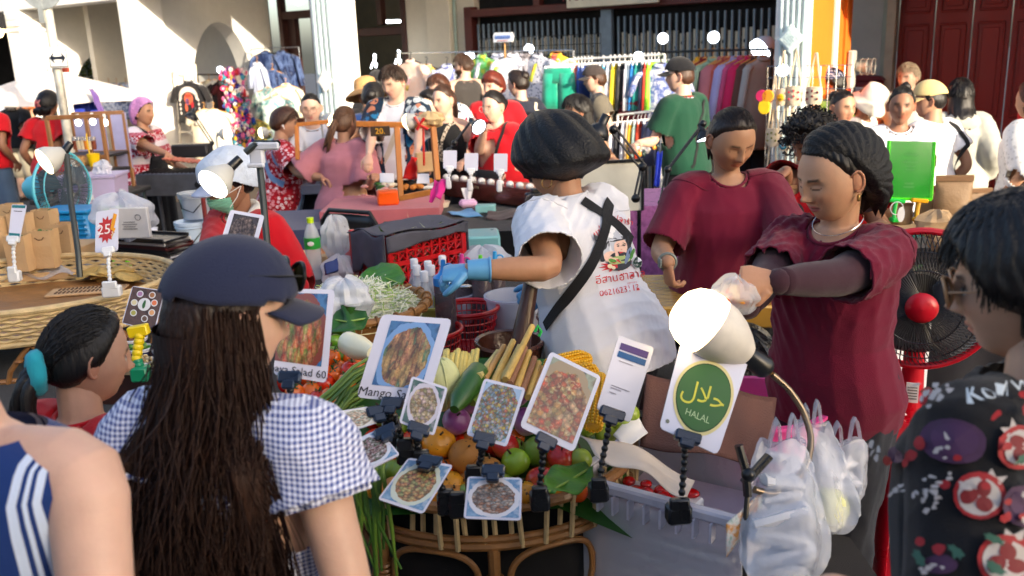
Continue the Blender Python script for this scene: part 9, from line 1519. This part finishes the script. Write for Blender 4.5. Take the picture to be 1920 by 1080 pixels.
pbag('bread_bag','clear bag of orange bread behind the water bottle',PZ(603,480,.80),(.07,.05,.05),M('orange bread film',(214,150,100),.4,alpha=.9),17);pbag('plastic_bag','crumpled white plastic bag left of the red crate',PZ(640,512,.80),(.09,.07,.09),FILMW,18);pbag('plastic_bag','clear plastic bag of paper cups by the folding chair',PD(628,445,4.9),(.08,.06,.11),FILM,19);pbag('plastic_bag','large milky bag lying behind the blue gloves',PZ(905,490,.82),(.14,.09,.08),FILMW,21);flatpx('kraft_tray','shallow card tray with packs beside the water bottle','tray',560,495,.76,(.34,.2,.06),6,KRAFT);t=sheet('tissue_pack','navy and turquoise tissue pack beside the plastic bag','tissue pack',(PD(608,495,4.35),PD(632,485,4.4),PD(634,508,4.38),PD(611,515,4.33)),ink((30,50,110)),.002,2,solid=.02)
card('white framed photo card of noodles on the lamp post before the vendor',((432,393),(496,404),(478,470),(414,452)),(3.45,3.45,3.4,3.4),food('dark noodle print',[(40,36,40),(60,50,54),(30,28,30)],[(90,80,76),(60,50,50),(130,110,100),(50,44,44)],9,(.5,.45),.5,(60,54,56),long=.5,seed=11),(.14,.10,.88,.90))
flatpx('blue_tub','pale teal tub beside the red crate behind the cook','tub',880,468,.76,(.36,.26,.10),3,plastic('teal plastic',(110,168,176)),.012)
# ---- right stall: green sign, kraft pouches, teal basket, coils, fan, red stool
cloth_table('counter of kraft pouches behind the maroon shirted women',1.15,2.75,4.1,4.9,.93,cloth('dark cloth',(36,34,40)),.8,seed=13);flatpx('wooden_board','bare wooden board along the front of the pouch counter','board',1690,432,.935,(.66,.06,.05),3,M('pale board',(190,164,130),.7,stretch=(.1,1,1)))
PCH=M('kraft foil pouch',(176,140,100),.45,0,.1,6,.6,14);
def pouch(label,px,ytop,ybot,d,w,seed):
 B,T=PD(px,ybot,d),PD(px,ytop,d);h=T.z-B.z;t=thing('kraft_pouch',label,'pouch',B,R(rnd.uniform(-10,10)),'kraft pouches on the counter');k=20;R_=[]
 for z,a,b in((0,.46,.26),(.1,.5,.30),(.4,.5,.26),(.65,.48,.17),(.80,.49,.07),(.86,.5,.02),(1,.5,.012)):R_.append([(w*a*math.copysign(abs(math.cos(x))**.6,math.cos(x)),w*b*math.sin(x)*(1+.12*math.sin(3*x+seed+z*5)),h*z)for x in np.linspace(0,2*math.pi,k,endpoint=False)])
 g=G();ringmesh(g,R_,k);g.build('pouch',PCH,t,50);g=G();g.box((0,-.008,h*.93),(w*.98,.004,h*.10));g.build('seal',M('kraft seal',(160,120,84),.6),t)
for q in((1783,325,416,4.2,.165,'large kraft pouch with a crimped top at the right of the counter'),(1738,345,420,4.3,.12,'kraft pouch behind the yellow clip'),(1690,378,420,4.35,.10,'short kraft pouch behind the green clip'),(1655,372,420,4.45,.10,'kraft pouch right of the red shirt'),(1468,345,412,4.35,.12,'kraft pouch between the two maroon shirts, left one'),(1500,350,412,4.45,.10,'kraft pouch between the two maroon shirts, right one'),(1830,350,420,4.4,.13,'kraft pouch by the hair at the right edge')):pouch(q[5],q[0],q[1],q[2],q[3],q[4],q[0])
GA=M('green acrylic',(4,150,14),.15,0,.03,4,alpha=.93,coat=.5);o_=PD(1705,380,4.05)
def gx(t,P,nn,X,Yv):
 fm=ink((60,150,60))
 for i,(v,w_)in enumerate(((.22,.30),(.35,.34),(.42,.26),(.48,.22),(.72,.22),(.78,.26))):g=G();g.add([bil(P,u,y)+nn*.0015 for u,y in((.5-w_/2,v),(.5+w_/2,v),(.5+w_/2-.03,v+.028),(.5-w_/2+.02,v+.028))],[(0,1,2,3)]);g.build('faint_lettering',fm,t,0)
 g=G();[g.box((P[a]+P[b])/2,(.012,.012,(P[b]-P[a]).length),rot=Vector((0,0,1)).rotation_difference(P[b]-P[a]).to_matrix())for a,b in((0,3),(1,2),(3,2))];g.build('bright_edge',M('painted edge glow',(90,240,20),.3),t)  # edge glow of the acrylic is put in as a brighter green
card('tall bright green acrylic menu board over the kraft pouches',((1667,264),(1752,266),(1746,374),(1659,372)),(4.05,4.05,4.05,4.05),None,(),extra=gx,edge=GA,rounded=.01,name='menu_board')
for px,m,lb in((1678,plastic('bright green plastic',(20,200,70)),'green clip stand holding up the green menu board'),(1721,plastic('amber plastic',(244,176,10)),'amber clip stand holding up the green menu board')):t=thing('clip_stand',lb,'clip',PD(px,412,4.05));o_=PD(px,412,4.05);g=G();g.box(PD(px+3,376,4.04)-o_,(.075,.025,.018),rot=Matrix.Rotation(.12,3,'Y'),bev=.004);g.build('jaw',m,t);g=G();g.tube([PD(px+2,380,4.04)-o_,PD(px-1,396,4.04)-o_,PD(px-2,412,4.04)-o_],.009,8);g.build('stem',m,t);g=G();g.box((0,0,0),(.04,.04,.02),bev=.005);g.build('foot',m,t)
t=thing('tag','small white oval tag hanging on a white loop by the green clip','tag',PD(1689,402,3.98));g=G();g.prism(ell(0,0,.016,.034,0,16),.004,Matrix.Rotation(R(90),4,'X'));g.build('tag',plastic('white plastic',(230,230,232)),t);g=G();g.torus((-.02,0,.028),.028,.0022,20,5,ax=(0,1,0));g.build('loop',plastic('white plastic',(230,230,232)),t)
TEA=plastic('teal basket plastic',(40,140,140));p=PZ(1700,448,.90);t=thing('basket','teal plastic basket with square holes under the counter board','basket',p-Vector((0,0,.02)),R(3));g=G();W3_,D3,H3=.34,.2,.085;[g.box(c,s_,bev=.003)for c,s_ in(((0,-D3/2,H3),(W3_,.014,.016)),((0,D3/2,H3),(W3_,.014,.016)),((-W3_/2,0,H3),(.014,D3,.015)),((W3_/2,0,H3),(.014,D3,.015)))];g.build('rim',TEA,t);g=G();[g.box((0,y,.012+.018*i),(W3_,.005,.006))for i in range(4)for y in(-D3/2,D3/2)];[g.box((-W3_/2+.017*i,y,H3/2),(.006,.006,H3))for i in range(21)for y in(-D3/2,D3/2)];g.box((0,0,.003),(W3_,D3,.006));g.build('lattice',TEA,t)['kind']='stuff'
p=PZ(1685,462,.86);t=thing('rattan_coil','coiled rattan mat stack beside the teal basket','mat',p);g=G();[g.torus((0,0,.012*i),.10-.012*(i%2),.008,30,6)for i in range(5)];g.build('coil',RATL,t)
for i,(px,py,lb)in enumerate(((1755,420,'torn kraft paper sheet sticking up behind the fan'),(1775,448,'crumpled kraft bag right of the teal basket'),(1800,440,'crumpled kraft bag next to the black haired person'))):pbag('paper_ball',lb,PD(px,py,3.7),(.08,.06,.055),KRAFT,30+i,'paper',n=10)
pbag('plastic_bag','clear bag of packs between the two maroon shirted women',PD(1462,415,3.95),(.07,.06,.07),FILM,24);pbag('backpack','black bag at the elbow of the heavier woman',PD(1470,440,3.9),(.10,.09,.13),cloth('black cloth',(24,24,27)),25)
p=PD(1726,562,2.95);t=thing('standing_fan','black and red standing fan between the maroon woman and the right edge','fan',(p.x,p.y,0),R(-22));z=p.z;RF=plastic('red fan plastic',(200,20,40));rf=.228
g=G();g.torus((0,-.0,z),rf,.012,50,8,ax=(0,1,0));g.build('guard_ring',RF,t);g=G();[g.tube([(.045*math.cos(a),-.10,z+.045*math.sin(a)),(.12*math.cos(a+.16),-.095,z+.12*math.sin(a+.16)),(.19*math.cos(a+.32),-.06,z+.19*math.sin(a+.32)),(rf*math.cos(a+.4),0,z+rf*math.sin(a+.4))],.0016,4)for a in np.linspace(0,2*math.pi,90,endpoint=False)];[g.torus((0,y,z),r,.002,40,5,ax=(0,1,0))for r,y in((.12,-.096),(.175,-.075))];g.build('front_guard',CLIPB,t)['kind']='stuff'
g=G();[g.tube([(.05*math.cos(a),.10,z+.05*math.sin(a)),(.17*math.cos(a),.085,z+.17*math.sin(a)),(rf*math.cos(a),.0,z+rf*math.sin(a))],.0016,4)for a in np.linspace(0,2*math.pi,70,endpoint=False)];g.build('back_guard',CLIPB,t)['kind']='stuff';g=G();g.lathe([(.001,.024),(.03,.02),(.046,.006),(.05,0)],26,c=(0,-.10,z),ax=(0,-1,0));g.build('badge',RF,t)
g=G()
for a0 in(.3,2.4,4.5):g.grid(lambda u,v:((.04+.15*u)*math.cos(a0+(v-.5)*(1.1-.1*u)),.02+.035*(v-.5),z+(.04+.15*u)*math.sin(a0+(v-.5)*(1.1-.1*u))),8,8)
g.build('blades',M('grey smoky blade',(60,62,70),.3,alpha=.9),t,180,solid=.003);g=G();g.lathe([(.001,0),(.07,.01),(.08,.1),(.05,.16),(.001,.165)],26,c=(0,.06,z),ax=(0,1,0));g.build('motor',CLIPB,t);g=G();g.tube([(0,.10,.3),(0,.10,z-.06)],[.05,.03],14);g.lathe([(.001,.06),(.05,.06),(.17,.03),(.19,.0)],30,c=(0,.08,0));g.build('stand',RF,t)
g=G();g.box((.0,.045,z-.34),(.04,.006,.07));[g.box((0,.04,z-.36+.01*i),(.03,.004,.003),1)for i in range(5)];g.build('label',[plastic('white plastic',(230,230,232)),ink((120,120,120))],t)
p=PZ(1695,800,.62);RS=plastic('red stool plastic',(196,10,34),.3);t=thing('stool','glossy red plastic stool with a key ring on it at the right','stool',(p.x,p.y,0),R(15));g=G();g.box((0,0,.60),(.36,.30,.04),bev=.018);g.box((0,0,.56),(.33,.27,.05),bev=.01);g.build('seat',RS,t);[(lambda g:(g.tube([(sx*.14,sy*.11,.57),(sx*.18,sy*.15,0)],[(.035,.016),(.03,.014)],8),g.build('leg',RS,t)))(G())for sx in(-1,1)for sy in(-1,1)]
p=PZ(1690,772,.63);t=thing('key_ring','white oval key ring lying on the red stool','key ring',p);g=G();g.torus((0,0,0),.03,.005,30,6,sx=1.3,sy=.8);g.tube([(.03,0,0),(.05,-.01,.001),(.06,-.02,0)],.003,5);g.build('ring',plastic('white plastic',(230,230,232)),t)
p=PZ(1672,760,.3);t=thing('plastic_chair','white plastic chair leg corner under the fan','chair',(1.52,3.15,0),R(20));WCH=plastic('white plastic',(230,230,232));g=G();g.box((0,0,.42),(.4,.4,.025),bev=.01);g.build('seat',WCH,t);[(lambda g:(g.box((sx*.18,sy*.18,.205),(.04,.04,.41),bev=.006),g.build('leg',WCH,t)))(G())for sx in(-1,1)for sy in(-1,1)];g=G();g.box((0,.19,.63),(.4,.02,.36),bev=.01);g.build('backrest',WCH,t)
g=G();g.box((0,0,.004),(.09,6,.004));o=g.build('lane_marking',M('worn white road paint',(190,190,186),.8,0,.3,12),None);o.location=(2.2,3.6,0);o.rotation_euler=(0,0,R(-60));tag(o,kind='structure')
